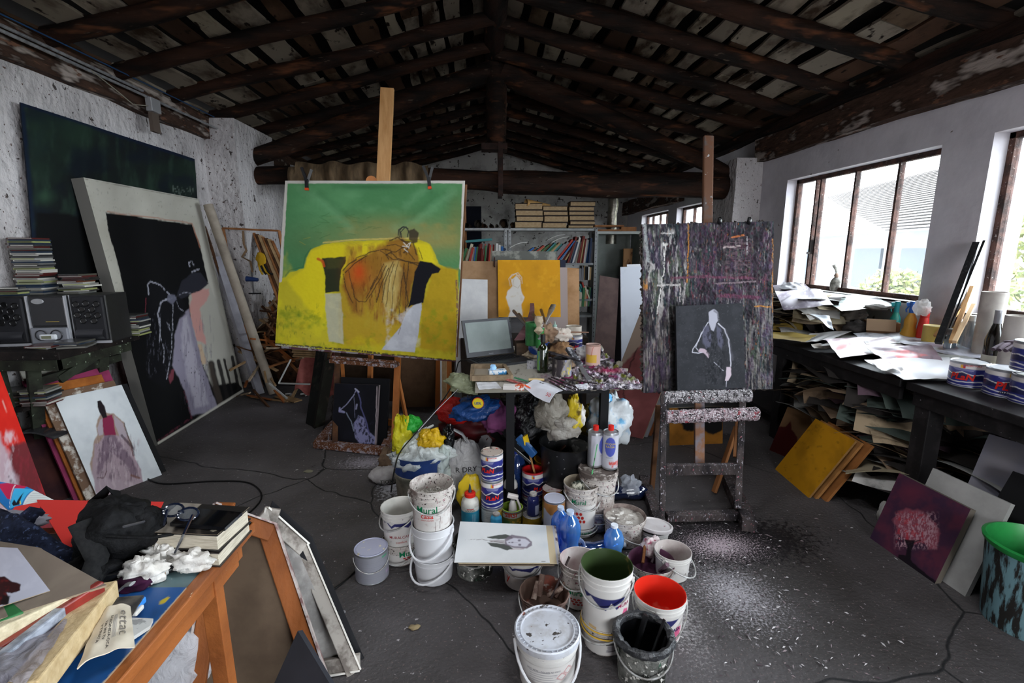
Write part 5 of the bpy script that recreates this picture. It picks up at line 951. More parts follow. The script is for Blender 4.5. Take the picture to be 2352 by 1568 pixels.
def bucket(name, label, X, Y, z0, z1, r1, cat='bucket', wall=None, inner=None, tap=.86, rz=0, collar=3, handle='down', hside=0, lid=None, fill=None, txt=(), wrap=None, group=None, wob=0, ribs=0, thick=.0035, handm=None):
    wall = wall or BW; inner = inner or wall; h = z1 - z0; t = thing(name, label, cat, (X, Y, z0), facing(X, Y) + rz, group); r0 = r1 * tap
    rr = lambda f: r0 + (r1 * .965 - r0) * f
    P = [(0, .001), (r0 - .006, .001), (r0, .007)] + [(rr(f), h * f) for f in (.2, .4, .6, .76)]
    if collar:
        P += [(rr(.78), h * .78), (r1 * .985, h * .785), (r1 * .985, h * .80), (rr(.80) + .001, h * .805)]
        if collar > 1: P += [(rr(.87), h * .87), (r1 * 1., h * .875), (r1 * 1., h * .888), (rr(.9) + .001, h * .893)]
    P += [(rr(.96), h * .955), (r1, h * .962), (r1 * 1.01, h * .985), (r1 * 1.0, h)]
    g = G(); g.lathe(P, 40, wob=wob, seed=X * 9); g.build('body', wall, t)
    g = G(); q = [(r1 * 1.0, h), (r1 - thick, h - .001), (rr(.9) - thick, h * .9), (rr(.5) - thick, h * .5), (r0 - thick, .012), (0, .011)]
    g.lathe(q, 40, wob=wob, seed=X * 9); g.build('inner_wall', inner, t)
    if handle:
        n = 17; hz = h * .84; pts = []
        for i in range(n):
            a = math.pi * i / (n - 1); x = -math.cos(a) * (r1 + .006); s_ = math.sin(a)
            if handle == 'down': pts.append((x, -abs(s_) * (r1 + .012) * .98, hz - s_ * h * .30))
            elif handle == 'side': pts.append((x * .98, -s_ * (r1 * 1.28), hz - s_ * h * .52))
            else: pts.append((x, s_ * .02, hz + s_ * r1 * .9))
        q = M.Rotation(hside, 3, 'Z'); pts = [q @ V(p) for p in pts]; g = G(); g.tube(pts, .0032 if not handm else .005, 7); g.build('handle', handm or WIRE, t)
        for e in (0, -1):
            g = G(); g.cyl(pts[e] * 1. , V((pts[e].x * .93, pts[e].y * .93, pts[e].z)), .012, n=12); g.build('handle_lug', wall, t)
    if lid is not None:
        g = G(); rl = r1 * 1.035; kind, m = lid
        if kind == 'flat': g.lathe([(rl, h - .018), (rl, h + .004), (rl - .006, h + .006), (rl - .012, h - .004), (0, h - .005)], 40)
        elif kind == 'ribbed':
            g.lathe([(rl, h - .016), (rl, h + .004), (rl - .005, h + .007), (rl - .009, h - .003), (rl * .84, h - .003), (rl * .83, h + .004), (rl * .8, h + .004), (rl * .79, h - .002), (0, h - .001)], 48)
        elif kind == 'tin': g.lathe([(rl * .985, h - .002), (rl * .99, h + .002), (rl * .95, h + .003), (rl * .94, h - .004), (rl * .86, h - .004), (rl * .85, h - .001), (0, h - .001)], 40)
        lo = g.build('lid', m, t)
        if kind == 'ribbed':
            g = G()
            for i in range(36): a = i * math.pi / 18; g.bar((math.cos(a) * rl * .845, math.sin(a) * rl * .845, h + .0), (math.cos(a) * (rl - .006), math.sin(a) * (rl - .006), h + .0), .0022, .006)
            g.build('lid_ribs', m, lo)
    if fill is not None:
        kind, m, lvl = fill; g = G(); rf = rr(lvl) - thick - .001
        if kind == 'flat': g.grid(lambda u, v_: (math.cos(u * 6.2832) * rf * v_, math.sin(u * 6.2832) * rf * v_, h * lvl + .006 * MN.noise(V((math.cos(u * 6.28) * v_ * 4, math.sin(u * 6.28) * v_ * 4, X * 5)))), 33, 8)
        elif kind == 'heap': g.grid(lambda u, v_: (math.cos(u * 6.2832) * rf * v_, math.sin(u * 6.2832) * rf * v_, h * lvl + .02 * (1 - v_ * v_) + .035 * abs(MN.noise(V((math.cos(u * 6.28) * v_ * 7, math.sin(u * 6.28) * v_ * 7, X * 5))))), 60, 22)
        g.build('contents', m, t)
    if wrap: a0, a1, f0, f1, nx, ny, fn = wrap; w_ = wrap_cols(rr(f0), rr(f1), h * f0, h * f1, a0, a1, nx, ny, fn, '#cfcbc7'); w_.build('printed_label', VCG, t)
    for (s, size, m, zf, ang, *ex) in txt: text_on(s, size, m, on_can(rr(zf) + .0006, h * zf, R(ang)), t, 'lettering', *(ex or [.01]))
    t['h'] = h; return t
def sticks_in(X, Y, z0, z1, items, grp, where):
    for i, (px0, px1, r_, nm, lb, m) in enumerate(items):
        a = atz(*px0, z0); b = V(px1) if len(px1) == 3 else None
        g = G(); g.tube([a, a.lerp(b, .5), b], r_, 8); tag(g.build(nm, m), lb, nm.replace('_', ' '), grp)
# ---- painted label designs ----
def zig(c):                                    # blue zigzag under the collar and a red script block
    c.poly('#26285e', [(-60, 92), (-48, 100), (-30, 70), (-18, 84), (10, 78), (24, 66), (38, 84), (52, 74), (70, 90), (70, 100), (-60, 100)], 1, 1, 0)
    c.poly('#cfcbc7', [(-42, 100), (-30, 84), (-18, 100)], 1, 1, 0)
def zig2(c):
    c.poly('#26285e', [(-62, 100), (-50, 86), (-36, 96), (-10, 74), (2, 68), (14, 90), (28, 70), (52, 100)], 1, 1, 0); c.poly('#c43a72', [(36, 0), (62, 10), (66, 60), (50, 66), (40, 40), (30, 34)], 2, .9, 1); c.nz('#d9d4d0', 12, .5, .6, .5, 1, 1, (30, 0, 70, 30, 8)); c.poly('#c9a25a', [(-42, 10), (-20, 8), (-20, 16), (-42, 18)], 1, .8, 0)
def dots(col_='#b52a22', x0=0, y0=45, s=1.):
    def f(c):
        for i, (a, b) in enumerate([(-22, 66), (-9, 66), (4, 66), (-16, 50), (-3, 50), (10, 50), (-10, 34), (3, 34), (16, 34)]): c.poly(col_, [(x0 + a * s + 5.4 * s * math.cos(t), y0 - 45 + b * 1. + 7 * math.sin(t)) for t in [k * .7 for k in range(9)]], 1, 1, 0)
    return f
def plan(c):                                   # blue tin label: white top band, roof lines, dark band, stripes
    c.poly('#2a2f78', [(-180, 0), (180, 0), (180, 82), (-180, 82)], 1, 1, 0); c.poly('#d9d4d2', [(-180, 82), (180, 82), (180, 100), (-180, 100)], 1, 1, 0)
    for o in (-120, 0, 120):
        c.poly('#1b1c40', [(o - 60, 52), (o - 26, 60), (o, 68), (o + 26, 56), (o + 60, 62), (o + 60, 34), (o - 60, 34)], 1, .9, 0); c.line('#d9d6d4', [(o - 60, 58), (o - 34, 52), (o, 66), (o + 30, 54), (o + 60, 60)], 3.6, 1, 0)
        c.line('#d9d6d4', [(o - 60, 24), (o - 20, 18), (o + 20, 22), (o + 60, 26)], 4, 1, 0); c.line('#d9d6d4', [(o - 60, 8), (o, 4), (o + 60, 8)], 3, 1, 0)
        c.poly('#d9a52c', [(o - 8, 84), (o, 84), (o, 98), (o - 8, 98)], 1, 1, 0); c.poly('#c2302a', [(o, 84), (o + 7, 84), (o + 7, 92), (o, 92)], 1, 1, 0); c.poly('#2f6fa8', [(o, 92), (o + 7, 92), (o + 7, 98), (o, 98)], 1, 1, 0)
        for i in range(3): c.line('#a9a9cc', [(o - 30 + 4 * i, 78 - 5 * i), (o + 34 - 4 * i, 78 - 5 * i)], 1.4, .8, 0)
TX = 0
def tin(label, X, Y, z0, z1, r_, body=None, wrap=None, txt=(), lid='closed', lidm=None, rz=0, group=None, inner=None, cat='paint tin', bg='#2a2f78', name='paint_tin', handle=False):
    h = z1 - z0; t = thing(name, label, cat, (X, Y, z0), facing(X, Y) + rz, group); body = body or TIN
    g = G(); P = [(0, 0), (r_ * .97, 0), (r_, .003), (r_ * .985, .006), (r_ * .985, h - .008), (r_, h - .004), (r_, h)]
    g.lathe(P, 36); g.build('body', body, t)
    if wrap: wrap_cols(r_ * .985, r_ * .985, .007, h - .009, -179, 179, 150, 46, wrap, bg).build('printed_label', VCG, t)
    if lid == 'closed': g = G(); g.lathe([(r_, h), (r_ * .96, h + .002), (r_ * .93, h - .003), (r_ * .86, h - .003), (r_ * .85, h), (0, h)], 36); g.build('lid', lidm or TIN, t)
    else:
        g = G(); g.lathe([(r_, h), (r_ * .88, h), (r_ * .88, h - .006), (r_ * .95, h - .008), (r_ * .95, .02), (0, .02)], 32); g.build('inner_wall', inner or RED, t)
    for (s, size, m, zf, ang, *ex) in txt: text_on(s, size, m, on_can(r_ * .985 + .0008, h * zf, R(ang)), t, 'lettering', *(ex or [.012]))
    if handle: g = G(); n = 15; g.tube([(-math.cos(math.pi * i / (n - 1)) * (r_ + .004), -math.sin(math.pi * i / (n - 1)) * (r_ + .006), h * .74 - math.sin(math.pi * i / (n - 1)) * h * .30) for i in range(n)], .0022, 6); g.build('handle', WIRE, t)
    return t
PT = lambda k=1.: [('PLaN', .034 * k, RED, .42, 0, .03, .15), ('IDROPITTURA', .0085 * k, RED, .90, 26, .01)]
# A tin with handle on the floor, far left of the group
x, y, z, r_ = place_rim(852, 1256, 76, 1344, 1.)
def grey_lab(c):
    c.nz('#8d8d98', 40, .45, .7, .5)
    for i in range(14): c.line('#7f7f88', [(-70, 92 - 6 * i), (30 + (i * 37) % 25, 92 - 6 * i)], 1.4, .8, 0)
    c.poly('#3f8f68', [(36, 88), (60, 88), (60, 94), (36, 94)], 1, .9, 0); c.poly('#a88fb0', [(50, 20), (70, 20), (70, 30), (50, 30)], 1, .7, 0)
tin('grey paint tin with a lilac lid and wire handle, alone on the floor', x, y, 0, z, r_, wrap=grey_lab, bg='#86868e', lidm=mt('#a9abc0', '#c0b58a', 26, (.62, .7), sp=('#d8d2b8', 16, .6, .03), r=.4), handle=True)
# B over C
x, y, z, r_ = place_rim(918, 1160, 86, 1303); zC = z_at(x, y, 1233)
bucket('paint_bucket', 'lower white bucket with green script and red dots beside the grey tin', x, y, 0, zC, r_ * .98, wall=BWD, wrap=(-60, 60, .1, .6, 90, 50, dots('#b0302a', 30)), txt=[('Mural', .04, GRN, .62, 22)], handle='side', hside=-.3)
bucket('paint_bucket', 'empty white bucket with blue zigzag and red script, upper of two', x, y, zC - .015, z, r_, wall=BW, inner=mt('#c5c2bb', '#a5a29b', 6, r=.4), wrap=(-70, 70, .25, .74, 110, 44, zig), txt=[('MURALCASA', .019, mt('#8d3a3c'), .34, -2), ('comfort', .016, mt('#b0605c'), .2, 0)], handle='down', hside=-.9)
# D stack of three
x, y, z, r_ = place_rim(991, 1108, 100, 1350); zl = z_at(x, y, 1266); zm = z_at(x, y, 1195)
bucket('paint_bucket', 'plain clean white bucket, lowest of the stack of three', x, y, 0, zl, r_ * .98, wall=BWC, handle='side', hside=-.6, handm=BWC, collar=1)
bucket('paint_bucket', 'plain clean white bucket, middle of the stack of three', x, y, zl - .03, zm, r_ * .99, wall=BWC, handle='side', hside=-.5, handm=BWC, collar=1)
TISM = mt('#c9c4bd', '#8f8a80', 30, (.45, .6), sp=('#5d564c', 70, .64, .02), r=.9, b=.8, bs=90)
bucket('paint_bucket', 'splashed white bucket full of used tissues, top of the stack of three', x, y, zm - .03, z, r_, wall=BWD, fill=('heap', TISM, .62), wrap=(-60, 60, .12, .66, 80, 50, lambda c: (c.nz('#b5a5a0', 14, .6, .75, .6), c.line('#5a4844', [(20, 10), (22, 60), (12, 66)], 1.6, .9, 1), c.line('#5a4844', [(6, 0), (8, 40)], 1.2, .9, 1))), txt=[('Mural', .042, GRN, .60, -16), ('casa', .034, RED, .47, -16), ('pittura murale', .01, mt('#b9605c'), .38, -16)], handle='down')
# E and F under the drawing
x, y, z, r_ = place_rim(1090, 1236, 96, 1338, .84)
EH = z; bucket('paint_bucket', 'dark dripped bucket holding up one side of the portrait drawing', x, y, 0, z, r_, wall=BBK, inner=mt('#3a3733', r=.6), handle='down')
x, y, z, r_ = place_rim(1200, 1262, 94, 1360, .84)
bucket('paint_bucket', 'white bucket with a blue zigzag label under the portrait drawing', x, y, 0, z, r_, wall=BW, wrap=(-75, 75, .3, .8, 110, 44, zig), txt=[('y', .05, RED, .38, -48)], handle='down')
# G.. bottles and tins between
def squeeze(label, X, Y, z0, h, r_, bodym, capm, labfn, bg, txts, tipm=None, name='glue_bottle', cat='bottle', nozzle=True):
    t = thing(name, label, cat, (X, Y, z0), facing(X, Y)); g = G(); g.lathe([(0, 0), (r_ * .95, 0), (r_, .004), (r_, h * .56), (r_ * .86, h * .64), (r_ * .5, h * .70), (r_ * .45, h * .73)], 28); g.build('body', bodym, t)
    if labfn is not None: wrap_cols(r_, r_, h * .03, h * .5, -110, 110, 70, 40, labfn, bg).build('printed_label', VCG, t)
    g = G(); g.lathe([(r_ * .62, h * .71), (r_ * .62, h * .79), (r_ * .5, h * .81), (0, h * .81)], 20); g.build('cap', capm, t)
    if nozzle: g = G(); g.lathe([(r_ * .22, h * .80), (r_ * .12, h * .93), (r_ * .05, h), (0, h)], 12); g.build('nozzle', tipm or capm, t)
    for (s, size, m, zf, ang) in txts: text_on(s, size, m, on_can(r_ + .001, h * zf, R(ang)), t)
    return t
def floor_at(cx, yb, hw, z0=0.):                # centre of a round foot whose front touches the pixel
    p = atz(cx, yb, z0); dep = (p - CAM).dot(fw); r_ = hw / 2 * dep / F; h = V((p.x, p.y, 0)).normalized(); c = p + h * r_; return c.x, c.y, r_ * 1.03
x, y, r_ = floor_at(1081, 1212, 40)
def soud(c): c.poly('#cfcfc6', [(-110, 78), (110, 78), (110, 100), (-110, 100)], 1, 1, 0); c.poly('#c22a22', [(-22, 92), (22, 92), (22, 97), (-22, 97)], 1, 1, 0); c.nz('#1f6f8d', 30, .5, .7, .5, 1, 1, (-110, 0, 110, 76, 6)); [c.line('#a9c4cc', [(14 + 5 * i, 8), (14 + 5 * i, 66)], 1.2, .8, 0) for i in range(5)]
squeeze('white and blue glue bottle with a red cap beside the stacked blue tins', x, y, 0, z_at(x, y, 1112), r_, mt('#c9c7bf', '#8f8a80', 20, (.5, .7), r=.4), RED, soud, '#2f8aa5', [('SOUDAL', .014, INK, .43, 0)], mt('#26333a', r=.4))
x, y, r_ = floor_at(1131, 1212, 50); zz = [z_at(x, y, q_) for q_ in (1180, 1158, 1096, 1036)]; r_ *= 1.0
def yl(c): c.poly('#b8941e', [(20, 0), (110, 0), (110, 100), (20, 100)], 1, 1, 0); c.nz('#8d8a80', 20, .5, .7, .4); [c.line('#8d8f94', [(-60, 80 - 14 * i), (10, 80 - 14 * i)], 3, .7, 0) for i in range(4)]
tin('olive paint-smeared tin at the foot of the blue tin stack', x, y, 0, zz[0] - .03, r_, body=mt('#5c5a3a', '#7f7a6a', 20, (.5, .6), r=.5)); tin('white and yellow tin under the two blue stacked tins', x, y, zz[0] - .03, zz[1], r_, wrap=yl, bg='#b9bbb9')
tin('blue paint tin with red lettering, lower of the two stacked upright', x, y, zz[1], zz[2], r_, wrap=plan, txt=PT(), rz=0.)
tin('blue paint tin with a smeared lid on top of the tin stack', x, y, zz[2], zz[3], r_, wrap=plan, txt=PT(), rz=-.45, lidm=mt('#b5a79c', '#3a3532', 26, (.55, .62), sp=('#c4473a', 30, .62, .03), r=.5))
x, y, r_ = floor_at(1140, 1222, 26); squeeze('small light blue glass jar with white lid in front of the olive tin', x, y, 0, z_at(x, y, 1168), r_, mt('#3a9ac4', '#d0d4d2', 9, (.56, .6), r=.2), mt('#c9c6c0', '#7d6f66', 20, r=.5), None, '', [], name='paint_jar', cat='jar', nozzle=False)
x, y, r_ = floor_at(1176, 1212, 50); zt = z_at(x, y, 1163)
def sirs(c): c.poly('#2f5a2c', [(-60, 0), (10, 0), (0, 40), (-60, 50)], 4, .9, 3); c.nz('#b58a2c', 14, .5, .65, .8, 1, 1, (-20, 0, 110, 60, 10)); c.poly('#b9b9b0', [(-60, 62), (60, 62), (60, 92), (-60, 92)], 2, .9, 2)
tin('open tin with yellow-green inside and red lettering holding a spray head', x, y, 0, zt, r_, wrap=sirs, bg='#5c5a20', txt=[('SIRSI', .034, mt('#b8321e'), .78, -6, .02)], lid=None, inner=mt('#8fae3c', r=.4))
t = thing('trigger_sprayer', 'white spray trigger head smeared with red standing in the open tin', 'spray head', (x + .004, y, zt - .07), facing(x, y)); g = G(); g.tube([(0, 0, 0), (0, 0, .08), (0, 0, .11)], [.03, .022, .012], 12); g.build('bottle_neck', mt('#c9c4c0', '#a3404a', 14, (.5, .6), r=.4), t); g = G(); g.bar((-.03, 0, .14), (.03, 0, .125), .022, .025); g.build('head', mt('#d5cdc8', r=.4), t, bev=.004); g = G(); g.tube([(.025, -.01, .12), (.04, -.015, .08), (.045, -.015, .04)], .006, 6); g.build('trigger', mt('#d5cdc8', r=.4), t)
# squeeze bottle, big blue bottle, red-filled tin, jug, trowels
x, y, r_ = floor_at(1173, 1168, 30); squeeze('white squeeze bottle with a dark label behind the open tin', x, y, 0, z_at(x, y, 1072), r_ * 1.05, mt('#d6d4d0', r=.35), mt('#d6d4d0', r=.35), lambda c: c.nz('#3a3440', 20, .5, .7, .6), '#16161c', [('W8', .02, WHT, .22, 4)])
def pet(label, X, Y, z0, h, r_, c='#2f6fc0', lying=None, lidc='#c9d0da'):
    t = thing('water_bottle', label, 'bottle', (X, Y, z0), facing(X, Y)); m = glass(c, .06, .55)
    if lying: t.rotation_euler = lying
    g = G(); g.lathe([(0, .004), (r_ * .8, 0), (r_, .012), (r_ * .97, h * .2), (r_ * .8, h * .30), (r_ * .86, h * .4), (r_ * 1.02, h * .52), (r_ * 1.0, h * .68), (r_ * .75, h * .82), (r_ * .34, h * .91), (r_ * .3, h * .94)], 28); g.build('body', m, t)
    g = G(); g.lathe([(r_ * .36, h * .935), (r_ * .36, h), (0, h)], 18); g.build('cap', mt(lidc, r=.4), t); return t
x, y, r_ = floor_at(1187, 1150, 36); pet('clear blue plastic bottle behind the squeeze bottle', x, y, 0, z_at(x, y, 1033), r_ * 1.15, '#3a5fae', lidc='#2b3f9a')
x, y, r_ = floor_at(1224, 1176, 50); z0_ = z_at(x, y, 1132); zt = z_at(x, y, 1077)
tin('blue tin supporting the red-filled tin', x, y, 0, z0_, r_, wrap=plan, txt=[])
tin('open blue tin with red paint inside and a brush standing in it', x, y, z0_, zt, r_, wrap=plan, txt=[('PLaN', .034, RED, .36, 34, .03, .15)], lid=None, inner=mt('#c01a1c', r=.35), body=mt('#b03038', r=.4))
def brush(label, a, b, hw, ferr, bris, hand, name='paint_brush', flat=.35, grp=None):
    a, b = V(a), V(b); t = thing(name, label, 'brush', (0, 0, 0), group=grp); d = (b - a)
    g = G(); g.tube([a, a.lerp(b, .35), a.lerp(b, .62)], [hw * .35, hw * .3, hw * .5], 8, flat=.6); g.build('handle', hand, t)
    g = G(); g.tube([a.lerp(b, .62), a.lerp(b, .8)], [hw * .55, hw], 10, flat=flat); g.build('ferrule', ferr, t); g = G(); g.tube([a.lerp(b, .8), b], [hw, hw * .95], 10, flat=flat); g.build('bristles', bris, t); return t
bt = V((x, y, zt - .04)); brush('flat paint brush with a yellow tip standing in the red-filled tin', bt + V((.012, 0, 0)), atY(1206, 1000, y - .01), .022, mt('#b9a48c', r=.5), mt('#e0b81e', r=.7), mt('#b98a58', r=.5))
g = G(); g.bar(bt + V((.03, 0, 0)), atY(1298, 1022, y + .02), .018, .006); tag(g.build('stirring_stick', mt('#4a2a20', '#2c1a14', 20, r=.7)), 'dark brown stirring stick leaning out of the red-filled tin', 'stick')
p = atY(1258, 1070, y + .16); t = thing('measuring_jug', 'yellow plastic jug with a loop handle behind the red-filled tin', 'jug', (p.x, p.y, p.z - .12), .3); g = G(); g.lathe([(0, 0), (.065, 0), (.08, .16), (.086, .17), (.08, .17), (.062, .01), (0, .008)], 28); g.build('body', mt('#d9a018', '#b5800f', 8, r=.35), t)
g = G(); g.tube([(.07, -.03, .16), (.11, -.05, .165), (.135, -.06, .12), (.14, -.062, .04)], [.014, .013, .012, .010], 8, flat=.5); g.build('handle', mt('#dba21c', r=.35), t)
g = G(); g.cyl((p.x, p.y, 0), (p.x, p.y, p.z - .122), .07, n=20); tag(g.build('paint_tin', TIND), 'grey tin hidden under the yellow jug', 'paint tin')
t = thing('plastering_trowel', 'blue-handled plastering float with a splashed steel blade leaning behind the bottles', 'trowel', (0, 0, 0)); a, b = atY(1163, 1015, 2.62), atY(1218, 1062, 2.55); g = G(); g.bar(a, b, .10, .004, upv=(0, .5, .8)); g.build('blade', mt('#8d8f8c', '#3f403e', 26, (.45, .6), r=.5, m=.3), t); g = G(); g.bar(a + V((.07, .03, .02)), b + V((.03, .05, .02)), .03, .045); g.build('handle', mt('#2f5f9a', r=.4), t, bev=.006)
t = thing('plastering_trowel', 'dark grey trowel blade with light blue handle standing behind the other', 'trowel', (0, 0, 0)); a, b = atY(1160, 985, 2.75), atY(1195, 1040, 2.7); g = G(); g.bar(a, b, .13, .004, upv=(0, .5, .8)); g.build('blade', mt('#3a3c40', r=.5), t); g = G(); g.bar(atY(1192, 1010, 2.68), atY(1225, 1040, 2.66), .035, .04); g.build('handle', mt('#4a78a8', r=.4), t, bev=.006)
# small jar on yellow tin, copper tin etc.
x, y, r_ = floor_at(1222, 1222, 44); z0_ = z_at(x, y, 1180); tin('yellow brown tin under the dark blue jar', x, y, 0, z0_, r_, body=mt('#8a6f1c', '#5f4c14', 12, (.4, .6), r=.5), lidm=TIND); squeeze('dark blue glass jar with pale lid on the yellow brown tin', x + .005, y, z0_, z_at(x, y, 1118) - z0_, r_ * .62, mt('#1d2250', r=.2), mt('#b9b5b0', '#77706a', 20, r=.5), lambda c: c.poly('#9fa3b5', [(20, 10), (70, 10), (70, 80), (20, 80)], 1, .8, 0), '#1d2250', [], name='paint_jar', cat='jar', nozzle=False)
x, y, r_ = floor_at(1272, 1240, 48); z0_ = z_at(x, y, 1206); zt = z_at(x, y, 1143)
def cop(c): c.poly('#b07840', [(-100, 68), (-60, 74), (-20, 56), (10, 64), (50, 74), (100, 66), (100, 100), (-100, 100)], 1, 1, 1); c.poly('#1d1d1f', [(-8, 22), (-2, 30), (4, 22), (-2, 14)], 1, 1, 0); [c.line('#8a8f9c', [(20, 66 - 5 * i), (60, 66 - 5 * i)], 1.3, .7, 0) for i in range(8)]
tin('olive green tin under the copper and white one', x, y, 0, z0_, r_, body=mt('#6f7a24', '#b0b5a8', 16, (.55, .6), r=.45)); tin('copper and white tin with a blank lilac-white lid', x, y, z0_, zt, r_, wrap=cop, bg='#b5bac8', lidm=mt('#c9cbdc', r=.4))
x, y, r_ = floor_at(1268, 1200, 46); tin('tin with a dried red-flecked lid right behind the copper one', x, y, 0, z_at(x, y, 1120), r_, body=mt('#b0973a', '#8a3030', 12, (.5, .6), r=.5), lidm=mt('#b5aaa6', '#8f5a5a', 30, (.55, .65), r=.6))
x, y, r_ = floor_at(1278, 1150, 44); tin('dark labelled tin beneath the yellow jug handle', x, y, 0, z_at(x, y, 1090), r_, body=mt('#3a3434', '#b59a3c', 16, (.58, .62), sp=('#a8322a', 20, .64, .02), r=.5), lidm=TIND)
g = G(); yb_ = atY(1080, 1110, 2.55); g.blob((yb_.x, yb_.y, yb_.z - .06), (.07, .05, .11), 3, .3, flat=.0, fold=.04); tag(g.build('yellow_sack', mt('#c9ac22', '#b9b08a', 9, (.55, .65), r=.6)), 'small open yellow paper sack behind the glue bottle', 'sack')
# U with rag over lower bucket
x, y, z, r_ = place_rim(1336, 1106, 82, 1236, .88); zl = z_at(x, y, 1196)
bucket('paint_bucket', 'short white bucket with green script under the bucket with red dots', x, y, 0, zl, r_ * .98, wall=BW, txt=[('Mural', .036, GRN, .55, 14)], wrap=(-60, 40, .05, .5, 60, 30, lambda c: c.poly('#a85a2c', [(-50, 20), (-20, 30), (-25, 100), (-50, 80)], 3, .8, 3)), handle='down')
bucket('paint_bucket', 'white bucket with green script and nine red dots holding a painty rag', x, y, zl - .02, z, r_, wall=BWD, inner=mt('#b9ad9c', '#8f826f', 10, r=.5), wrap=(-60, 60, .08, .62, 110, 60, dots('#b5281f', -4)), txt=[('Mural', .034, GRN, .70, -8)], handle='down', hside=.5)
RAG = mt('#b9b5a5', '#2c332c', 18, (.5, .58), r=.9, b=.5, bs=60); g = G(); g.blob((x - .02, y - .01, z - .045), (.04, .035, .045), 5, .4); tag(g.build('painty_rag', RAG), 'stiff rag smeared white and black in the red-dotted bucket', 'rag')
brush('green-handled brush standing in the red-dotted bucket', atY(1372, 1020, y + .0), V((x + .035, y - .02, z - .05)), .012, mt('#b5b5b8', r=.3, m=.6), mt('#8f8a80', r=.8), mt('#4f9a62', '#22301f', 20, (.5, .52), r=.4))
# V pair behind with two solvent bottles
x, y, z, r_ = place_rim(1374, 1076, 88, 1226, .88); zl = z_at(x, y, 1158)
bucket('paint_bucket', 'dirty white bucket under the one carrying the solvent bottles', x, y, 0, zl, r_ * .98, wall=BWD, handle='down')
bucket('paint_bucket', 'splashed white bucket whose caked lid carries two solvent bottles', x, y, zl - .02, z, r_, wall=BWD, lid=('flat', mt('#5c524d', '#b5aca4', 20, (.5, .6), r=.7, b=.6, bs=50)), handle='down', hside=.7)
for i, (px_, lb) in enumerate([(1366, 'metal solvent bottle with a red cap, seam side forward'), (1400, 'metal solvent bottle with a red cap and blue oval label')]):
    p = atz(px_, 1066 + 6 * i, z + .004); hh = z_at(p.x, p.y, 990) - z - .004; rr_ = 17.5 * (p - CAM).dot(fw) / F; t = thing('solvent_bottle', lb, 'bottle', (p.x, p.y, z + .004), facing(p.x, p.y) + (0 if i else 1.2), 'solvent bottles'); g = G(); g.lathe([(0, 0), (rr_, 0), (rr_, hh - .002), (rr_ * .96, hh + .002), (rr_ * .93, hh - .004), (rr_ * .4, hh + .008), (0, hh + .008)], 30); g.build('body', TIN, t)
    def lab(c): c.poly('#4a55a8', [(0 + 42 * math.cos(a), 66 + 30 * math.sin(a)) for a in [k * .45 for k in range(14)]], 1, 1, 0); c.nz('#c0382a', 12, .5, .56, .9, 1, 1, (-10, 0, 90, 24, 6)); [c.line('#8f9098', [(-30, 34 - 2 * k), (20, 34 - 2 * k)], 1, .7, 0) for k in range(5)]
    wrap_cols(rr_, rr_, .01, hh - .012, -100, 100, 60, 60, lab, '#b9b9c2').build('printed_label', VCG, t)
    if i: text_on('ACQUA', .016, mt('#d8c23a'), on_can(rr_ + .001, hh * .72, 0), t); text_on('RAGIA', .016, mt('#d8c23a'), on_can(rr_ + .001, hh * .64, 0), t)
    g = G(); g.cyl((0, 0, hh + .006), (0, 0, hh + .034), rr_ * .36, n=16); g.build('cap', RED, t)
# X skin of dried paint, lid, rags, right buckets
x, y, z, r_ = place_rim(1435, 1180, 96, 1262); DRY = mt('#a9a29a', '#5c5450', 14, (.48, .6), sp=('#e0dcd6', 26, .58, .02), sp2=('#2a2624', 18, .68, .01), r=.6, b=.9, bs=26)
bucket('paint_bucket', 'white bucket with a skin of dried grey paint beside the loose lid', x, y, 0, z, r_, wall=BWD, inner=mt('#8d7f78', '#4a3c3a', 16, r=.6), fill=('flat', DRY, .86), handle='side', hside=.9)
x, y, z, r_ = place_rim(1502, 1210, 70, 1262, .9); bucket('paint_bucket', 'small white bucket propping the loose speckled lid', x, y, 0, z, r_, wall=BW, handle=None, collar=1)
g = G(); rl = .088; g.lathe([(rl, -.012), (rl + .002, .004), (rl - .006, .006), (rl - .01, 0), (0, .0)], 44); o = g.build('bucket_lid', mt('#d0cbcb', '#bfb8b8', 8, sp=('#8f4a58', 30, .66, .02), r=.4), loc=(x + .005, y - .0, z + .012), rot=(-.12, .1, 0)); tag(o, 'loose white plastic lid with plum specks lying on a small bucket', 'lid')
x, y, z, r_ = place_rim(1546, 1262, 82, 1340, .85); bucket('paint_bucket', 'empty white bucket at the outer edge nearest the easel foot', x, y, 0, z, r_, wall=BW, inner=mt('#c0b9b4', '#a0908e', 8, r=.5), handle='side', hside=1.2)
p = atz(1503, 1243, .14); g = G(); g.blob((p.x + .01, p.y + .05, .07), (.05, .04, .055), 8, .4, 2.2, flat=.0); tag(g.build('painty_rag', mt('#c9bcbc', '#9a4a62', 22, (.56, .64), r=.9, b=.5, bs=60)), 'white rag veined with plum paint hanging between two buckets', 'rag')
x, y, z, r_ = place_rim(1497, 1284, 104, 1352, .85); PX, PY, PZ = x, y, z
bucket('paint_bucket', 'bucket with deep purple inside holding brushes', x, y, 0, z, r_, wall=BWD, inner=mt('#3a1c2c', '#54304a', 8, sp=('#9a8590', 20, .68, .03), r=.5), handle='down', wob=.02)
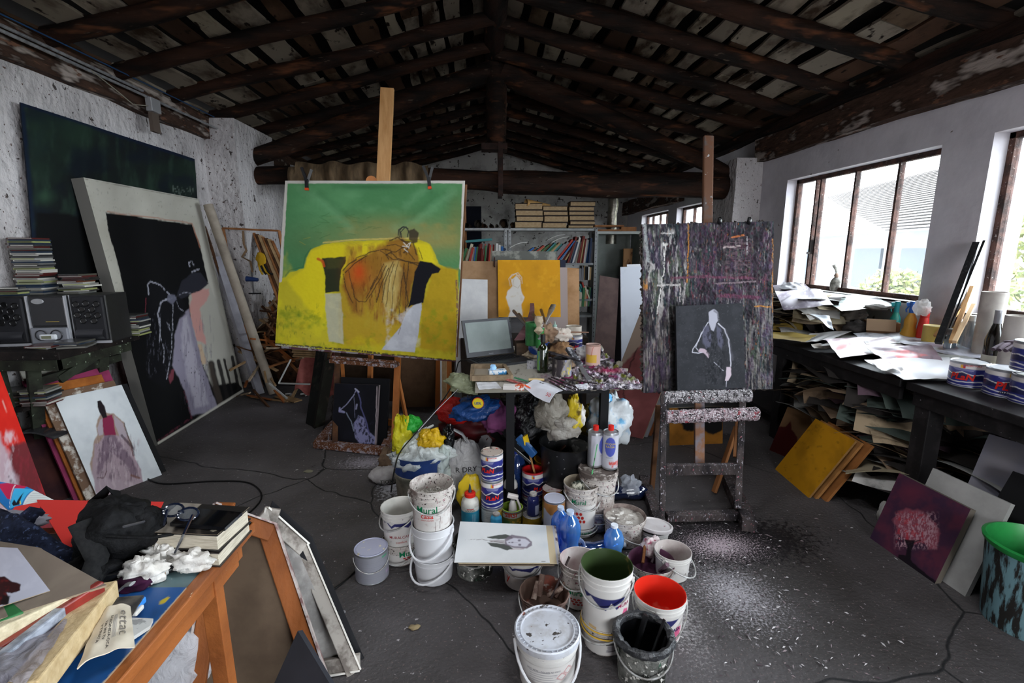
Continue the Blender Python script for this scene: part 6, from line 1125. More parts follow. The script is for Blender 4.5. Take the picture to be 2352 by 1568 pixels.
for i, (dx, dy, px_, py_, rr_, lb, m) in enumerate([(-.03, .03, 1483, 1238, .007, 'thin brown stick standing in the purple bucket', WP), (.012, .03, 1512, 1250, .006, 'dark brush handle standing in the purple bucket', mt('#3a3034', r=.5)), (.03, -.03, 1533, 1296, .010, 'hollow purple-stained tube leaning in the purple bucket', mt('#6d5560', r=.6))]):
    g = G(); e_ = atz(px_, py_, z + .02); g.tube([(x + dx, y + dy, .05), e_], rr_, 8); tag(g.build('brush_handle', m), lb, 'brush', 'handles in the purple bucket')
# EE pale inside, CC green inside over DD, HH red, II black, FF brown, GG lidded
x, y, z, r_ = place_rim(1332, 1282, 92, 1404, .86); zl = z_at(x, y, 1350)
bucket('paint_bucket', 'tall splashed bucket with pale pink inside and red dots', x, y, 0, z, r_, wall=BWD, inner=mt('#c9c0bc', '#a88a8a', 8, sp=('#6a5a4a', 14, .7, .02), r=.45), wrap=(-50, 50, .05, .4, 90, 40, dots('#b5281f', -4)), txt=[('Mural', .036, GRN, .44, -12)], handle='down', hside=-.4)
x, y, z, r_ = place_rim(1394, 1294, 118, 1512, .84); zl = z_at(x, y, 1412)
def paper_lab(c): c.poly('#3a3638', [(6, 74), (44, 74), (44, 96), (6, 96)], 1, .9, 1); c.poly('#8f8890', [(8, 24), (42, 24), (40, 70), (12, 72)], 3, .8, 3); c.line('#222', [(14, 30), (40, 34)], 5, .9, 1)
bucket('paint_bucket', 'white bucket with two yellow rings under the green-lined one', x, y, 0, zl, r_ * .93, wall=BWD, wrap=(-60, 60, .1, .62, 80, 50, paper_lab), handle='down', hside=-.8, collar=2)
g = G(); g.lathe([(r_ * .9 + .002, -.003), (r_ * .93 + .003, 0), (r_ * .9 + .002, .003)], 40); o1 = g.build('yellow_ring', mt('#c9a23a', r=.5)); o1.parent = bpy.data.objects[[o.name for o in bpy.data.objects if o.get('label') == 'white bucket with two yellow rings under the green-lined one'][0]]; o1.location = (0, 0, zl * .72); o2 = o1.copy(); col.objects.link(o2); o2.location = (0, 0, zl * .93)
bucket('paint_bucket', 'tall bucket with dark green and ochre inside and a blue zigzag', x, y, zl - .02, z, r_, wall=BW, inner=mt('#2f3f20', '#bfa45a', 3.2, (.56, .64), sp=('#c9bfa8', 9, .66, .04), r=.4), wrap=(-75, 75, .02, .66, 120, 60, zig2), txt=[('MURA', .02, mt('#8d2a4c'), .52, 48)], handle='down', hside=-.2)
x, y, z, r_ = place_rim(1516, 1358, 116, 1486, .84)
bucket('paint_bucket', 'white bucket with vivid red and orange inside', x, y, 0, z, r_, wall=BW, inner=mt('#cf2a1a', '#c9862a', 3, (.60, .66), sp=('#d8705c', 10, .64, .06), r=.3), wrap=(-75, 75, .1, .7, 110, 50, zig2), txt=[('CASA', .02, mt('#26285e'), .44, 44)], handle='side', hside=.1)
x, y, z, r_ = place_rim(1250, 1356, 112, 1440, .84)
bucket('paint_bucket', 'paint-crusted brown bucket full of brushes and tools', x, y, 0, z, r_, wall=mt('#a88f86', '#5c463e', 12, (.42, .6), sp=('#c9bdb5', 26, .62, .02), r=.6, b=.8, bs=40), inner=mt('#6a564c', '#a8584a', 6, (.5, .65), sp=('#c0b0a8', 14, .64, .03), r=.5), handle='side', hside=0, wob=.05)
MUD = mt('#6d574e', '#a39084', 20, (.5, .6), r=.6)
for i, (dx, dy, tx, ty, dz, rr_, lb) in enumerate([(-.02, .02, 1246, 1318, .03, .013, 'muddy hollow tube standing in the brown bucket'), (-.045, .0, 1236, 1335, .0, .012, 'flat muddy brush handle in the brown bucket'), (.03, .0, 1308, 1278, .1, .005, 'thin dark stick slanting out of the brown bucket'), (.05, .01, 1298, 1336, .01, .008, 'reddish paint stick at the rim of the brown bucket'), (.02, .02, 1290, 1350, .0, .010, 'muddy brush lying inside the brown bucket')]):
    e_ = atz(tx, ty, z + dz); g = G(); g.tube([(x + dx, y + dy, .06), e_], rr_, 10, flat=.6 if i == 1 else 1); tag(g.build('brush_handle', MUD if i != 2 else mt('#3a3030', r=.6)), lb, 'brush', 'handles in the brown bucket')
x, y, z, r_ = place_rim(1257, 1444, 146, 1606, .86)
def gg(c): c.nz('#a5a0a4', 20, .6, .8, .4); [c.line('#77777d', [(-34, 78 - 8 * i), (6 + (i * 13) % 20, 80 - 8 * i)], 2, .8, 0) for i in range(5)]; c.line('#b05a5a', [(20, 60), (30, 74), (40, 60), (30, 48), (20, 60)], 2, .8, 0); c.line('#b05a5a', [(34, 74), (44, 88), (54, 74), (44, 62), (34, 74)], 2, .8, 0)
bucket('paint_bucket', 'big white bucket with a ribbed lid and wide handle, nearest the camera', x, y, 0, z, r_, wall=BW, lid=('ribbed', mt('#c9ccd4', '#a39f9e', 12, (.48, .72), sp=('#4a4542', 30, .63, .02), sp2=('#8a5a50', 24, .68, .02), r=.4)), wrap=(-70, 70, .1, .7, 90, 50, gg), txt=[('LINO ARTE - COLORI AD OLIO', .0085, GRY, .60, -6)], handle='side', hside=.15, handm=BWC, collar=1)
x, y, z, r_ = place_rim(1478, 1456, 124, 1600, .88)
bucket('paint_bucket', 'bucket crusted thick with black paint, brushes inside', x, y, 0, z, r_, wall=BBK, inner=mt('#0a0a0c', r=.25), handle='down', hside=.2, wob=.05)
g = G(); n = 44; g.tube([(math.cos(i * 6.2832 / n) * r_ * (1 + .03 * MN.noise(V((i * .7, 0, 3)))), math.sin(i * 6.2832 / n) * r_, z + .006 * MN.noise(V((i * .8, 1, 1)))) for i in range(n + 1)], lambda t: .014 + .005 * MN.noise(V((t * 30, 4, 4))), 9, wob=.3); o = g.build('paint_crust', mt('#18181a', '#3a3b3e', 30, r=.35, b=.7, bs=60)); o.parent = [q for q in bpy.data.objects if q.get('label') == 'bucket crusted thick with black paint, brushes inside'][0]; o.matrix_parent_inverse = M.Identity(4); o.location = (0, 0, 0)
for i, (dx, dy, tx, ty, dz, rr_, lb) in enumerate([(-.02, .03, 1484, 1412, .03, .012, 'wide black brush handle standing in the black bucket'), (.02, -.01, 1526, 1422, .03, .006, 'thin black brush handle leaning on the rim of the black bucket'), (.04, -.03, 1530, 1462, .0, .006, 'short black stick low inside the black bucket')]):
    e_ = atz(tx, ty, z + dz); g = G(); g.tube([(x + dx, y + dy, .06), e_], rr_, 8, flat=.6); tag(g.build('brush_handle', mt('#0e0e10', r=.3)), lb, 'brush', 'handles in the black bucket')
# blue bottles
x, y, z, r_ = place_rim(1304, 1248, 62, 1300, .85); bucket('paint_tub', 'low white tub under the two blue bottles', x, y, 0, z, r_ * 1.3, cat='tub', wall=BWC, handle=None, collar=0, inner=mt('#b5c4dc', r=.4)); zz_ = .02
pet('clear blue bottle standing nearer in the white tub', x + .005, y - .02, zz_, z_at(x, y - .02, 1172) - zz_, .052, '#5aa4f5', lidc='#b9c8e0')
pet('clear blue bottle standing just behind the other in the white tub', x - .03, y + .05, zz_, z_at(x - .03, y + .05, 1163) - zz_, .046, '#529cf0', lidc='#b9c8e0')
x, y, r_ = floor_at(1407, 1305, 42); pet('clear blue bottle with a white cap before the dried-paint bucket', x, y, 0, z_at(x, y, 1204), r_ * 1.05, '#6ab2fa', lidc='#dfe4ee')
p = atz(1372, 1262, .03); pet('blue labelled bottle lying between the buckets', p.x - .09, p.y, .036, .24, .034, '#2a4f8f', (0, R(90), .1))
p = atz(1440, 1132, .05); pet('dark blue bottle lying on the floor beyond the buckets', p.x - .1, p.y + .02, .045, .26, .045, '#1d2f5c', (0, R(90), .0))
g = G(); g.blob(atz(1447, 1118, .08), (.055, .05, .055), 12, .6, 2.2, fold=.1); tag(g.build('clear_plastic', film('#dfe3ec', .45, .1)), 'crumpled clear plastic on the lying dark blue bottle', 'plastic film')
# the portrait drawing lying on the buckets
q = [(1057, 1197), (1254, 1206), (1263, 1292), (1043, 1291)]; zt = EH + .016
c = Cv(q, 200, 110, '#c9cacb', 60); c.nz('#d4d5d6', 50, .4, .7, .7); c.glow('#b5bcc2', 1240, 1215, 30, 20, .6); c.glow('#b9bfc6', 1255, 1252, 14, 10, .5)
c.poly('#4c4f4c', [(1123, 1234), (1140, 1230), (1168, 1227), (1182, 1232), (1183, 1237), (1150, 1238), (1125, 1236)], 1.4, 1, 1.6); c.poly('#4c4f4c', [(1123, 1246), (1145, 1247), (1172, 1251), (1184, 1260), (1170, 1264), (1148, 1258), (1133, 1254)], 1.4, 1, 1.6)
c.poly('#6f6470', [(1165, 1238), (1180, 1228), (1212, 1234), (1225, 1244), (1226, 1252), (1214, 1260), (1186, 1259), (1165, 1252)], 2, .9, 1.5); c.poly('#c4c2cc', [(1168, 1243), (1185, 1236), (1210, 1238), (1221, 1246), (1212, 1256), (1186, 1255), (1170, 1250)], 2.5, .9, 1)
for a, b, r0 in ((1197, 1241, 4.5), (1198, 1251, 4.5), (1182, 1246, 3), (1175, 1246, 2.4)): c.line('#5d5562', [(a - 1, b), (a + 1, b)], r0, .85, .8, 2)
c.line('#77717d', [(1184, 1246), (1194, 1246)], 1, .5); c.poly('#8f8488', [(1130, 1240), (1165, 1240), (1165, 1250), (1130, 1246)], 3, .7, 2); c.line('#5a5552', [(1098, 1240), (1112, 1239), (1135, 1243), (1160, 1246)], 1.3, .7, 1, dry=.3); c.line('#5a5552', [(1070, 1240), (1100, 1238)], 1, .6, 1, dry=.4); c.line('#7d4a50', [(1180, 1262), (1208, 1260)], 1.6, .6, 1); c.line('#6b6a60', [(1246, 1289), (1253, 1289)], 2, .8, 0)
lay('portrait_drawing', 'white sheet with a long-haired face painted sideways lying on the buckets', 'drawing', zq(q, zt), .002, None, c, side='#b5b0a8')
for i, (dx, dy, m_, lb) in enumerate([(.03, -.004, mt('#b9a98c', r=.8), 'cream drawing sheet directly under the portrait'), (.038, .0, mt('#a3a3ac', r=.8), 'grey sheet sticking out beside the portrait'), (.05, .01, mt('#b5aea6', '#5a4a58', 20, (.5, .6), r=.8), 'striped lilac print at the bottom of the drawing pile')]):
    P4 = [p + V((dx * (1 if k_ in (1, 2) else .6), dy, -.003 * (i + 1))) for k_, p in enumerate(zq(q, zt))]; lay('drawing_sheet', lb, 'drawing', P4, .002, m_, grp='sheets under the portrait')
lay('stiff_board', 'stiff board carrying the pile of drawings on the buckets', 'board', [p + V((.02, 0, -.0125)) for p in zq(q, zt)], .004, mt('#8a7a68', r=.8))
# ================= the paint-crusted desk =================
DZ = .78; dX0, dX1, dY0, dY1 = -.06, .845, 2.50, 3.62
t = thing('work_desk', 'marble-pale desk top crusted with plum and white paint, on black metal legs', 'desk', (0, 0, 0))
nx, ny = 170, 150; pq = [prj((x, y, DZ))[:2] for x, y in ((dX0, dY1), (dX1, dY1), (dX1, dY0), (dX0, dY0))]; c = Cv(pq, nx, ny, '#a19c92')
c.nz('#7d786d', 40, .5, .75, .6); c.nz('#5a5448', 5, .68, .74, .7); c.nz('#4a4a44', 14, .66, .8, .5)
msk = np.clip((c.X - (1215 + (905 - c.Y) * .05) - 60 * (vn(c.X, c.Y, 30, 4) - .3)) / 60, 0, 1)
for cl, s_, lo, hi, sd in (('#3a3538', 9, .3, .6, 11), ('#6a4a68', 14, .48, .62, 12), ('#9a93a0', 7, .55, .66, 13), ('#c4b8c2', 12, .62, .7, 14), ('#2a2628', 5, .58, .64, 15), ('#8a2a5c', 16, .66, .72, 16), ('#6d6f30', 13, .70, .74, 17)): c.mix(msk * np.clip((vn(c.X, c.Y, s_, sd, 3, 1.6, .8) - lo) / (hi - lo), 0, 1), cl)
c.mix(np.clip((c.X - 1395) / 30, 0, 1) * np.clip((c.Y - 868) / 14, 0, 1) * np.clip((vn(c.X, c.Y, 8, 31) - .35) * 6, 0, 1), '#d6ccd2'); c.glow('#b01a5c', 1400, 852, 26, 5, .9); c.glow('#707a20', 1447, 872, 14, 5, .9)
hh = np.clip((vn(c.X, c.Y, 5, 40, 4) - .35), 0, 1) * .03 * msk
def dsk(u, v_):
    i, j = round(u * (nx - 1)), round(v_ * (ny - 1)); e = .018 * MN.noise(V((v_ * 14, 2, 1))) if i == nx - 1 else 0
    return (dX0 + (dX1 - dX0) * u + e, dY0 + (dY1 - dY0) * v_ + (.006 * MN.noise(V((u * 30, 1, 1))) if j == 0 and u > .4 else 0), DZ + float(hh[ny - 1 - j, i]))
g = G(); g.sheet(dsk, nx, ny, .032, cols=c.cols(), side=lin('#8f897d')); g.build('desk_top', VC, t)
CR = mt('#8f8894', '#2f2a2e', 26, (.42, .58), sp=('#d8d2d6', 40, .56, .03), sp2=('#6a3a5c', 20, .62, .02), r=.6, b=1.5, bs=40)
g = G(); g.tube([(x_ / 100, dY0 - .004 + .004 * MN.noise(V((x_, 0, 0))), DZ - .008) for x_ in range(42, 85, 2)], lambda q_: .016 + .008 * MN.noise(V((q_ * 24, 3, 0))), 9, wob=.4); g.build('paint_crust', CR, t)
BLM = mt('#141416', r=.5)
for x, y in ((.13, 2.56), (.66, 2.58), (.13, 3.5), (.70, 3.5)): g = G(); g.box((x, y, .375), (.045, .045, .75)); g.build('leg', BLM, t)
g = G(); g.box((.4, 2.57, .735), (.55, .03, .03)); g.build('frame_rail', BLM, t)
def dk(x, y, z=DZ): return atz(x, y, z)
# laptop
t = thing('laptop', 'open black laptop with a dusty blank screen on the desk corner', 'laptop', (0, 0, 0)); LM = mt('#25262a', r=.45)
hl, hr = dk(1073, 824, .795), dk(1205, 808, .795); e = hr - hl; e.z = 0; fr = V((e.y, -e.x, 0)).normalized() * .245; hr = hl + e.normalized() * .36; e = hr - hl
P4 = [hl, hr, hr + fr, hl + fr]; board('base', '', 'x', P4, .018, None, LM, parent=t)
g = G(); n = fr.normalized(); eu = e.normalized()
for r_i in range(5):
    for k_ in range(14): g.box(hl + eu * (.028 + k_ * .0225) + n * (.035 + r_i * .0225) + V((0, 0, .002)), (.018, .018, .004), (0, 0, math.atan2(eu.y, eu.x)))
g.build('keyboard', mt('#17171a', r=.5), t); g = G(); g.box(hl + eu * .17 + n * .195 + V((0, 0, .0005)), (.09, .055, .002), (0, 0, math.atan2(eu.y, eu.x))); g.build('touchpad', mt('#1b1c1f', r=.3), t)
ub = (V((0, 0, 1)) * .235 - n * .075); S4 = [hl + ub + V((0, 0, .01)), hr + ub + V((0, 0, .01)), hr + V((0, 0, .006)), hl + V((0, 0, .006))]; board('lid', '', 'x', S4, .012, None, mt('#2c2d32', r=.4), parent=t)
nn = (S4[1] - S4[0]).cross(S4[3] - S4[0]).normalized(); ins = lambda a, b: S4[3] + (S4[2] - S4[3]) * a + (S4[0] - S4[3]) * b
sn = board('screen', '', 'x', [p for p in (ins(.05, .93), ins(.95, .93), ins(.95, .13), ins(.05, .13))], .001, None, mt('#7d8684', '#6a7370', 4, (.3, .7), r=.25), parent=t); sn.location = (-n * -.0025)
lf = [ins(.5, .055) + n * .003, eu, (S4[0] - S4[3]).normalized()]; text_on('lenovo', .012, mt('#8f9094', r=.4), lambda x, y: lf[0] + lf[1] * x + lf[2] * y, t)
g = G(); g.tube(curve([hl + V((-.0, -.02, -.005)), dk(1055, 830, .77), dk(1048, 850, .72), dk(1038, 885, .62), atY(1005, 935, 2.75), atY(950, 1000, 2.6), atY(918, 1040, 2.4), atY(905, 1085, 2.2), atz(898, 1130, .02)]), .004, 6); tag(g.build('laptop_cable', BLM), 'black cable dropping from the laptop over the rubbish bags', 'cable')
g = G(); g.tube([dk(1092, 852, .78), atY(1050, 895, 2.6), atY(1000, 945, 2.5), atY(960, 990, 2.4)], .002, 5); tag(g.build('thin_wire', mt('#8f8f90', r=.4)), 'thin grey wire hanging from the desk corner', 'wire')
# small things on the desk top
WF = mt('#8d7a62', '#6a5a48', 12, r=.6)
t = thing('wooden_tray', 'shallow brown wooden frame tray holding a tissue box', 'tray', (0, 0, 0)); o4 = [dk(1086, 841, .80), dk(1158, 841, .80), dk(1174, 867, .80), dk(1084, 868, .80)]
for a, b in ((0, 1), (1, 2), (2, 3), (3, 0)): g = G(); g.bar(o4[a], o4[b], .022, .03, upv=(0, 0, 1)); g.build('side_rail', WF, t)
g = G(); g.add([p + V((0, 0, -.012)) for p in o4], [(3, 2, 1, 0)]); g.build('tray_base', mt('#9a8f80', r=.7), t)
def carton(name, label, cat, px, z, dims, rz, m, txt=None, m2=None):
    p = dk(px[0], px[1], z); t = thing(name, label, cat, (p.x, p.y, z), rz); g = G(); g.box((0, 0, dims[2] / 2), dims); g.build('box_body', m, t, bev=.0015)
    if m2: g = G(); g.box((dims[0] * .28, 0, dims[2] / 2), (dims[0] * .42, dims[1] * 1.01, dims[2] * 1.01)); g.build('box_end', m2, t)
    if txt: text_on(txt, dims[2] * .5, INK, lambda x, y: (x, -dims[1] / 2 - .001, dims[2] / 2 + y), t)
    return t
carton('tissue_box', 'small blue and white tissue box inside the wooden tray', 'box', (1142, 862), .79, (.10, .05, .035), .15, mt('#c9cdd0', '#3f86b8', 30, (.52, .56), r=.5)); g = G(); g.blob(dk(1132, 846, .83), (.018, .01, .022), 3, .5, 2); tag(g.build('tissue', mt('#8fb8dc', r=.9)), 'light blue tissue poking from the small box', 'tissue')
carton('cigarette_box', 'small carton with a red end and grey front beside the dark bottle', 'box', (1224, 846), DZ, (.075, .03, .048), -.1, mt('#8f8d90', '#5a5a60', 50, (.5, .6), r=.5), None, None)
carton('matchbox', 'white box with an orange end at the desk front edge', 'box', (1180, 893), DZ, (.11, .045, .022), -.15, mt('#c9c4c0', r=.6), None, mt('#c2502a', '#d8d4d0', 60, (.5, .55), r=.5))
def paperq(name, label, px4, z, m, drop=None, cat='paper', txt=()):
    P4 = [dk(x, y, z) for x, y in px4]; f = lambda u, v_: P4[3].lerp(P4[2], u).lerp(P4[0].lerp(P4[1], u), v_) + V((0, 0, .004 * MN.noise(V((u * 4, v_ * 4, z * 9))) - (drop or 0) * max(0, .35 - v_) ** 1.3 * (u * (1.6 - u)) * 2))
    t = thing(name, label, cat, (0, 0, 0)) if txt else None; g = G(); g.sheet(f, 12, 12, .001); o = g.build('sheet' if txt else name, m, t)
    if not txt: return tag(o, label, cat)
    for s_, u0, v0, k_, m_ in txt: text_on(s_, k_, m_, lambda x, y: f(u0 + x, v0 + y) + V((0, 0, .0012)), t)
PW = mt('#d0d0d8', '#c4c4cc', 9, r=.85)
paperq('note_sheet', 'white sheet with red marks curling over the desk front', [(1228, 870), (1300, 893), (1262, 908), (1202, 886)], .795, PW, .12, txt=[('54', .30, .82, .16, INK), ('50', .84, .2, .16, RED)])
paperq('note_sheet', 'thin pencilled white sheet at the desk corner', [(1094, 878), (1140, 877), (1152, 891), (1100, 894)], .788, mt('#c4c4c8', '#a3a3a8', 26, (.6, .7), r=.85)); paperq('receipt', 'curled white label by the brushes', [(1320, 884), (1350, 880), (1348, 892), (1330, 893)], .80, PW)
def rod(name, label, a, b, za, zb, r_, m, cat, grp=None, fl=.6): g = G(); g.tube([dk(*a, za), dk((a[0] + b[0]) / 2, (a[1] + b[1]) / 2, (za + zb) / 2), dk(*b, zb)], [r_, r_ * 1.1, r_ * .7], 8, flat=fl); return tag(g.build(name, m), label, cat, grp)
rod('craft_knife', 'red craft knife lying between tray and matchbox', (1153, 868), (1200, 882), .79, .79, .011, mt('#9a3a3a', '#c08a80', 30, r=.4), 'knife'); rod('marker_pen', 'green and red pen on the desk beside the craft knife', (1182, 867), (1213, 876), .795, .79, .007, mt('#3a7a58', r=.4), 'pen')
rod('wooden_spoon', 'pale wooden spatula lying behind the white sheet', (1214, 872), (1250, 872), .79, .79, .016, mt('#bfa678', r=.6), 'spatula'); rod('lighter', 'orange-red pointed lighter on the matchbox', (1205, 884), (1218, 891), .80, .79, .006, mt('#d5552a', r=.4), 'lighter')
DKH = mt('#2a2426', '#5a4a50', 40, (.55, .6), r=.5); GRP_ = 'brushes lying on the desk'
for a, b, r_, lb in (((1260, 868), (1318, 896), .006, 'long thin dark brush nearest the white sheet'), ((1262, 876), (1300, 898), .005, 'brown brush lying beside the long thin dark one'), ((1268, 866), (1330, 892), .007, 'dark brush pointing at the desk front edge'), ((1290, 868), (1372, 881), .008, 'long black brush lying toward the crusted corner'), ((1330, 846), (1365, 868), .006, 'grey brush among the dried paint behind the long black one')): rod('paint_brush', lb, a, b, .80, .795, r_, DKH, 'brush', GRP_)
t = thing('steel_spatula', 'silver and black spatula slanting across the crusted desk', 'spatula', (0, 0, 0)); a, m_, b = dk(1305, 800, .93), dk(1332, 838, .86), dk(1352, 872, .79); g = G(); g.bar(a, m_, .035, .02); g.build('handle', mt('#3a3a3e', '#8f8f94', 30, (.5, .55), r=.4), t); g = G(); g.bar(m_, b, .03, .006); g.build('blade', mt('#c4c4c8', r=.2, m=.9), t)
# bottle, tins, cups
def pot(label, px, yb, w_, ytop, z0=DZ, m=None, name='tin', cat='tin', lid=None, inner=None, wrap=None, bg='#888888', txt=()):
    lo = dk(px, yb, z0); dep = (lo - CAM).dot(fw); r_ = w_ / 2 * dep / F; h = V((lo.x, lo.y, 0)).normalized(); x, y = lo.x + h.x * r_, lo.y + h.y * r_
    return tin(label, x, y, z0, z_at(x, y, ytop), r_, body=m, lid=lid, inner=inner or m, wrap=wrap, bg=bg, txt=txt, name=name, cat=cat)
x, y, r_ = floor_at(1246, 858, 25, DZ); hb = z_at(x, y, 767) - DZ; t = thing('wine_bottle', 'tall dark green bottle with a green label standing on the desk', 'bottle', (x, y, DZ), facing(x, y)); g = G(); g.lathe([(0, 0), (r_, 0), (r_, hb * .60), (r_ * .8, hb * .67), (r_ * .38, hb * .74), (r_ * .38, hb * .86), (0, hb * .86)], 26); g.build('body', mt('#141a0c', r=.08, coat=.5), t); g = G(); g.lathe([(r_ * .45, hb * .80), (r_ * .45, hb), (0, hb)], 18); g.build('cap', mt('#0d0d0e', r=.3), t)
wrap_cols(r_, r_, hb * .08, hb * .58, -110, -30, 20, 20, lambda c: c.nz('#2f6fa8', 20, .45, .6, .8), '#5f8a4a').build('printed_label', VCG, t)
DRIP = mt('#3a3538', '#9a948a', 16, (.5, .58), sp=('#c4b03a', 14, .62, .02), sp2=('#8a8aa0', 24, .62, .02), st=(1, 1, .35), r=.5, b=.5, bs=60)
pot('paint-streaked tin with brushes laid across its rim', 1290, 868, 46, 822, m=DRIP, inner=mt('#1d1a1c', r=.4))
for a, b, lb in (((1262, 808), (1335, 830), 'black brush lying across the streaked tin'), ((1266, 812), (1322, 824), 'second dark brush on the streaked tin rim')): rod('paint_brush', lb, a, b, .905, .895, .010, mt('#1d1a1c', '#4a464a', 50, r=.5), 'brush', 'brushes across the streaked tin')
pot('grey metal tin with a bare top beside the laptop screen', 1206, 809, 33, 768, m=mt('#8f8d8a', '#77756f', 30, st=(1, 1, 4), r=.4, m=.5), lid='closed')
pot('blue paint tin with red lettering under the white plastic tub', 1316, 808, 42, 768, wrap=plan, txt=[('PLaN', .034, RED, .30, 0, .03, .15)], lid='closed')
t_ = pot('white plastic tub on top of the blue desk tin', 1317, 770, 38, 748, z0=.915, m=mt('#cfc8bd', '#b5aa9c', 14, r=.5), name='plastic_tub', cat='tub')
pot('clear plastic cup stained pink with a yellow label', 1361, 842, 34, 790, m=glass('#e8c4b4', .2, .5), name='plastic_cup', cat='cup', wrap=lambda c: (c.poly('#c9a23a', [(-60, 14), (30, 14), (30, 56), (-60, 56)], 1, 1, 0), c.line('#b04a3a', [(0, 100), (-14, 50)], 5, .8, 3)), bg='#c7a59a', inner=mt('#c4a8a0', r=.4))
pot('open green tin stuffed with tools at the top of the desk heap', 1222, 795, 32, 740, z0=.88, m=mt('#1f5a2c', '#2f7a3a', 12, r=.45)); pot('small bright green can beside the green tin', 1240, 800, 20, 752, z0=.88, m=mt('#2a7a38', r=.4), lid='closed'); pot('yellow tin behind the tilted blue jar', 1230, 812, 34, 785, m=mt('#b5901e', '#8a6a18', 14, r=.5), lid='closed')
g = G(); g.box((dk(1225, 800, .83).x + .03, dk(1225, 800, .83).y + .05, .83), (.30, .2, .09)); tag(g.build('wooden_box', mt('#3a3028', '#5c4a3a', 9, r=.8)), 'dark wooden box under the green tins on the desk', 'box')
t = thing('blue_tumbler', 'blue labelled clear tumbler tipped over against the tins', 'tumbler', (0, 0, 0)); a, b = dk(1228, 800, .86), dk(1262, 770, .90); g = G(); g.cyl(a, b, .045, .05, 20); g.build('body', mt('#2a4a8f', '#b5b9c0', 14, (.5, .58), r=.25), t); g = G(); g.cyl(b, b + (b - a) * .25, .052, .052, 20, caps=(False, False)); g.build('rim', glass('#dfe6ea', .1, .8), t)
KR = mt('#8f6f50', '#5c4230', 12, (.45, .6), r=.9, b=.6, bs=40)
for p_, rr_, sd, m_, lb in ((dk(1290, 805, .85), (.07, .05, .05), 4, KR, 'crumpled brown kraft paper between bottle and blue tin'), (dk(1300, 830, .82), (.06, .05, .035), 9, mt('#a08870', '#6d5a4c', 12, r=.9), 'crushed brown paper behind the streaked tin'), (dk(1222, 815, .80), (.05, .03, .025), 6, mt('#b5a48c', '#8f7f68', 12, r=.9), 'beige crumpled rag in front of the grey tin'), (dk(1235, 757, .98), (.05, .035, .03), 13, mt('#d5cfc4', '#b5ac9c', 22, r=.9), 'white rag heaped over the green tin'), (dk(1260, 765, .97), (.05, .04, .05), 17, mt('#8f7660', '#6a5242', 12, r=.9), 'brown rag bundled at the heart of the desk heap'), (dk(1342, 812, .83), (.05, .035, .04), 21, mt('#b5b4b5', '#8f8d90', 12, r=.9), 'grey rag between the blue tin and the plastic cup'), (dk(1290, 770, .95), (.055, .04, .04), 23, mt('#c9bfb4', '#9a5a48', 14, (.6, .7), r=.9), 'pale rag tucked beside the white plastic tub')):
    g = G(); g.blob(p_, rr_, sd, .6, 2.2, 30, 20, fold=.08); tag(g.build('crumpled_rag', m_), lb, 'rag')
g = G(); a = dk(1237, 770, .98); g.lathe([(.0, .0), (.03, .03), (.012, .055), (.03, .09), (.022, .12), (0, .12)], 16, c=(a.x, a.y, a.z), wob=.3, seed=4); tag(g.build('tied_bag', film('#c4b49c', .8, .3)), 'small tied translucent bag on the desk heap', 'plastic bag')
g = G(); a, b = dk(1192, 780, .90), dk(1222, 696, 1.03); q0 = V((.05, .0, .0)); g.sheet(lambda u, v_: a.lerp(b, v_) + q0 * (u - .5) * (1.3 - .6 * v_) + V((.03 * math.sin(v_ * 3.1), 0, 0)), 6, 14, .003); tag(g.build('mauve_card', mt('#6d4a50', '#8a6a6c', 9, r=.7)), 'curved mauve card standing beside the laptop screen', 'card')
brush('big silver brush standing upright in the desk heap', dk(1238, 778, .96), dk(1271, 700, 1.05), .024, mt('#8f8d88', r=.4, m=.5), mt('#7d7468', '#5c564c', 30, r=.8), mt('#8f8f92', r=.4, m=.4)); 
for a, b, lb in (((1212, 752), (1180, 714), 'dark brush handle leaning left over the laptop'), ((1216, 756), (1192, 722), 'thick dark brush handle beside the leaning one'), ((1240, 748), (1225, 722), 'dark red brush handle pointing up from the green tin'), ((1255, 750), (1243, 712), 'short dark round brush beside the big silver brush')):
    g = G(); g.tube([dk(*a, .97), dk(*b, 1.0)], [.009, .014], 8); tag(g.build('brush_handle', mt('#221c1c', '#3f2a28', 20, r=.4)), lb, 'brush', 'handles in the desk heap')
x, y, r_ = floor_at(1274, 782, 20, .9); squeeze('small white spray bottle in the desk heap', x, y, .9, .13, .022, mt('#c4c0b5', '#9a4a3a', 12, (.6, .66), r=.4), mt('#8fb0a4', r=.4), None, '', [])
rod('palette_knife', 'brown strip lying across the heap towards the bookshelf', (1268, 762), (1352, 763), .965, .96, .009, mt('#8a6a58', r=.5), 'strip'); 
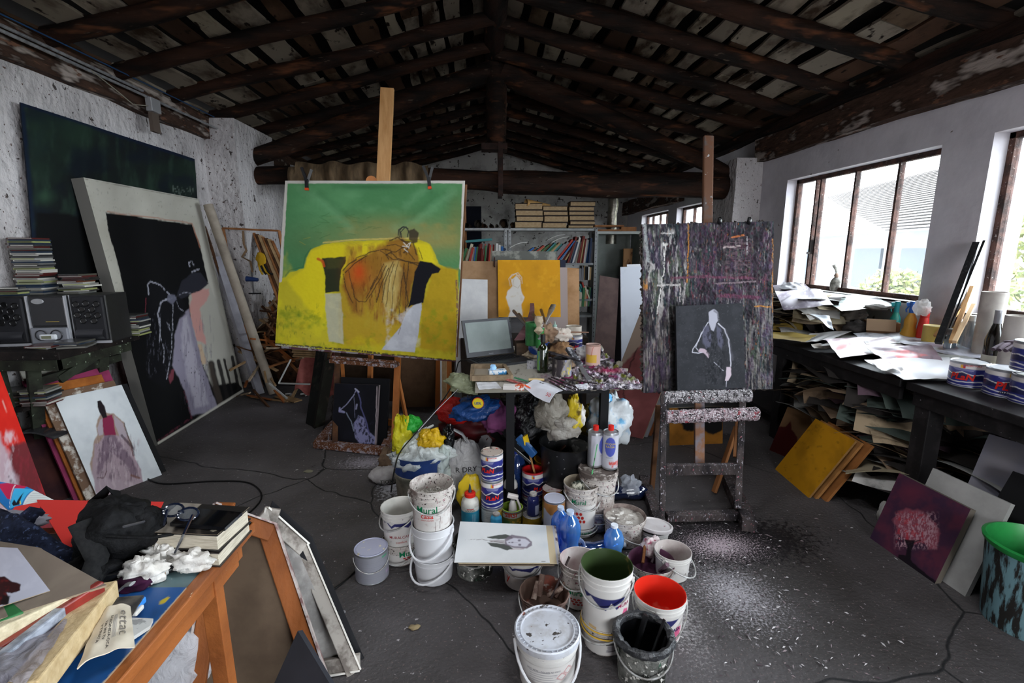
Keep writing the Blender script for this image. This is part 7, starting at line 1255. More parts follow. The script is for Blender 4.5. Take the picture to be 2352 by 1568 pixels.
# low rack behind the desk with canvases
g = G(); g.box((.35, 4.42, .36), (1.15, .3, .72)); tag(g.build('storage_crate', mt('#2a211a', '#1c1612', 8, r=.9)), 'dark crate behind the desk carrying the orange canvas', 'crate')
q = [(1143, 597), (1286, 597), (1288, 728), (1145, 728)]; c = Cv(q, 130, 120, '#c98f1c', 70); c.nz('#b5801a', 40, .45, .75, .7); c.nz('#d8a028', 14, .6, .75, .5); W_ = '#c9c5bf'
c.poly(W_, [(1174, 640), (1186, 634), (1196, 644), (1195, 660), (1204, 682), (1198, 700), (1200, 728), (1168, 728), (1172, 715), (1163, 682), (1166, 668), (1176, 658)], 2, 1, 2); c.nz('#b5a07a', 7, .62, .75, .4, 1, 1, (1160, 650, 1205, 728, 6))
for P_ in ([(1172, 655), (1168, 640), (1176, 630), (1190, 626), (1198, 636), (1199, 650)], [(1174, 648), (1172, 636), (1184, 628), (1194, 634)], [(1180, 640), (1186, 630), (1196, 640)]): c.line(W_, P_, 1.8, .7, 1.5, dry=.1)
c.line('#8f7a4a', [(1180, 640), (1178, 655), (1190, 662), (1196, 650)], 1, .6); c.glow('#a87a28', 1165, 650, 12, 10, .5)
def brd(label, px4, Y, m, cv=None, t_=.012, name='leaning_canvas', cat='painting', Y2=None): return board(name, label, cat, [atY(x, y, (Y2 or Y) if k_ < 2 else Y) for k_, (x, y) in enumerate(px4)], t_, cv, m)
brd('orange canvas with a sketchy white half-length woman behind the desk', q, 4.36, None, c, Y2=4.42)
KP = mt('#b59270', '#a3805e', 12, (.4, .7), r=.85)
brd('brown kraft board clipped beside the orange canvas', [(1048, 599), (1146, 600), (1146, 830), (1046, 830)], 4.46, KP, Y2=4.5); brd('blank white canvas before the brown kraft board behind the laptop', [(1052, 640), (1120, 642), (1120, 880), (1046, 880)], 4.30, mt('#dedede', '#d0d0d2', 9, r=.8), Y2=4.34)
brd('grey marbled slab above the orange canvas', [(1130, 576), (1280, 577), (1280, 720), (1130, 720)], 4.56, mt('#5c5d58', '#8a8a82', 9, (.5, .6), r=.6), name='marble_slab', cat='slab'); brd('pinkish grey panel right behind the orange canvas edge', [(1240, 614), (1303, 614), (1306, 890), (1240, 890)], 4.62, mt('#a3938f', r=.8)); brd('tan cardboard panel between pinkish panel and bookshelf', [(1260, 612), (1330, 616), (1332, 885), (1260, 885)], 4.7, mt('#b58d68', '#9c7550', 7, r=.85))
g = G(); q_ = atY(1293, 597, 4.66); g.box((q_.x, 4.66, q_.z / 2), (.05, .02, q_.z)); tag(g.build('navy_batten', mt('#1d2234', r=.6)), 'navy batten showing at the orange canvas corner', 'batten'); g = G(); g.bar(atY(1136, 592, 4.47), atY(1136, 612, 4.45), .012, .05); tag(g.build('spring_clamp', mt('#3a2420', r=.5)), 'small dark clamp on top of the kraft board', 'clamp')
# leaning panels between desk and right easel
brd('tall narrow brown panel with thin twigs before it', [(1378, 632), (1422, 640), (1404, 965), (1352, 965)], 4.9, mt('#5c4a46', '#4c3c3a', 7, r=.75), Y2=5.1); brd('tall white panel with a faint grey head behind the right easel', [(1425, 613), (1476, 611), (1500, 900), (1428, 900)], 4.95, mt('#c4c7d0', '#a3a7b2', 3, (.5, .8), r=.7), Y2=5.1); brd('small white panel top behind the tall white one', [(1440, 607), (1490, 606), (1500, 800), (1440, 800)], 5.15, mt('#d0d0d3', r=.7)); brd('dark narrow panel between brown and white panels', [(1418, 632), (1428, 632), (1428, 950), (1408, 950)], 5.12, mt('#1a1718', r=.8))
q = [(1490, 740), (1560, 760), (1462, 1008), (1408, 985)]; c = Cv(q, 60, 70, '#7a4444', 71); c.nz('#935555', 30, .45, .7, .8); c.poly('#a08c7d', [(1490, 740), (1500, 800), (1440, 880), (1430, 960), (1400, 985), (1440, 800)], 3, 1, 3); c.line('#3a2422', [(1475, 830), (1450, 900), (1446, 985)], 2, .8, 3)
LP4 = [atz(1462, 1008, 0) + V((.10, .35, 1.0)), atz(1462, 1008, 0) + V((.42, .1, .98)), atz(1462, 1008, 0) + V((.05, 0, 0)), atz(1462, 1008, 0) + V((-.28, .25, 0))]
board('leaning_canvas', 'dusty red and tan canvas leaning behind the blue-tied bag', 'painting', LP4, .02, c)
for i, (m_, lb) in enumerate([(mt('#8d8a90', r=.7), 'grey canvas edge behind the dusty red canvas'), (mt('#7d4a2a', r=.7), 'orange-brown canvas edge in the stack behind the right easel'), (mt('#1d1a1c', r=.7), 'black canvas edge in the stack behind the right easel')]): board('leaning_canvas', lb, 'painting', [p + V((.045 * (i + 1), .03 * (i + 1), 0)) for p in LP4], .02, None, m_)
# ================= metal bookshelf =================
SM = mt('#7d7f80', '#6a6b6a', 12, sp=('#1a1a1a', 60, .74, .01), r=.45, m=.5); SY = 6.7
t = thing('metal_shelving', 'grey perforated steel shelving loaded with books behind the desk', 'shelf unit', (0, 0, 0)); zt_ = atY(1200, 524, SY).z; z2 = atY(1200, 604, SY).z; z2l = atY(1100, 600, SY).z; z3 = atY(1340, 686, SY).z
xa, xb, xc = atY(1030, 560, SY).x, atY(1165, 560, SY).x, atY(1368, 560, SY).x
for x0, x1, zs in ((xa, xb, (zt_, z2l, z3, .5)), (xb, xc, (zt_, z2, z3, .6))):
    for z in zs: g = G(); g.box(((x0 + x1) / 2, SY + .17, z - .015), (x1 - x0, .36, .03)); g.build('shelf', SM, t)
for x in (xb - .02, xb + .035, xc):
    for y in (SY - .01, SY + .34): g = G(); g.box((x, y, zt_ / 2), (.035, .035, zt_)); p_ = g.build('upright', SM, t)
    g = G()
    for i in range(28): g.box((x, SY - .028, .3 + i * .055), (.008, .002, .014))
    g.build('perforations', INK, t)
for lv, x0, x1 in ((zt_, xa, xb), (zt_, xb, xc), (z2, xb, xc), (z2l, xa, xb)): pass
BC = {'dark red': '#6a2420', 'navy': '#26324c', 'black': '#1c1b1c', 'cream': '#bdb29c', 'white': '#c9c7c2', 'teal': '#3f7a7c', 'brown': '#6a4a34', 'blue': '#2f5f9a', 'grey': '#77767a', 'green': '#3a6a44', 'tan': '#a08560', 'red': '#a33a30'}; BCK = list(BC)
BP_ = mt('#bfb39a', '#a3977d', 30, r=.9); _bk = {}
def shelf_book(x, y, z, w_, h, dep, lean, kcol, label, grp):
    key = kcol; g = G(); g.box((0, 0, h / 2), (w_, dep, h)); g.box((0, .002, h / 2 + .0008), (w_ * .8, dep * .96, h), m=1)
    o = g.build('book', [mt(BC[kcol], r=.55), BP_], loc=(x, y, z), rot=(0, lean, 0)); tag(o, label, 'book', grp); return o
def book_row(x0, x1, z, where, seed, hmin, hmax, lean=0., y=SY + .13, lean_fn=None):
    r_ = rnd(seed); x = x0; i = 0; cnt = {}
    while x < x1 - .02:
        w_ = r_.uniform(.014, .036); h = r_.uniform(hmin, hmax); k_ = BCK[int(r_.random() * 12)]; l_ = lean_fn((x - x0) / (x1 - x0)) if lean_fn else lean; l_ += r_.uniform(-.03, .03)
        shelf_book(x + w_ / 2, y - r_.uniform(0, .05), z + abs(math.sin(l_)) * w_ * .5, w_, h, .19, l_, k_, '%s book on %s, %s from the left' % (k_, where, nth(i)), 'books on ' + where)
        x += w_ / max(.35, math.cos(l_)) + .001 + (.006 if abs(l_) > .3 else 0); i += 1
book_row(xa, xb - .16, z2l, 'the shelf above the kraft board', 5, .17, .25, lean_fn=lambda u: .55 - .45 * min(1, u * 1.6)); 
for i, (x, y, k_) in enumerate([(1140, 540, 'white'), (1146, 545, 'white'), (1152, 538, 'blue'), (1157, 550, 'navy')]): p = atY(x, 600, SY + .1); shelf_book(p.x, SY + .05, z2l, .03, .24 - .02 * i, .18, .03, k_, '%s upright book by the steel post, %s of four' % (k_, nth(i)), 'upright books by the steel post')
o = shelf_book(atY(1100, 550, SY).x, SY + .1, z2l + .265, .03, .36, .2, math.pi / 2 - .08, 'teal', 'teal book lying flat on top of the leaning row', 'flat books'); o.location.x -= .18
book_row(xb + .08, xc - .42, z2, 'the upper shelf, slanting part', 7, .33, .40, lean_fn=lambda u: .98 - .4 * u); book_row(xc - .42, xc - .03, z2, 'the upper shelf next to the steel post', 9, .27, .38, lean_fn=lambda u: .3 * (1 - u) + .03)
for i, (px_, py_, rz, k_, lb) in enumerate([(1190, 562, .3, 'white', 'open white brochure spilling over the slanting books'), (1275, 545, .15, 'cream', 'white booklet flopped on top of the slanting books'), (1285, 550, -.1, 'white', 'second white booklet flopped on the slanting books')]): g = G(); p = atY(px_, py_, SY + .02); g.sheet(lambda u, v_: (p.x - .12 + .24 * u, p.y - .1 + .2 * v_, p.z + .07 * (u - .5) + .02 * math.sin(u * 3)), 8, 4, .008); tag(g.build('booklet', mt('#c9c7c2', r=.7)), lb, 'booklet')
book_row(atY(1318, 680, SY).x - .02, xc - .04, z3, 'the lower shelf', 11, .17, .24, lean_fn=lambda u: -.35); book_row(atY(1318, 780, SY).x, xc - .03, .72, 'the bottom shelf behind the blue tin', 13, .2, .28, lean=.04); book_row(xc - .22, xc - .04, z3 + .26, 'the ledge over the lower shelf', 15, .16, .2, lean=.0)
# thick page-edge books stacked on top, rolls, tube
k_ = 0; THK = mt('#b39a78', '#94795a', 30, (.4, .7), st=(1, 1, 6), r=.85); THC = mt('#2c211b', r=.6)
for ci, (x0, n_, w_) in enumerate([(1184, 4, 62), (1248, 4, 56), (1308, 6, 58)]):
    z = zt_
    for i in range(n_):
        ht = [.09, .072, .08, .088, .06, .07][(i + ci * 2) % 6] * (.78 if n_ == 6 else 1.); X0 = atY(x0 + (i * 7 % 4) - 2, 500, SY).x; X1 = X0 + w_ / F * 6.8; t2 = thing('thick_book', 'thick brown-paged book, %s stack from the canvas rolls, %s from the bottom' % (nth(ci), nth(i)), 'book', ((X0 + X1) / 2, SY + .14, z), .02 * ((i * 5) % 3 - 1), 'thick books stacked on the shelf top')
        g = G(); g.box((0, 0, ht / 2), (X1 - X0 - .02, .24, ht - .02)); g.build('pages', THK, t2); g = G(); g.box((0, .004, .005), (X1 - X0 - .01, .25, .010)); g.build('back_cover', THC, t2); g = G(); g.box((0, .004, ht - .005), (X1 - X0 - .01, .25, .010)); g.build('front_cover', THC, t2); z += ht
g = G(); g.tube([atY(1208, 466, SY + .05), atY(1262, 474, SY + .2)], [.055, .03], 16, caps=(False, False)); g.tube([atY(1208, 466, SY + .05), atY(1262, 474, SY + .2)], [.048, .025], 16, caps=(False, True)); tag(g.build('paper_roll', mt('#bb935c', '#a07a48', 8, r=.8)), 'tapering tan paper roll on top of the thick books', 'roll')
for i, (x, y, r_, m_) in enumerate([(1072, 510, .035, '#3a2f26'), (1098, 508, .055, '#4c443c'), (1112, 510, .03, '#6d4a38'), (1128, 513, .028, '#5c4c3e'), (1141, 512, .026, '#b5ada0'), (1157, 508, .062, '#4a3a2c'), (1178, 510, .04, '#6a503c')]):
    p = atY(x, y, SY + .02); p.z = zt_ + r_; g = G(); g.cyl(p, p + V((.02, .3, 0)), r_, r_, 16, caps=(False, False)); g.cyl(p, p + V((.02, .3, 0)), r_ * .8, r_ * .8, 16, caps=(False, True)); tag(g.build('canvas_roll', mt(m_, r=.85)), 'rolled canvas on the shelf top, %s from the doorway end' % nth(i), 'roll', 'canvas rolls on the shelf top')
# duct, cabinet, crate, dark doorway
g = G(); P_ = [atY(1408, 448, 7.3), atY(1409, 470, 7.3), atY(1406, 492, 7.3), atY(1403, 560, 7.3)]; P_ = [V((P_[0].x + .02, 7.3, 2.5))] + P_; g.tube(P_, lambda q_: .075 + .006 * math.sin(q_ * 90), 16, wob=.08); tag(g.build('foil_duct', mt('#8f8a80', '#6a665c', 10, r=.3, m=.8, b=.6, bs=30)), 'crinkled silver duct rising to the roof', 'duct')
t = thing('steel_cabinet', 'open pale grey-green cabinet frame beside the steel shelving', 'cabinet', (0, 0, 0)); ca, cb = atY(1372, 534, 6.8), atY(1475, 534, 6.8); CG_ = mt('#8a8f8a', '#7d827d', 6, r=.6)
g = G(); g.box(((ca.x + cb.x) / 2, 7.3, ca.z / 2), (cb.x - ca.x, .02, ca.z)); g.build('back_panel', CG_, t)
for x in (ca.x + .01, cb.x): g = G(); g.box((x, 7.05, ca.z / 2), (.02, .5, ca.z)); g.build('side_panel', CG_, t)
g = G(); g.box(((ca.x + cb.x) / 2, 7.05, ca.z), (cb.x - ca.x + .04, .54, .035)); g.build('top_panel', mt('#b5b8b4', r=.5), t); g = G(); g.cyl(V((cb.x - .1, 7.0, ca.z - .5)), V((cb.x - .1, 7.0, ca.z - .02)), .008); g.build('rail', MET, t)
t = thing('wooden_crate', 'shallow orange-brown wooden crate on the cabinet top', 'crate', (0, 0, 0)); a, b = atY(1368, 527, 6.85), atY(1432, 527, 6.85); z = ca.z + .02
for q0, q1 in (((a.x, 6.86), (b.x, 6.86)), ((a.x, 7.1), (b.x, 7.1)), ((a.x, 6.86), (a.x, 7.1)), ((b.x, 6.86), (b.x, 7.1))):
    for zz in (z + .015, z + .075): g = G(); g.bar((q0[0], q0[1], zz), (q1[0], q1[1], zz), .018, .022); g.build('slat', WP, t)
g = G(); g.box((b.x + .1, 6.98, z + .035), (.22, .1, .06)); tag(g.build('wood_block', WP), 'plain reddish wood block next to the crate', 'wood block')
g = G(); p = atY(1446, 592, 6.9); g.box((p.x, 7.0, p.z), (.13, .04, .26)); tag(g.build('paper_folder', mt('#9a7350', '#4a2c20', 8, (.55, .65), r=.8)), 'brown stained paper folder leaning in the cabinet', 'folder')
g = G(); g.box((p.x, 7.0, (p.z - .13) / 2), (.2, .2, p.z - .13)); tag(g.build('carton', mt('#4a4744', r=.9)), 'dark carton in the cabinet under the stained folder', 'carton')
g = G(); g.box((-.28, 8.2, 1.1), (.45, .06, 2.2)); tag(g.build('doorway_panel', mt('#10131f', r=.8)), 'tall near-black blue panel standing in for the doorway behind the canvas rolls', 'board'); g = G(); q_ = atY(1068, 458, 7.4); g.bar((q_.x, 7.4, 0), q_, .05, .03); tag(g.build('batten', WP), 'brown upright batten beside the near-black doorway panel', 'batten')  # near-black panel added in place of the dark doorway opening
# cloth hung over the tie beam
g = G(); x0, x1 = atY(665, 400, 5.88).x, atY(985, 400, 5.88).x
def drape(u, v_):
    x = x0 + (x1 - x0) * u; n = MN.noise(V((u * 9, 0, 3))); z = 2.47 - .34 * v_ - .03 * n - (.05 if u < .05 else 0); y = 5.86 - .035 * math.sin(u * 46 + 2 * n) * (.4 + v_) - .05 * math.sin(3.14 * min(1, v_ * 1.5))
    return (x, y, z + .02 * math.sin(u * 24))
g.sheet(lambda u, v_: drape(u, 1 - v_), 150, 14, .006); tag(g.build('draped_cloth', mt('#6d5a44', '#4a3c2c', 5, (.4, .6), st=(2.5, 1, .6), r=.9)), 'olive brown cloth bunched along the tie beam behind the easel mast', 'cloth')
g = G(); g.bar(atY(668, 380, 5.95), atY(705, 392, 5.92), .03, .02); tag(g.build('lamp_bracket', MET), 'small metal bracket under the roof by the draped cloth', 'bracket')
# ================= bags and rubbish under and before the desk =================
def bag(label, px, Y, rad, m, seed, name='plastic_bag', cat='plastic bag', flat=None, fold=.05, amp=.4, fr=1.7, rot=None, nu=40, nv=26):
    g = G(); g.blob(atY(px[0], px[1], Y), rad, seed, amp, fr, nu, nv, fold=fold, flat=flat, rot=rot); return tag(g.build(name, m), label, cat)
BL_ = film('#1f4f94', .99, .1); g = G(); g.box((.02, 3.15, .22), (.5, .45, .44)); tag(g.build('dark_carton', mt('#151314', r=.9)), 'dark carton under the desk holding up the colourful bags', 'carton')
bag('blue shopping bag with a round yellow badge bulging under the desk corner', (1090, 938), 2.75, (.13, .1, .065), BL_, 3, rot=(0, -.2, 0))
bg_ = [o for o in bpy.data.objects if o.get('label', '').startswith('blue shopping bag')][0]; t = bpy.data.objects.new('badge', None); col.objects.link(t); t.parent = bg_; t.location = atY(1098, 925, 2.63); t.rotation_euler = (.1, 0, -.1); g = G(); g.cyl((0, 0, 0), (0, -.004, 0), .034, n=28); g.build('ring', mt('#b52a20', r=.4), t); g = G(); g.cyl((0, -.003, 0), (0, -.006, 0), .031, n=28); g.build('disc', mt('#d9c322', r=.4), t); text_on('LIDL', .020, mt('#23408f'), lambda x, y: (x, -.0075, y), t, bold=.03)
bag('bright red bag squashed behind the blue shopping bag', (1045, 945), 2.95, (.11, .09, .07), film('#b5201c', .99, .1), 5, flat=.42); bag('dark red bag low under the desk', (1090, 975), 3.0, (.2, .12, .10), mt('#4a1014', '#2c0a0c', 9, r=.5), 8)
bag('murky green plastic film sagging from the desk corner', (1062, 880), 2.72, (.09, .10, .045), film('#a5ab8c', .85, .3), 6, rot=(0, .3, 0)); bag('mauve pink fabric bag under the desk behind the metal leg', (1148, 958), 2.85, (.10, .08, .10), mt('#8a4a78', '#6d3a60', 8, r=.8), 7, name='fabric_bag', cat='bag')
bag('big glossy black bin bag under the middle of the desk', (1215, 960), 3.0, (.19, .2, .24), film('#0c0c0e', .99, .18, .0), 9, flat=.0, name='bin_bag', cat='bin bag', fold=.08)
t = thing('waste_bin', 'paint-smeared black waste bin overflowing with plastic under the desk', 'waste bin', (.46, 2.62, 0)); g = G(); g.lathe([(0, 0), (.125, 0), (.155, .40), (.16, .41), (.15, .41), (.12, .01), (0, .01)], 30, wob=.04); g.build('body', mt('#121214', '#3a3a3c', 9, (.6, .75), sp=('#8f8f8f', 40, .69, .02), r=.4), t)
for px, rr_, m_, sd, lb in (((1290, 980), (.11, .08, .06), film('#a8a29a', .9, .3), 4, 'grey crumpled film spilling over the waste bin rim'), ((1265, 945), (.08, .07, .10), film('#a39c90', .85, .3), 8, 'pale grey film heaped at the back of the waste bin'), ((1318, 940), (.04, .04, .07), mt('#c9b01e', '#5c4a1c', 14, (.5, .6), r=.35), 12, 'yellow and brown wrapper sticking up from the waste bin'), ((1318, 970), (.05, .04, .07), mt('#b5a02a', '#d0ccc2', 12, (.5, .56), r=.4), 15, 'yellow wrapper streaked white at the waste bin edge'), ((1334, 955), (.025, .03, .05), mt('#c9c5c0', '#c2452a', 12, (.62, .66), r=.5), 18, 'small white and orange packet by the desk leg')): bag(lb, px, 2.58, rr_, m_, sd, 'wrapper', 'wrapper', fold=.1, amp=.5, nu=30, nv=20)
bag('white and light blue tied rubbish bag hanging beside the desk leg', (1402, 965), 2.72, (.125, .10, .15), mt('#c4c9cc', '#5a9cc4', 7, (.56, .64), r=.35, b=.4, bs=30), 21, rot=(0, .15, 0)); bag('small blue bag twisted on top of the white and light blue bag', (1392, 915), 2.70, (.035, .03, .03), mt('#4a9ccc', '#c9d4da', 20, (.5, .6), r=.4), 24, 'plastic_bag', 'plastic bag'); bag('dull yellow bag behind the solvent bottles', (1356, 985), 2.85, (.08, .08, .13), mt('#a58f2a', '#7d6c20', 8, r=.5), 27)
g = G(); g.cyl((.62, 2.78, 0), (.62, 2.78, .38), .13, n=20); tag(g.build('grey_drum', mt('#4a4a48', '#8f8f8a', 12, (.55, .6), r=.6)), 'grey drum on the floor under the white and blue bag', 'drum')
# barrel with bags, translucent carrier bag, cement sack
x, y, z, r_ = place_rim(968, 1040, 130, 1190, .82); tz = z_at(x, y, 1035)
t = thing('refuse_barrel', 'grey barrel with a blue upper band used as a rubbish bin', 'barrel', (x, y, 0)); g = G(); g.lathe([(0, 0), (r_ * .84, 0), (r_ * .95, tz * .62), (r_ * .99, tz * .66), (r_ * .99, tz * .7), (r_ * .96, tz * .71)], 32); g.build('body', mt('#8f8a7c', '#5c5a50', 8, (.45, .65), sp=('#2f5a3c', 5, .68, .03), r=.5), t); g = G(); g.lathe([(r_ * .955, tz * .7), (r_ * 1.0, tz), (r_ * 1.03, tz + .01), (r_ * .97, tz), (r_ * .9, tz * .6)], 32); g.build('blue_band', mt('#243f78', '#1b3060', 8, r=.45), t)
for px, rr_, m_, sd, lb in (((925, 1000), (.055, .06, .11), film('#d2c81e', .9, .3), 2, 'translucent yellow-green bag on the barrel edge'), ((945, 975), (.05, .04, .04), film('#2fae3c', .97, .25), 5, 'bright green bag inside the yellow-green one'), ((968, 1048), (.15, .10, .085), film('#e2e8e6', .85, .3), 9, 'milky translucent bag draped over the barrel front'), ((990, 1010), (.075, .06, .05), film('#e0b81c', .97, .25), 12, 'vivid yellow bag crumpled on the milky one'), ((948, 1005), (.11, .03, .022), film('#dfe4e2', .85, .25), 15, 'white bag strip laid diagonally across the barrel'), ((1030, 1005), (.035, .05, .06), mt('#101012', r=.15), 18, 'glossy black bag bunched between barrel and carrier bag'), ((1012, 1060), (.055, .06, .10), film('#d6e0da', .8, .25), 21, 'white crinkled bag hanging down the barrel side')): bag(lb, px, y - .06 if sd in (9, 12, 21) else y, rr_, m_, sd, fold=.1, amp=.5, rot=(0, -.5, 0) if sd == 15 else None)
p = atY(1062, 1045, y + .12); t = thing('carrier_bag', 'big greyish carrier bag with black capital letters beside the barrel', 'carrier bag', (p.x, p.y, 0), facing(p.x, p.y)); g = G(); g.blob((0, 0, .17), (.125, .10, .20), 31, .25, 1.4, 40, 30, flat=0, fold=.04); g.build('body', film('#dcdada', .93, .35), t)
g = G(); g.tube([(-.10, 0, .30), (-.11, -.02, .40), (-.06, -.04, .455), (.0, -.04, .42), (.05, -.03, .33)], [.03, .022, .018, .022, .03], 8, flat=.3); g.build('handle', film('#c9c8c8', .9, .3), t)
for s_, x_, z_, sz in (('R DRY', .02, .235, .045), ('AZZURE', .035, .155, .034)): text_on(s_, sz, INK, lambda x, y: (x_ + x, -.115 - .03 * (1 - ((x + x_) / .12) ** 2), z_ + y), t)
bag('smaller white-grey carrier bag standing behind the lettered one', (1108, 1005), y + .3, (.07, .07, .11), film('#b5b2b4', .9, .3), 35, 'carrier_bag', 'carrier bag')
p = atz(895, 1112, 0); t = thing('cement_sack', 'flat white sack with dark green lettering on the floor by the barrel', 'sack', (p.x - .02, p.y + .08, 0), facing(p.x, p.y)); g = G(); g.blob((0, 0, .04), (.13, .10, .055), 41, .2, 1.3, 34, 18, flat=.0); g.build('body', mt('#a9a5a4', '#7a7675', 9, r=.8), t); text_on('TIOXIDE', .034, mt('#16261a'), lambda x, y: (x + .01, -.128 + .4 * abs(x) ** 1.6, .04 + y), t)
bag('brown crumpled paper bag standing on the flat sack', (893, 1060), p.y + .12, (.06, .05, .09), mt('#6d5a48', '#3f3228', 9, r=.9), 44, 'paper_bag', 'paper bag')
# ================= right easel =================
q = [(1475, 515), (1777, 508), (1775, 893), (1478, 902)]; E4 = quad(q, (2.93, 2.93, 2.74, 2.74)); c = Cv(q, 250, 310, '#34323a', 80)
for cl, s_, lo, hi, sx, sy in (('#1d1c22', 16, .45, .62, .4, 3), ('#6d6a6c', 11, .60, .74, .35, 3.5), ('#4a3a48', 12, .56, .7, .4, 3), ('#3f4a3c', 13, .62, .74, .5, 2), ('#2a3a3c', 16, .62, .7, .4, 2.5), ('#8f8b88', 6, .69, .78, .35, 3), ('#5c3038', 10, .68, .78, .4, 2)): c.nz(cl, s_, lo, hi, .85, sx, sy)
c.nz('#2c2028', 7, .42, .66, .85, .5, 2, (1600, 510, 1790, 700, 30)); c.nz('#5c3046', 4, .60, .70, .7, .7, 1.6, (1590, 510, 1780, 700, 20)); c.nz('#8f8884', 9, .5, .68, .7, .4, 4, (1470, 720, 1560, 905, 20)); c.nz('#77726e', 8, .5, .66, .7, .4, 4, (1705, 690, 1780, 900, 8)); c.nz('#a09c9a', 12, .62, .7, .8, .35, 2.5, (1475, 520, 1580, 780, 8)); c.nz('#8a5428', 6, .76, .80, .7, .5, 2); c.nz('#15141a', 26, .52, .66, .7, .8, 1.6); c.nz('#56604e', 24, .60, .74, .6, .6, 1.6, (1475, 515, 1600, 720, 20)); c.nz('#a8a4a2', 20, .66, .74, .75, .4, 1.8, (1478, 520, 1570, 740, 8)); c.nz('#4c3a56', 24, .58, .74, .5, .6, 1.5); c.nz('#a8702a', 8, .5, .65, .9, .6, 2, (1475, 640, 1505, 670, 8))
c.line('#1f1a20', [(1650, 540), (1650, 650), (1735, 650), (1735, 535)], 9, .6, 3); c.nz('#5a4a50', 5, .5, .65, .8, 2, .6, (1660, 540, 1728, 640, 8))
for P_, w_, cl in (([(1580, 510), (1580, 600), (1578, 650)], 3, '#a8702a'), ([(1528, 562), (1525, 620), (1516, 670), (1509, 722)], 2.6, '#d0cdc8'), ([(1525, 560), (1529, 562)], 8, '#d6d3ce'), ([(1520, 537), (1545, 536)], 3, '#b5b2b0'), ([(1511, 657), (1560, 655)], 4, '#b5b0ae'), ([(1562, 655), (1560, 695)], 2.5, '#b5b0ae'), ([(1573, 650), (1568, 700)], 2.5, '#a8a0a0'), ([(1680, 545), (1708, 540)], 4, '#b56a3a'), ([(1664, 569), (1700, 566)], 4, '#a89a98'), ([(1716, 545), (1716, 585)], 3, '#a8a4a8'), ([(1550, 640), (1600, 636), (1735, 640)], 6, '#643a4c'), ([(1650, 680), (1740, 685)], 8, '#5c3046'), ([(1645, 652), (1735, 648)], 4, '#7a6a70'), ([(1735, 705), (1770, 706)], 3, '#b57a30'), ([(1776, 550), (1774, 720)], 3, '#9a6a3a'), ([(1480, 505), (1490, 600)], 7, '#8f9494')): c.line(cl, P_, w_, .85, 3, dry=.25)
c.poly('#15100f', [(1536, 705), (1553, 702), (1558, 898), (1540, 898)], 4, .8, 2)  # cast shadow of the small canvas, painted on as a dark strip
board('textured_board', 'big board crusted with dark multicoloured paint streaks on the easel by the window', 'painting', E4, .03, c, side='#5c5450', bump=.012)
q = [(1552, 703), (1706, 696), (1712, 890), (1556, 899)]; c = Cv(q, 150, 180, '#2c2d31', 81); c.nz('#36373c', 20, .45, .7, .7); c.nz('#46474c', 3, .72, .76, .6)
c.poly('#a8a8b4', [(1628, 716), (1640, 710), (1648, 716), (1650, 735), (1645, 742), (1640, 760), (1634, 757), (1628, 742)], 2, .95, 1.6); c.line('#6a6a72', [(1640, 712), (1649, 718), (1651, 736)], 4, .8, 2, dry=.2)
for P_, w_ in (([(1626, 740), (1616, 755), (1605, 780), (1592, 800), (1590, 808), (1604, 810), (1614, 808)], 2), ([(1616, 758), (1602, 785), (1598, 797), (1603, 803)], 1.4), ([(1650, 742), (1664, 755), (1674, 780), (1678, 815), (1679, 840)], 2.6), ([(1640, 830), (1662, 850)], 1.2), ([(1669, 870), (1668, 888)], 1.2)): c.line('#bdbdc8', P_, w_, .9, 1.4)
c.line('#6a6a74', [(1666, 758), (1677, 790), (1682, 825)], 5, .35, 2, 4); c.poly('#5a5a6c', [(1616, 752), (1628, 745), (1634, 770), (1632, 795), (1622, 800), (1614, 785)], 4, .75, 3); c.poly('#5a5a6c', [(1646, 745), (1658, 755), (1662, 785), (1656, 800), (1648, 790)], 4, .7, 3); c.poly('#b5a3ae', [(1608, 799), (1620, 800), (1630, 812), (1628, 822), (1618, 810), (1604, 806)], 1.6, .95, 1.5); c.poly('#c4b5bf', [(1669, 842), (1679, 842), (1680, 860), (1673, 874), (1666, 874), (1668, 856)], 1.6, .95, 1.2); c.nz('#15161a', 6, .55, .62, .7, .6, 1.5, (1612, 750, 1670, 890, 12)); c.nz('#4a4b50', 4, .66, .72, .6, 1, 1, (1612, 790, 1660, 890, 8))
board('small_canvas', 'small dark grey canvas of a thin white-haired figure on the crusted easel', 'painting', quad(q, (2.74, 2.74, 2.665, 2.665)), .022, c, side='#1c1c1f')
CRW = mt('#9a9598', '#3a3639', 34, (.44, .56), sp=('#dcd8da', 120, .54, .03), sp2=('#8f4a52', 40, .64, .03), r=.6, b=1.5, bs=90); SPL = mt('#4a4241', '#242022', 12, (.4, .6), sp=('#98939a', 95, .61, .04), sp2=('#8f5560', 60, .66, .02), st=(1, 1, .5), r=.6, b=.4, bs=60)
t = thing('painting_easel', 'paint-splashed studio easel with two thickly crusted ledges', 'easel', (0, 0, 0)); EY = 2.64
def crust(a, b, r0, name, m, sd):
    a, b = V(a), V(b); n = 56; rings = []
    for i in range(n + 1):
        p = a.lerp(b, i / n); rg = []
        for j in range(18): th = 2 * math.pi * j / 18; k_ = r0 * (1 + .16 * MN.noise(V((i * .9, math.cos(th) * 3, math.sin(th) * 3 + sd))) + .12 * MN.noise(V((i * 2.3, math.cos(th) * 6, sd)))); rg.append(p + V((0, math.cos(th) * k_ * .9, math.copysign(abs(math.sin(th)) ** .55, math.sin(th)) * k_)))
        rings.append(rg)
    g = G(); g.ring(rings); return g.build(name, m, t)
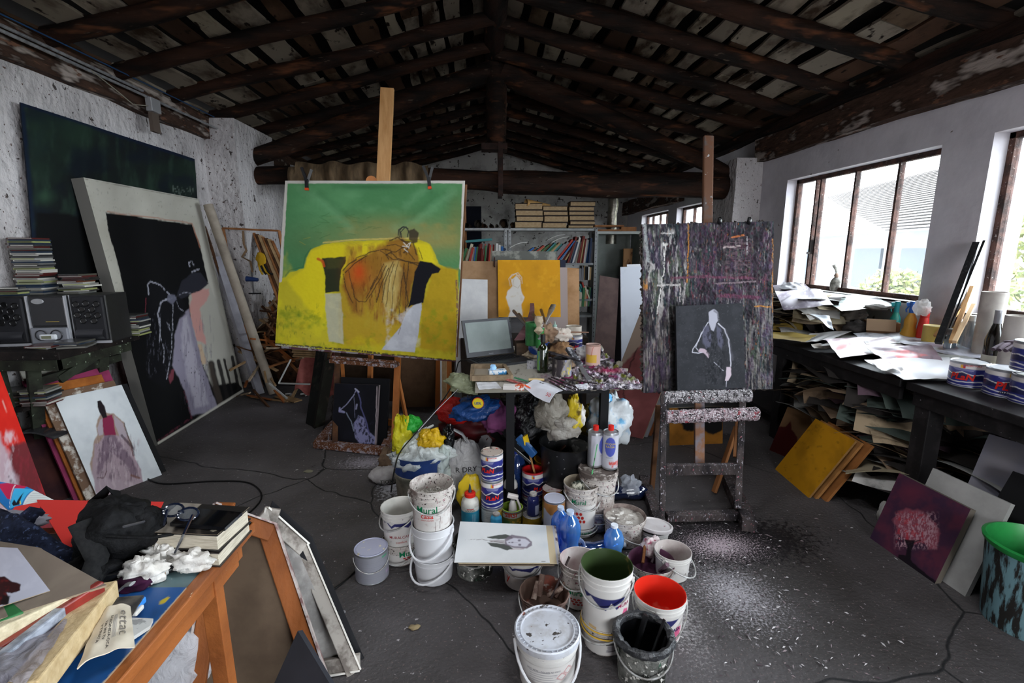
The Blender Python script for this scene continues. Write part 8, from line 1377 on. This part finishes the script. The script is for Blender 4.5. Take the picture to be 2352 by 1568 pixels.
crust(atY(1524, 913, EY), atY(1722, 908, EY), .036, 'crusted_ledge', CRW, 1); crust(atY(1529, 957, EY - .05), atY(1739, 950, EY - .05), .037, 'crusted_ledge', mt('#a88f96', '#3f3338', 34, (.46, .58), sp=('#e0d8dc', 120, .53, .03), sp2=('#a8404a', 22, .62, .05), r=.6, b=1.5, bs=90), 7)
for (a, b, w_, h_, m, nm) in ((atY(1521, 1172, 2.40), atY(1524, 905, 2.66), .032, .03, SPL, 'upright'), (atY(1694, 1168, 2.42), atY(1706, 905, 2.66), .036, .03, SPL, 'upright'), (atY(1606, 1068, 2.62), atY(1606, 900, 2.72), .055, .03, mt('#8a6248', '#7d7a84', 12, (.45, .6), r=.6), 'centre_post'), (atY(1527, 1078, 2.5), atY(1697, 1076, 2.5), .03, .062, SPL, 'cross_rail'), (atz(1640, 1130, .02), atY(1692, 980, 2.74), .03, .022, WP, 'rear_leg'), (atz(1497, 1125, .02), atY(1512, 930, 2.74), .03, .02, WDK, 'rear_leg'), (atY(1690, 1050, 2.56), atY(1695, 960, 2.7), .03, .02, WP, 'brace'), (atz(1530, 1186, .04), atz(1704, 1182, .04), .05, .042, SPL, 'base_rail'), (atz(1520, 1218, .035), atz(1478, 1100, .03), .06, .06, SPL, 'foot'), (atz(1722, 1208, .04), atz(1672, 1100, .03), .075, .07, SPL, 'foot')):
    g = G(); g.bar(a, b, w_, h_); g.build(nm, m, t, bev=.003)
g = G(); g.bar(atY(1624, 520, 2.97), atY(1627, 312, 3.06), .03, .062, upv=(1, 0, 0)); g.build('mast', mt('#5c3f2e', '#4a5054', 4, (.5, .6), sp=('#a9adb0', 16, .66, .04), r=.6), t, bev=.008)
for x_, lb in ((1653, 'small black clip on top of the crusted board beside the mast'), (1721, 'small black clip on top of the crusted board near its outer corner')): g = G(); g.blob(atY(x_, 507, 2.92), (.012, .015, .022), 3, .3, nu=14, nv=10); tag(g.build('clip', mt('#121214', r=.3)), lb, 'clip')
q = [(1538, 935), (1660, 935), (1660, 1018), (1538, 1023)]; c = Cv(q, 50, 40, '#8a5a1c', 83); c.nz('#6d4714', 20, .4, .7, .7); c.poly('#0e0d0d', [(1555, 930), (1570, 985), (1590, 990), (1612, 985), (1640, 1000), (1660, 985), (1660, 930)], 3, 1, 4); board('leaning_canvas', 'dark ochre and black canvas on the floor seen through the easel legs', 'painting', leanq(q), .02, c)
# ================= long table by the windows =================
WT = .80; DKT = mt('#1c1a1b', '#2c292a', 12, (.5, .65), sp=('#8a888a', 50, .71, .02), r=.55); wx0, wx1 = 2.28, 3.16
for nm_, y0, y1, lb, legs in (('long_table', 2.46, 4.7, 'long black table under the barred window heaped with drawings', ((2.33, 4.6), (3.1, 2.55), (3.1, 4.6), (2.36, 3.6))), ('side_table', 1.1, 2.42, 'black paint-spotted table carrying the blue tins at the photo edge', ((2.36, 2.34), (2.36, 1.16), (3.1, 1.16), (3.1, 2.36)))):
    t = thing(nm_, lb, 'table', (0, 0, 0)); g = G(); g.box(((wx0 + wx1) / 2, (y0 + y1) / 2, WT - .022), (wx1 - wx0, y1 - y0, .044)); g.build('table_top', DKT, t, bev=.004)
    g = G(); g.box((wx0 + .04, (y0 + y1) / 2, WT - .085), (.025, y1 - y0 - .05, .075)); g.build('apron', DKT, t)
    for x, y in legs: g = G(); g.box((x, y, .37), (.09, .09, .74)); g.build('leg', DKT, t, bev=.004)
    g = G(); g.box((wx0 + .5, (y0 + y1) / 2, .15), (.8, y1 - y0 - .1, .03)); g.build('shelf', DKT, t)
# paper sheets: shared curved meshes, one object each
SHM = []
for i in range(9):
    g = G(); wd, hd = .42 + .05 * (i % 3), .30 + .045 * (i % 4); g.sheet(lambda u, v_: ((u - .5) * wd, (v_ - .5) * hd, .012 * MN.noise(V((u * 2.5, v_ * 2, i * 3))) - .05 * (i % 3) * (abs(u - .5) * 2) ** 3.2 * (.4 + .6 * (u < .5)) + .010 * math.sin(v_ * 5 + i)), 12, 7, .0015); o = g.build('paper_sheet', PW); SHM.append(o.data); bpy.data.objects.remove(o)
PCL = {'cream': '#b5a98f', 'white': '#c4c2be', 'brown': '#8a7560', 'grey': '#8f8f8c', 'dark': '#34302e', 'ochre': '#a08642', 'mauve': '#6a5560', 'green': '#4c5650', 'tan': '#a39076'}; PCM = {k_: mt(v_, '#%02x%02x%02x' % tuple(int(int(v_[j:j + 2], 16) * .62) for j in (1, 3, 5)), 5, (.55, .68), r=.85) for k_, v_ in PCL.items()}
def pile(n, cx, cy, z0, z1, sx, sy, where, seed, pal, rzr=.9, tl=.05, lnx=0.):
    r_ = rnd(seed)
    for i in range(n):
        k_ = pal[int(r_.random() * len(pal))]; o = bpy.data.objects.new('paper_sheet', SHM[int(r_.random() * 9)]); col.objects.link(o); z = z0 + (z1 - z0) * (i + .5) / n
        o.location = (cx + r_.uniform(-sx, sx), cy + r_.uniform(-sy, sy), z); o.rotation_euler = (r_.gauss(0, tl), r_.gauss(lnx, tl), r_.uniform(-rzr, rzr) + 1.57); o.material_slots[0].link = 'OBJECT'; o.material_slots[0].material = PCM[k_]
        tag(o, '%s paper sheet in %s, %s from the bottom' % (k_, where, nth(i)), 'paper sheet', 'paper sheets in ' + where)
P0 = ['cream', 'brown', 'grey', 'white', 'dark', 'tan', 'ochre', 'dark', 'cream']
pile(50, 2.74, 4.12, WT + .01, 1.12, .13, .26, 'the tall stack on the long table', 1, P0, tl=.07)
pile(14, 2.80, 3.05, WT + .01, .86, .12, .35, 'the loose layer on the long table', 7, ['white', 'cream', 'grey', 'white'], tl=.03)
pile(26, 2.52, 3.35, .32, .66, .10, .14, 'the heap behind the crusted board', 2, ['tan', 'brown', 'dark', 'cream', 'grey'], tl=.14); pile(22, 2.50, 3.1, .52, .70, .09, .1, 'the upper heap under the long table', 3, ['tan', 'dark', 'green', 'mauve', 'brown'], tl=.16)
pile(56, 2.60, 2.74, .30, .70, .12, .13, 'the big heap beside the table leg', 4, ['dark', 'brown', 'cream', 'mauve', 'dark', 'tan', 'green'], tl=.08); pile(26, 2.50, 2.62, .17, .34, .13, .12, 'the low heap over the dark shelf', 5, ['grey', 'cream', 'white', 'tan', 'dark', 'brown'], tl=.10); pile(26, 2.72, 2.15, .17, .46, .1, .12, 'the shelf heap beyond the table leg', 6, ['dark', 'brown', 'tan', 'dark', 'grey'], tl=.05, rzr=.3)
def dq(px4, z, base, seed, name, label, ops=(), wob=.012):
    P4 = zq(px4, z); c = Cv(px4, 56, 40, base, seed)
    for o_ in ops: getattr(c, o_[0])(*o_[1:])
    f = lambda u, v_: P4[3].lerp(P4[2], u).lerp(P4[0].lerp(P4[1], u), v_) + V((0, 0, wob * MN.noise(V((u * 3, v_ * 3, seed)))))
    g = G(); g.sheet(f, 56, 40, .0015, cols=c.cols(), side=lin('#8f8a80')); return tag(g.build('painted_sheet', VCG), label, 'drawing', None)
FACE = lambda x, y, s: [('nz', '#8f8094', 12, .45, .7, .8), ('glow', '#dcd8de', x, y, 34 * s, 9 * s, .95), ('line', '#4a3c4c', [(x - 40 * s, y + 10 * s), (x, y - 12 * s), (x + 42 * s, y + 6 * s)], 4, .6, 3), ('nz', '#d0ccd2', 6, .55, .7, .6)]
dq([(1775, 655), (1850, 652), (1880, 680), (1790, 690)], [1.16, 1.16, 1.12, 1.06], '#4c4450', 90, '', 'grey-purple painted sheet lying over the top of the tall paper stack', FACE(1780, 680, .8)); dq([(1780, 668), (1885, 664), (1915, 700), (1800, 712)], [1.15, 1.15, 1.10, 1.03], '#6a6070', 91, '', 'sheet with a sweeping white and purple face on the tall paper stack', FACE(1820, 690, 1))
dq([(1862, 668), (2010, 682), (2060, 702), (1932, 714)], [1.10, 1.115, 1.07, 1.06], '#8fa39a', 92, '', 'pale green sheet with two white faces under the window', FACE(1930, 684, .7)[1:] + FACE(1985, 700, .7)[1:]); dq([(1800, 648), (1835, 648), (1850, 668), (1790, 662)], [1.18, 1.18, 1.14, 1.15], '#3a3c40', 93, '', 'dark grey sheet sticking up behind the tall stack')
dq([(1840, 720), (1905, 725), (1915, 758), (1860, 722)], [1.03, 1.02, .99, 1.02], '#b5bcc4', 94, '', 'pale blue-white sheet jutting from the side of the tall stack'); dq([(1760, 760), (1880, 768), (1850, 785), (1770, 775)], .87, '#a08a4a', 95, '', 'ochre sheet near the foot of the tall stack'); dq([(1862, 765), (1965, 757), (1900, 782), (1840, 785)], [.86, .90, .86, .85], '#bdbcbd', 96, '', 'rolled white sheet edge at the foot of the tall stack')
REDO = lambda x, y: [('nz', '#a8828c', 14, .45, .7, .7), ('poly', '#b8262c', [(x - 60, y + 8), (x - 40, y - 10), (x, y - 6), (x + 30, y + 10), (x - 10, y + 22)], 5, .9, 4), ('poly', '#2a2026', [(x + 20, y - 8), (x + 60, y), (x + 50, y + 16), (x + 10, y + 8)], 4, .9, 4), ('nz', '#d4c8cc', 8, .55, .7, .7)]
dq([(1895, 778), (2040, 772), (2090, 800), (1930, 822)], [.885, .90, .85, .84], '#c4b5b8', 97, '', 'sheet with a bright red and plum smear on the middle of the table', REDO(1975, 795)); dq([(1985, 795), (2140, 792), (2165, 828), (2030, 826)], [.875, .90, .855, .845], '#7d6470', 98, '', 'plum sheet with a red eye-like ring overlapping the smeared one', [('poly', '#c2353a', [(2030, 808), (2080, 806), (2130, 818), (2090, 824), (2040, 818)], 3, .95, 2), ('glow', '#b5b0b8', 2093, 816, 14, 3.5, .95), ('nz', '#4a3a44', 10, .5, .7, .5)])
dq([(1960, 765), (2100, 762), (2160, 785), (1990, 790)], [.89, .905, .88, .87], '#a9abb2', 99, '', 'sheet with grey brushwork behind the red smeared ones', [('nz', '#4a4c52', 10, .55, .7, .8, 2, .7)]); dq([(2060, 782), (2200, 788), (2290, 828), (2170, 812)], [.885, .90, .87, .86], '#b9bac6', 100, '', 'large white sheet with a dark purple mark near the tubes', [('line', '#6a4a5c', [(2090, 800), (2150, 795), (2200, 806)], 9, .7, 4), ('nz', '#8f8f9a', 8, .6, .75, .5)]); dq([(1862, 790), (1920, 785), (1960, 800), (1870, 800)], [.85, .86, .84, .83], '#9c958c', 101, '', 'small grey drawing at the table front edge', [('nz', '#5c564e', 8, .5, .7, .6)])
dq([(1985, 826), (2180, 820), (2200, 868), (2075, 871)], [.85, .86, .83, .82], '#d0d0d4', 102, '', 'broad blank white sheet hanging over the front table edge'); dq([(1990, 826), (2060, 822), (2075, 848), (2025, 850)], [.86, .865, .85, .845], '#c9c4c4', 103, '', 'white sheet with faint pink lines at the table front', [('line', '#a8808a', [(2010, 826), (2050, 838)], 2, .6, 2)]); dq([(2130, 768), (2175, 768), (2215, 800), (2150, 790)], [.90, .905, .89, .89], '#b59a5a', 104, '', 'ochre paper under the leaning black rails'); dq([(2230, 830), (2352, 815), (2380, 850), (2240, 858)], .812, '#a8946a', 105, '', 'yellowish sheet under the blue paint tins')
# things standing along the window side
def base(px, py, z=WT): return atz(px, py, z)
def can(label, px, yb, w_, ytop, rz=0, z0=WT, txt=None, **k):
    x, y, r_ = floor_at(px, yb, w_, z0); return tin(label, x, y, z0, z_at(x, y, ytop), r_, wrap=plan, txt=[(a, s_ * r_ / .057 * .95, m, f_, g_, *e_) for a, s_, m, f_, g_, *e_ in (txt or PT())], rz=rz, **k), (x, y)
can('blue paint tin with a ragged white instruction label, alone at the table corner', 2218, 891, 69, 829, -.3); t_, _ = can('blue paint tin numbered 203 beside the lone one', 2311, 916, 86, 846, .1, txt=PT() + [('203', .014, INK, .2, -16)]); can('blue paint tin cut off by the photo edge', 2372, 935, 88, 862, .3)
can('blue paint tin stacked on the cut-off one', 2376, 858, 86, 785, .3, z0=WT + .16)
def wall_at(px, X, w_, z0=WT):
    lo, hi = 574, 1200
    for i in range(40):
        m_ = (lo + hi) / 2; p = atX(px, m_, X); lo, hi = (m_, hi) if p.z > z0 else (lo, m_)
    return p.x, p.y, w_ / 2 * (p - CAM).dot(fw) / F
WX = {2048: 3.08, 2082: 3.07, 2112: 3.1, 2217: 3.06, 2175: 2.98, 2188: 3.14, 2270: 2.95, 2255: 3.05, 2318: 2.93}
def bottle3(name, label, cat, px, yb, w_, ytop, prof, m, z0=WT, capm=None, capf=.88):
    x, y, r_ = wall_at(px, WX[px], w_, z0); h = z_at(x, y, ytop) - z0; t = thing(name, label, cat, (x, y, z0), facing(x, y)); g = G(); g.lathe([(a * r_, b * h) for a, b in prof], 24); g.build('body', m, t)
    if capm: g = G(); g.lathe([(prof[-1][0] * r_ + .002, capf * h), (prof[-1][0] * r_ + .003, h), (0, h)], 16); g.build('cap', capm, t)
    return t, r_, h
SP_ = [(0, 0), (1, 0), (1.02, .3), (.7, .45), (.75, .6), (.35, .74), (.3, .8)]
for px, w_, yt, m, cm, lb in ((2048, 27, 692, mt('#1f9a9a', '#2a7a4a', 9, r=.35), mt('#1f8f94', r=.4), 'teal spray bottle beside the cardboard box'), (2082, 32, 692, mt('#d09a3a', '#3a5a7a', 10, (.6, .66), r=.35), mt('#2a5fae', r=.4), 'amber spray bottle with a blue trigger head')):
    t, r_, h = bottle3('spray_bottle', lb, 'spray bottle', px, 774, w_, yt, SP_, m, capm=cm, capf=.74); g = G(); g.bar((-.035, 0, h * .93), (.02, 0, h * .95), .02, .028); g.build('trigger_head', cm, t); g = G(); g.tube([(-.02, 0, h * .9), (-.035, 0, h * .82), (-.03, 0, h * .76)], .005, 6); g.build('trigger', cm, t)
bottle3('cleaner_bottle', 'red cleaning bottle between the spray bottle and yellow tub', 'bottle', 2112, 774, 22, 706, [(0, 0), (1, 0), (1, .5), (.8, .72), (.7, .78)], mt('#c2281f', '#3a5a9a', 12, (.64, .68), r=.35), capm=mt('#b01f1a', r=.35), capf=.76)
bottle3('sparkling_wine_bottle', 'dark wine bottle with silver foil neck between the two tubes', 'wine bottle', 2270, 824, 32, 712, [(0, 0), (1, 0), (1, .52), (.75, .64), (.4, .8), (.38, .88)], mt('#16120e', r=.1, coat=.5), capm=mt('#9a9a9f', r=.35, m=.6), capf=.72)[0]; lbx = [o for o in bpy.data.objects if o.name.startswith('sparkling_wine_bottle')][0]; wrap_cols(.043, .043, .03, .10, -80, 80, 20, 10, lambda c: c.line('#3a3a3a', [(-30, 60), (30, 60)], 8, .7, 0), '#c9c6b8').build('printed_label', VCG, lbx)
bottle3('clear_bottle', 'empty clear plastic bottle beside the pine strips', 'bottle', 2217, 800, 38, 724, [(0, 0), (1, 0), (1, .5), (.95, .6), (.4, .82), (.4, .9)], glass('#c9cfd2', .1, .7), capm=mt('#c9cccd', r=.4)); bottle3('glass_jar', 'small glass jar with a grey lid at the foot of the black rails', 'jar', 2175, 784, 22, 755, [(0, 0), (1, 0), (1, .8), (.9, .85)], glass('#8fa3b0', .1, .5), capm=TIND, capf=.8); bottle3('amber_jug', 'brownish glass jug behind the pine strips', 'jug', 2188, 770, 26, 704, [(0, 0), (1, 0), (1.1, .4), (.8, .7), (.5, .8)], glass('#7a5a4a', .1, .4), capm=mt('#8f857a', r=.4))
for px, yb, w_, yt, lb in ((2255, 822, 46, 670, 'tall grey-white cardboard tube standing before the bright window'), (2318, 838, 52, 725, 'shorter wide white tube standing by the gloves')):
    x, y, r_ = wall_at(px, WX[px], w_); h = z_at(x, y, yt) - WT; t = thing('cardboard_tube', lb, 'tube', (x, y, WT)); g = G(); g.lathe([(r_, 0), (r_, h), (r_ * .9, h), (r_ * .9, h * .5)], 28); g.build('wall', mt('#b5afa8', '#9a938c', 5, sp=('#6a5c50', 16, .72, .02), r=.85), t)
x, y, r_ = wall_at(2138, 3.02, 44); r0 = r_; tin('short blue paint tin under the yellow tub', x, y, WT, WT + .09, r0 * .9, wrap=plan); tin('pale yellow round tub with a thick rim on the short blue tin', x, y, WT + .09, WT + .20, r_, body=mt('#d0b45c', '#c4a84c', 8, r=.4), lidm=mt('#cfc08a', r=.4), name='round_tub', cat='tub')
t = carton('cardboard_box', 'open brown cardboard box with grey cloth stuffed inside', 'box', (2022, 772), WT, (.20, .16, .17), -.5, mt('#7d5a40', '#6a4a34', 8, r=.85)); x, y, r_ = wall_at(2018, 3.0, 10); t.location = (x, y, WT); g = G(); g.box((-.02, -.09, .15), (.18, .005, .09), (-.3, 0, 0)); g.build('box_flap', mt('#8f7760', r=.85), t)
p = base(2015, 770); 
for i, (px, py, rr_, m_, lb, nm) in enumerate([(2015, 706, (.09, .07, .02), mt('#4a4642', '#6a645c', 12, r=.9), 'dark grey cloth folded on the cardboard box', 'cloth'), (1962, 722, (.08, .07, .05), mt('#5c5650', '#3f3b37', 14, r=.9), 'bundle of dark grey rags left of the cardboard box'.replace('left of', 'beside'), 'rag'), (1968, 752, (.09, .06, .05), mt('#2a2726', '#3f3a38', 12, r=.9), 'black crumpled cloth behind the paper stack foot', 'cloth'), (2118, 706, (.05, .04, .05), film('#c4bfbc', .5, .2), 'clear plastic bag slumped over the yellow tub', 'plastic_bag')]):
    g = G(); g.blob(atX(px, py, (2.98, 2.9, 2.85, 3.02)[i]), rr_, 50 + i, .4, 2., 30, 20, fold=.05); tag(g.build(nm, m_), lb, nm.replace('_', ' '))
def rail(name, label, a, b, xa, xb, w_, h_, m): g = G(); g.bar(atX(*a, xa), atX(*b, xb), w_, h_); return tag(g.build(name, m), label, name.replace('_', ' '), None)
BRM = mt('#141416', '#2c2c2e', 40, (.55, .65), r=.35); rail('black_rail', 'thick black metal rail leaning on the window jamb', (2155, 788), (2243, 558), 2.85, 3.2, .035, .03, BRM); rail('black_rail', 'thinner black metal rail crossing in front of the bright window', (2170, 778), (2262, 553), 2.95, 3.22, .014, .02, BRM)
rail('pine_strip', 'pale pine strip leaning between the rails and the tall tube', (2184, 785), (2232, 660), 2.9, 3.18, .02, .03, mt('#c49a6c', '#b0855a', 8, r=.6)); rail('pine_strip', 'short pine strip crossing behind the pale one', (2150, 772), (2218, 690), 2.95, 3.18, .03, .018, mt('#b58a5a', r=.6)); rail('pine_strip', 'light pine strip nearest the clear bottle', (2192, 785), (2236, 700), 2.83, 3.12, .02, .02, mt('#cfb08a', r=.6))
t = thing('figurine', 'small grey stone figurine with a tall ragged crest on the window sill', 'figurine', atX(1917, 668, 3.36), -.6); SG = mt('#8f8d86', '#5c5a54', 26, (.45, .6), r=.8)
g = G(); g.lathe([(0, 0), (.038, .002), (.045, .03), (.045, .08), (.035, .11), (.018, .13)], 18, wob=.15, seed=3); g.build('torso', SG, t); g = G(); g.blob((0, 0, .145), (.02, .02, .024), 4, .3, nu=16, nv=12); g.build('head', mt('#a3897a', '#6d5a4c', 26, r=.8), t); g = G(); g.tube([(0, 0, .16), (-.005, 0, .2), (-.03, 0, .25)], [.012, .02, .026], 8, flat=.35); g.build('crest', SG, t)
GLV = mt('#6a5c66', '#544852', 14, r=.8); t = thing('work_gloves', 'grey-mauve rubber glove lying on the tins at the photo edge', 'glove', atX(2340, 790, 2.62), .3); g = G(); g.blob((0, 0, 0), (.07, .05, .02), 5, .3); g.build('palm', GLV, t)
for i in range(4): g = G(); g.tube([(-.05, -.03 + .02 * i, 0), (-.10, -.035 + .022 * i, -.012 * (i % 2)), (-.13 - .008 * i, -.035 + .02 * i, -.02)], [.012, .011, .009], 8); g.build('finger', GLV, t)
# leaning boards at the table foot, tub
q = [(1871, 960), (1967, 1013), (1857, 1143), (1780, 1077)]; Y4 = leanq(q); c = Cv(q, 60, 70, '#b9820f', 110); c.nz('#94660c', 30, .45, .75, .6, .8, 1.2); c.nz('#5c4010', 10, .7, .8, .5); board('leaning_canvas', 'plain mustard yellow board leaning under the table', 'painting', Y4, .012, c, side='#8a6538')
board('leaning_canvas', 'tan wooden board just behind the mustard yellow one', 'painting', shift(Y4, -.01, .012, .012, .03, -.01), .016, None, mt('#a0703f', '#845a30', 8, r=.7)); board('leaning_canvas', 'orange-brown board furthest behind the mustard yellow one', 'painting', shift(Y4, -.03, .045, .03, .065), .016, None, mt('#9a6436', '#7d4f28', 8, r=.7))
q = [(1812, 930), (1872, 958), (1830, 1060), (1767, 1033)]; c = Cv(q, 40, 50, '#6d5238', 111); c.poly('#3f0c0c', [(1790, 975), (1806, 978), (1818, 965), (1820, 985), (1832, 1005), (1830, 1070), (1760, 1040)], 2, 1, 2); board('leaning_canvas', 'brown board with a dark red figure behind the mustard yellow board', 'painting', leanq(q), .012, c)
q = [(2062, 1087), (2233, 1168), (2147, 1340), (1998, 1235)]; T4 = leanq(q); c = Cv(q, 130, 130, '#3c2338', 112); c.nz('#5a2a3c', 40, .42, .7, .8); c.glow('#6a2a3c', 2090, 1130, 40, 24, .6); c.nz('#2c2038', 24, .5, .75, .6); c.poly('#8f4a58', [(2050, 1190), (2062, 1175), (2090, 1168), (2122, 1178), (2145, 1200), (2158, 1225), (2153, 1262), (2135, 1262), (2118, 1246), (2095, 1248), (2075, 1238), (2055, 1215)], 6, .85, 5)
c.nz('#b5909a', 4, .5, .6, .85, .6, 1.4, (2050, 1172, 2158, 1265, 14)); c.nz('#a8303c', 6, .58, .68, .8, 1, 1, (2052, 1172, 2130, 1250, 10)); c.poly('#120c14', [(2075, 1240), (2100, 1240), (2092, 1262), (2090, 1285), (2105, 1300), (2150, 1335), (2148, 1345), (2060, 1285), (2062, 1272), (2080, 1275), (2083, 1255)], 2, .95, 2); c.line('#15101a', [(2085, 1250), (2112, 1240)], 3, .8, 2)
board('leaning_canvas', 'square plum canvas of a pink blossoming tree at the table foot', 'painting', T4, .03, c, side='#6d665c'); c = None
board('leaning_canvas', 'blank off-white canvas leaning behind the plum tree canvas', 'painting', shift(T4, -.10, .09, .09, .05), .022, None, mt('#a9a8a5', '#979693', 6, sp=('#3a3030', 6, .78, .01), r=.8))
q = [(2200, 1090), (2325, 1085), (2352, 1350), (2230, 1350)]; board('leaning_canvas', 'black canvas in the dark corner behind the off-white one', 'painting', [V((2.42, 1.95, .50)), V((2.52, 1.50, .50)), V((2.26, 1.45, 0)), V((2.18, 1.92, 0))], .02, None, mt('#0e0e10', '#2a2a2c', 9, (.7, .8), r=.6))
c = Cv([(0, 0), (100, 0), (100, 100), (0, 100)], 50, 50, '#7a7a88', 113); c.nz('#a39a98', 50, .4, .8, .6); c.poly('#241a22', [(52, 40), (54, 12), (62, 6), (70, 14), (72, 40)], 3, 1, 1); c.glow('#5a5468', 62, 30, 5, 5, .8); board('leaning_canvas', 'lilac-grey canvas with a dark rounded head behind the black canvas', 'painting', [V((2.50, 2.15, .60)), V((2.62, 1.62, .60)), V((2.44, 1.58, .1)), V((2.32, 2.10, .1))], .015, c)
x, y, z, r_ = place_rim(2392, 1252, 196, 1470, .8); t = thing('plastic_tub', 'blue-grey streaked tub with a bright green rim at the photo edge', 'tub', (x, y, 0)); g = G(); g.lathe([(0, 0), (r_ * .78, 0), (r_ * .8, .02), (r_ * .94, z * .93)], 36); g.build('body', mt('#6f929a', '#2a2826', 34, (.48, .56), st=(1, 1, .2), r=.6), t); g = G(); g.lathe([(r_ * .93, z * .92), (r_ * 1.0, z * .96), (r_ * 1.02, z), (r_ * .95, z + .004), (r_ * .88, z * .9), (r_ * .76, .02), (0, .02)], 36); g.build('green_liner', mt('#2a9a4a', '#1f7f3a', 8, r=.4), t)
g = G(); g.blob(atz(2030, 1178, .05), (.03, .03, .06), 61, .4, flat=0); tag(g.build('white_rag', mt('#a9a9a5', r=.9)), 'small white rag behind the plum tree canvas', 'rag')
g = G(); p = atz(788, 1406, .0015); g.lathe([(.005, 0), (.011, 0), (.011, .0015), (.005, .0015), (.005, 0)], 18, c=p); tag(g.build('washer', MET), 'flat metal washer lying on the bare floor', 'washer'); g = G(); p = atz(708, 1082, .004); g.blob(p, (.03, .02, .006), 3, .4, nu=16, nv=8); tag(g.build('dry_leaf', mt('#7d7a68', r=.9)), 'curled dry leaf on the dark floor', 'leaf'); g = G(); g.blob(atz(952, 1440, .006), (.022, .014, .006), 5, .4, nu=16, nv=8); tag(g.build('dry_leaf', mt('#8a7a5c', r=.9)), 'small tan leaf on the floor before the white bucket stack', 'leaf')
r_ = rnd(77); g = G()
for i in range(900):
    k_ = r_.random(); x, y = (1.12 + r_.gauss(0, .2), 1.75 + r_.gauss(0, .35)) if k_ < .6 else (1.2 + r_.gauss(0, .35), 2.25 + r_.gauss(0, .12)) if k_ < .85 else (-.9 + r_.gauss(0, .25), 3.3 + r_.gauss(0, .15))
    a = r_.uniform(0, 6.28); l = r_.uniform(.004, .014); d = V((math.cos(a), math.sin(a), 0)); e_ = V((-d.y, d.x, 0)) * r_.uniform(.001, .0035); p = V((x, y, .002 + r_.random() * .004)); g.add([p - d * l, p - e_ + V((0, 0, .003)), p + d * l, p + e_], [(0, 1, 2, 3)], int(r_.random() * 3))
tag(g.build('paint_shavings', [mt('#bdb9ba', r=.8), mt('#8a7d80', r=.8), mt('#4a4044', r=.8)]), 'fine dried paint flakes scattered on the floor round the easels', 'paint flakes', None, 'stuff')
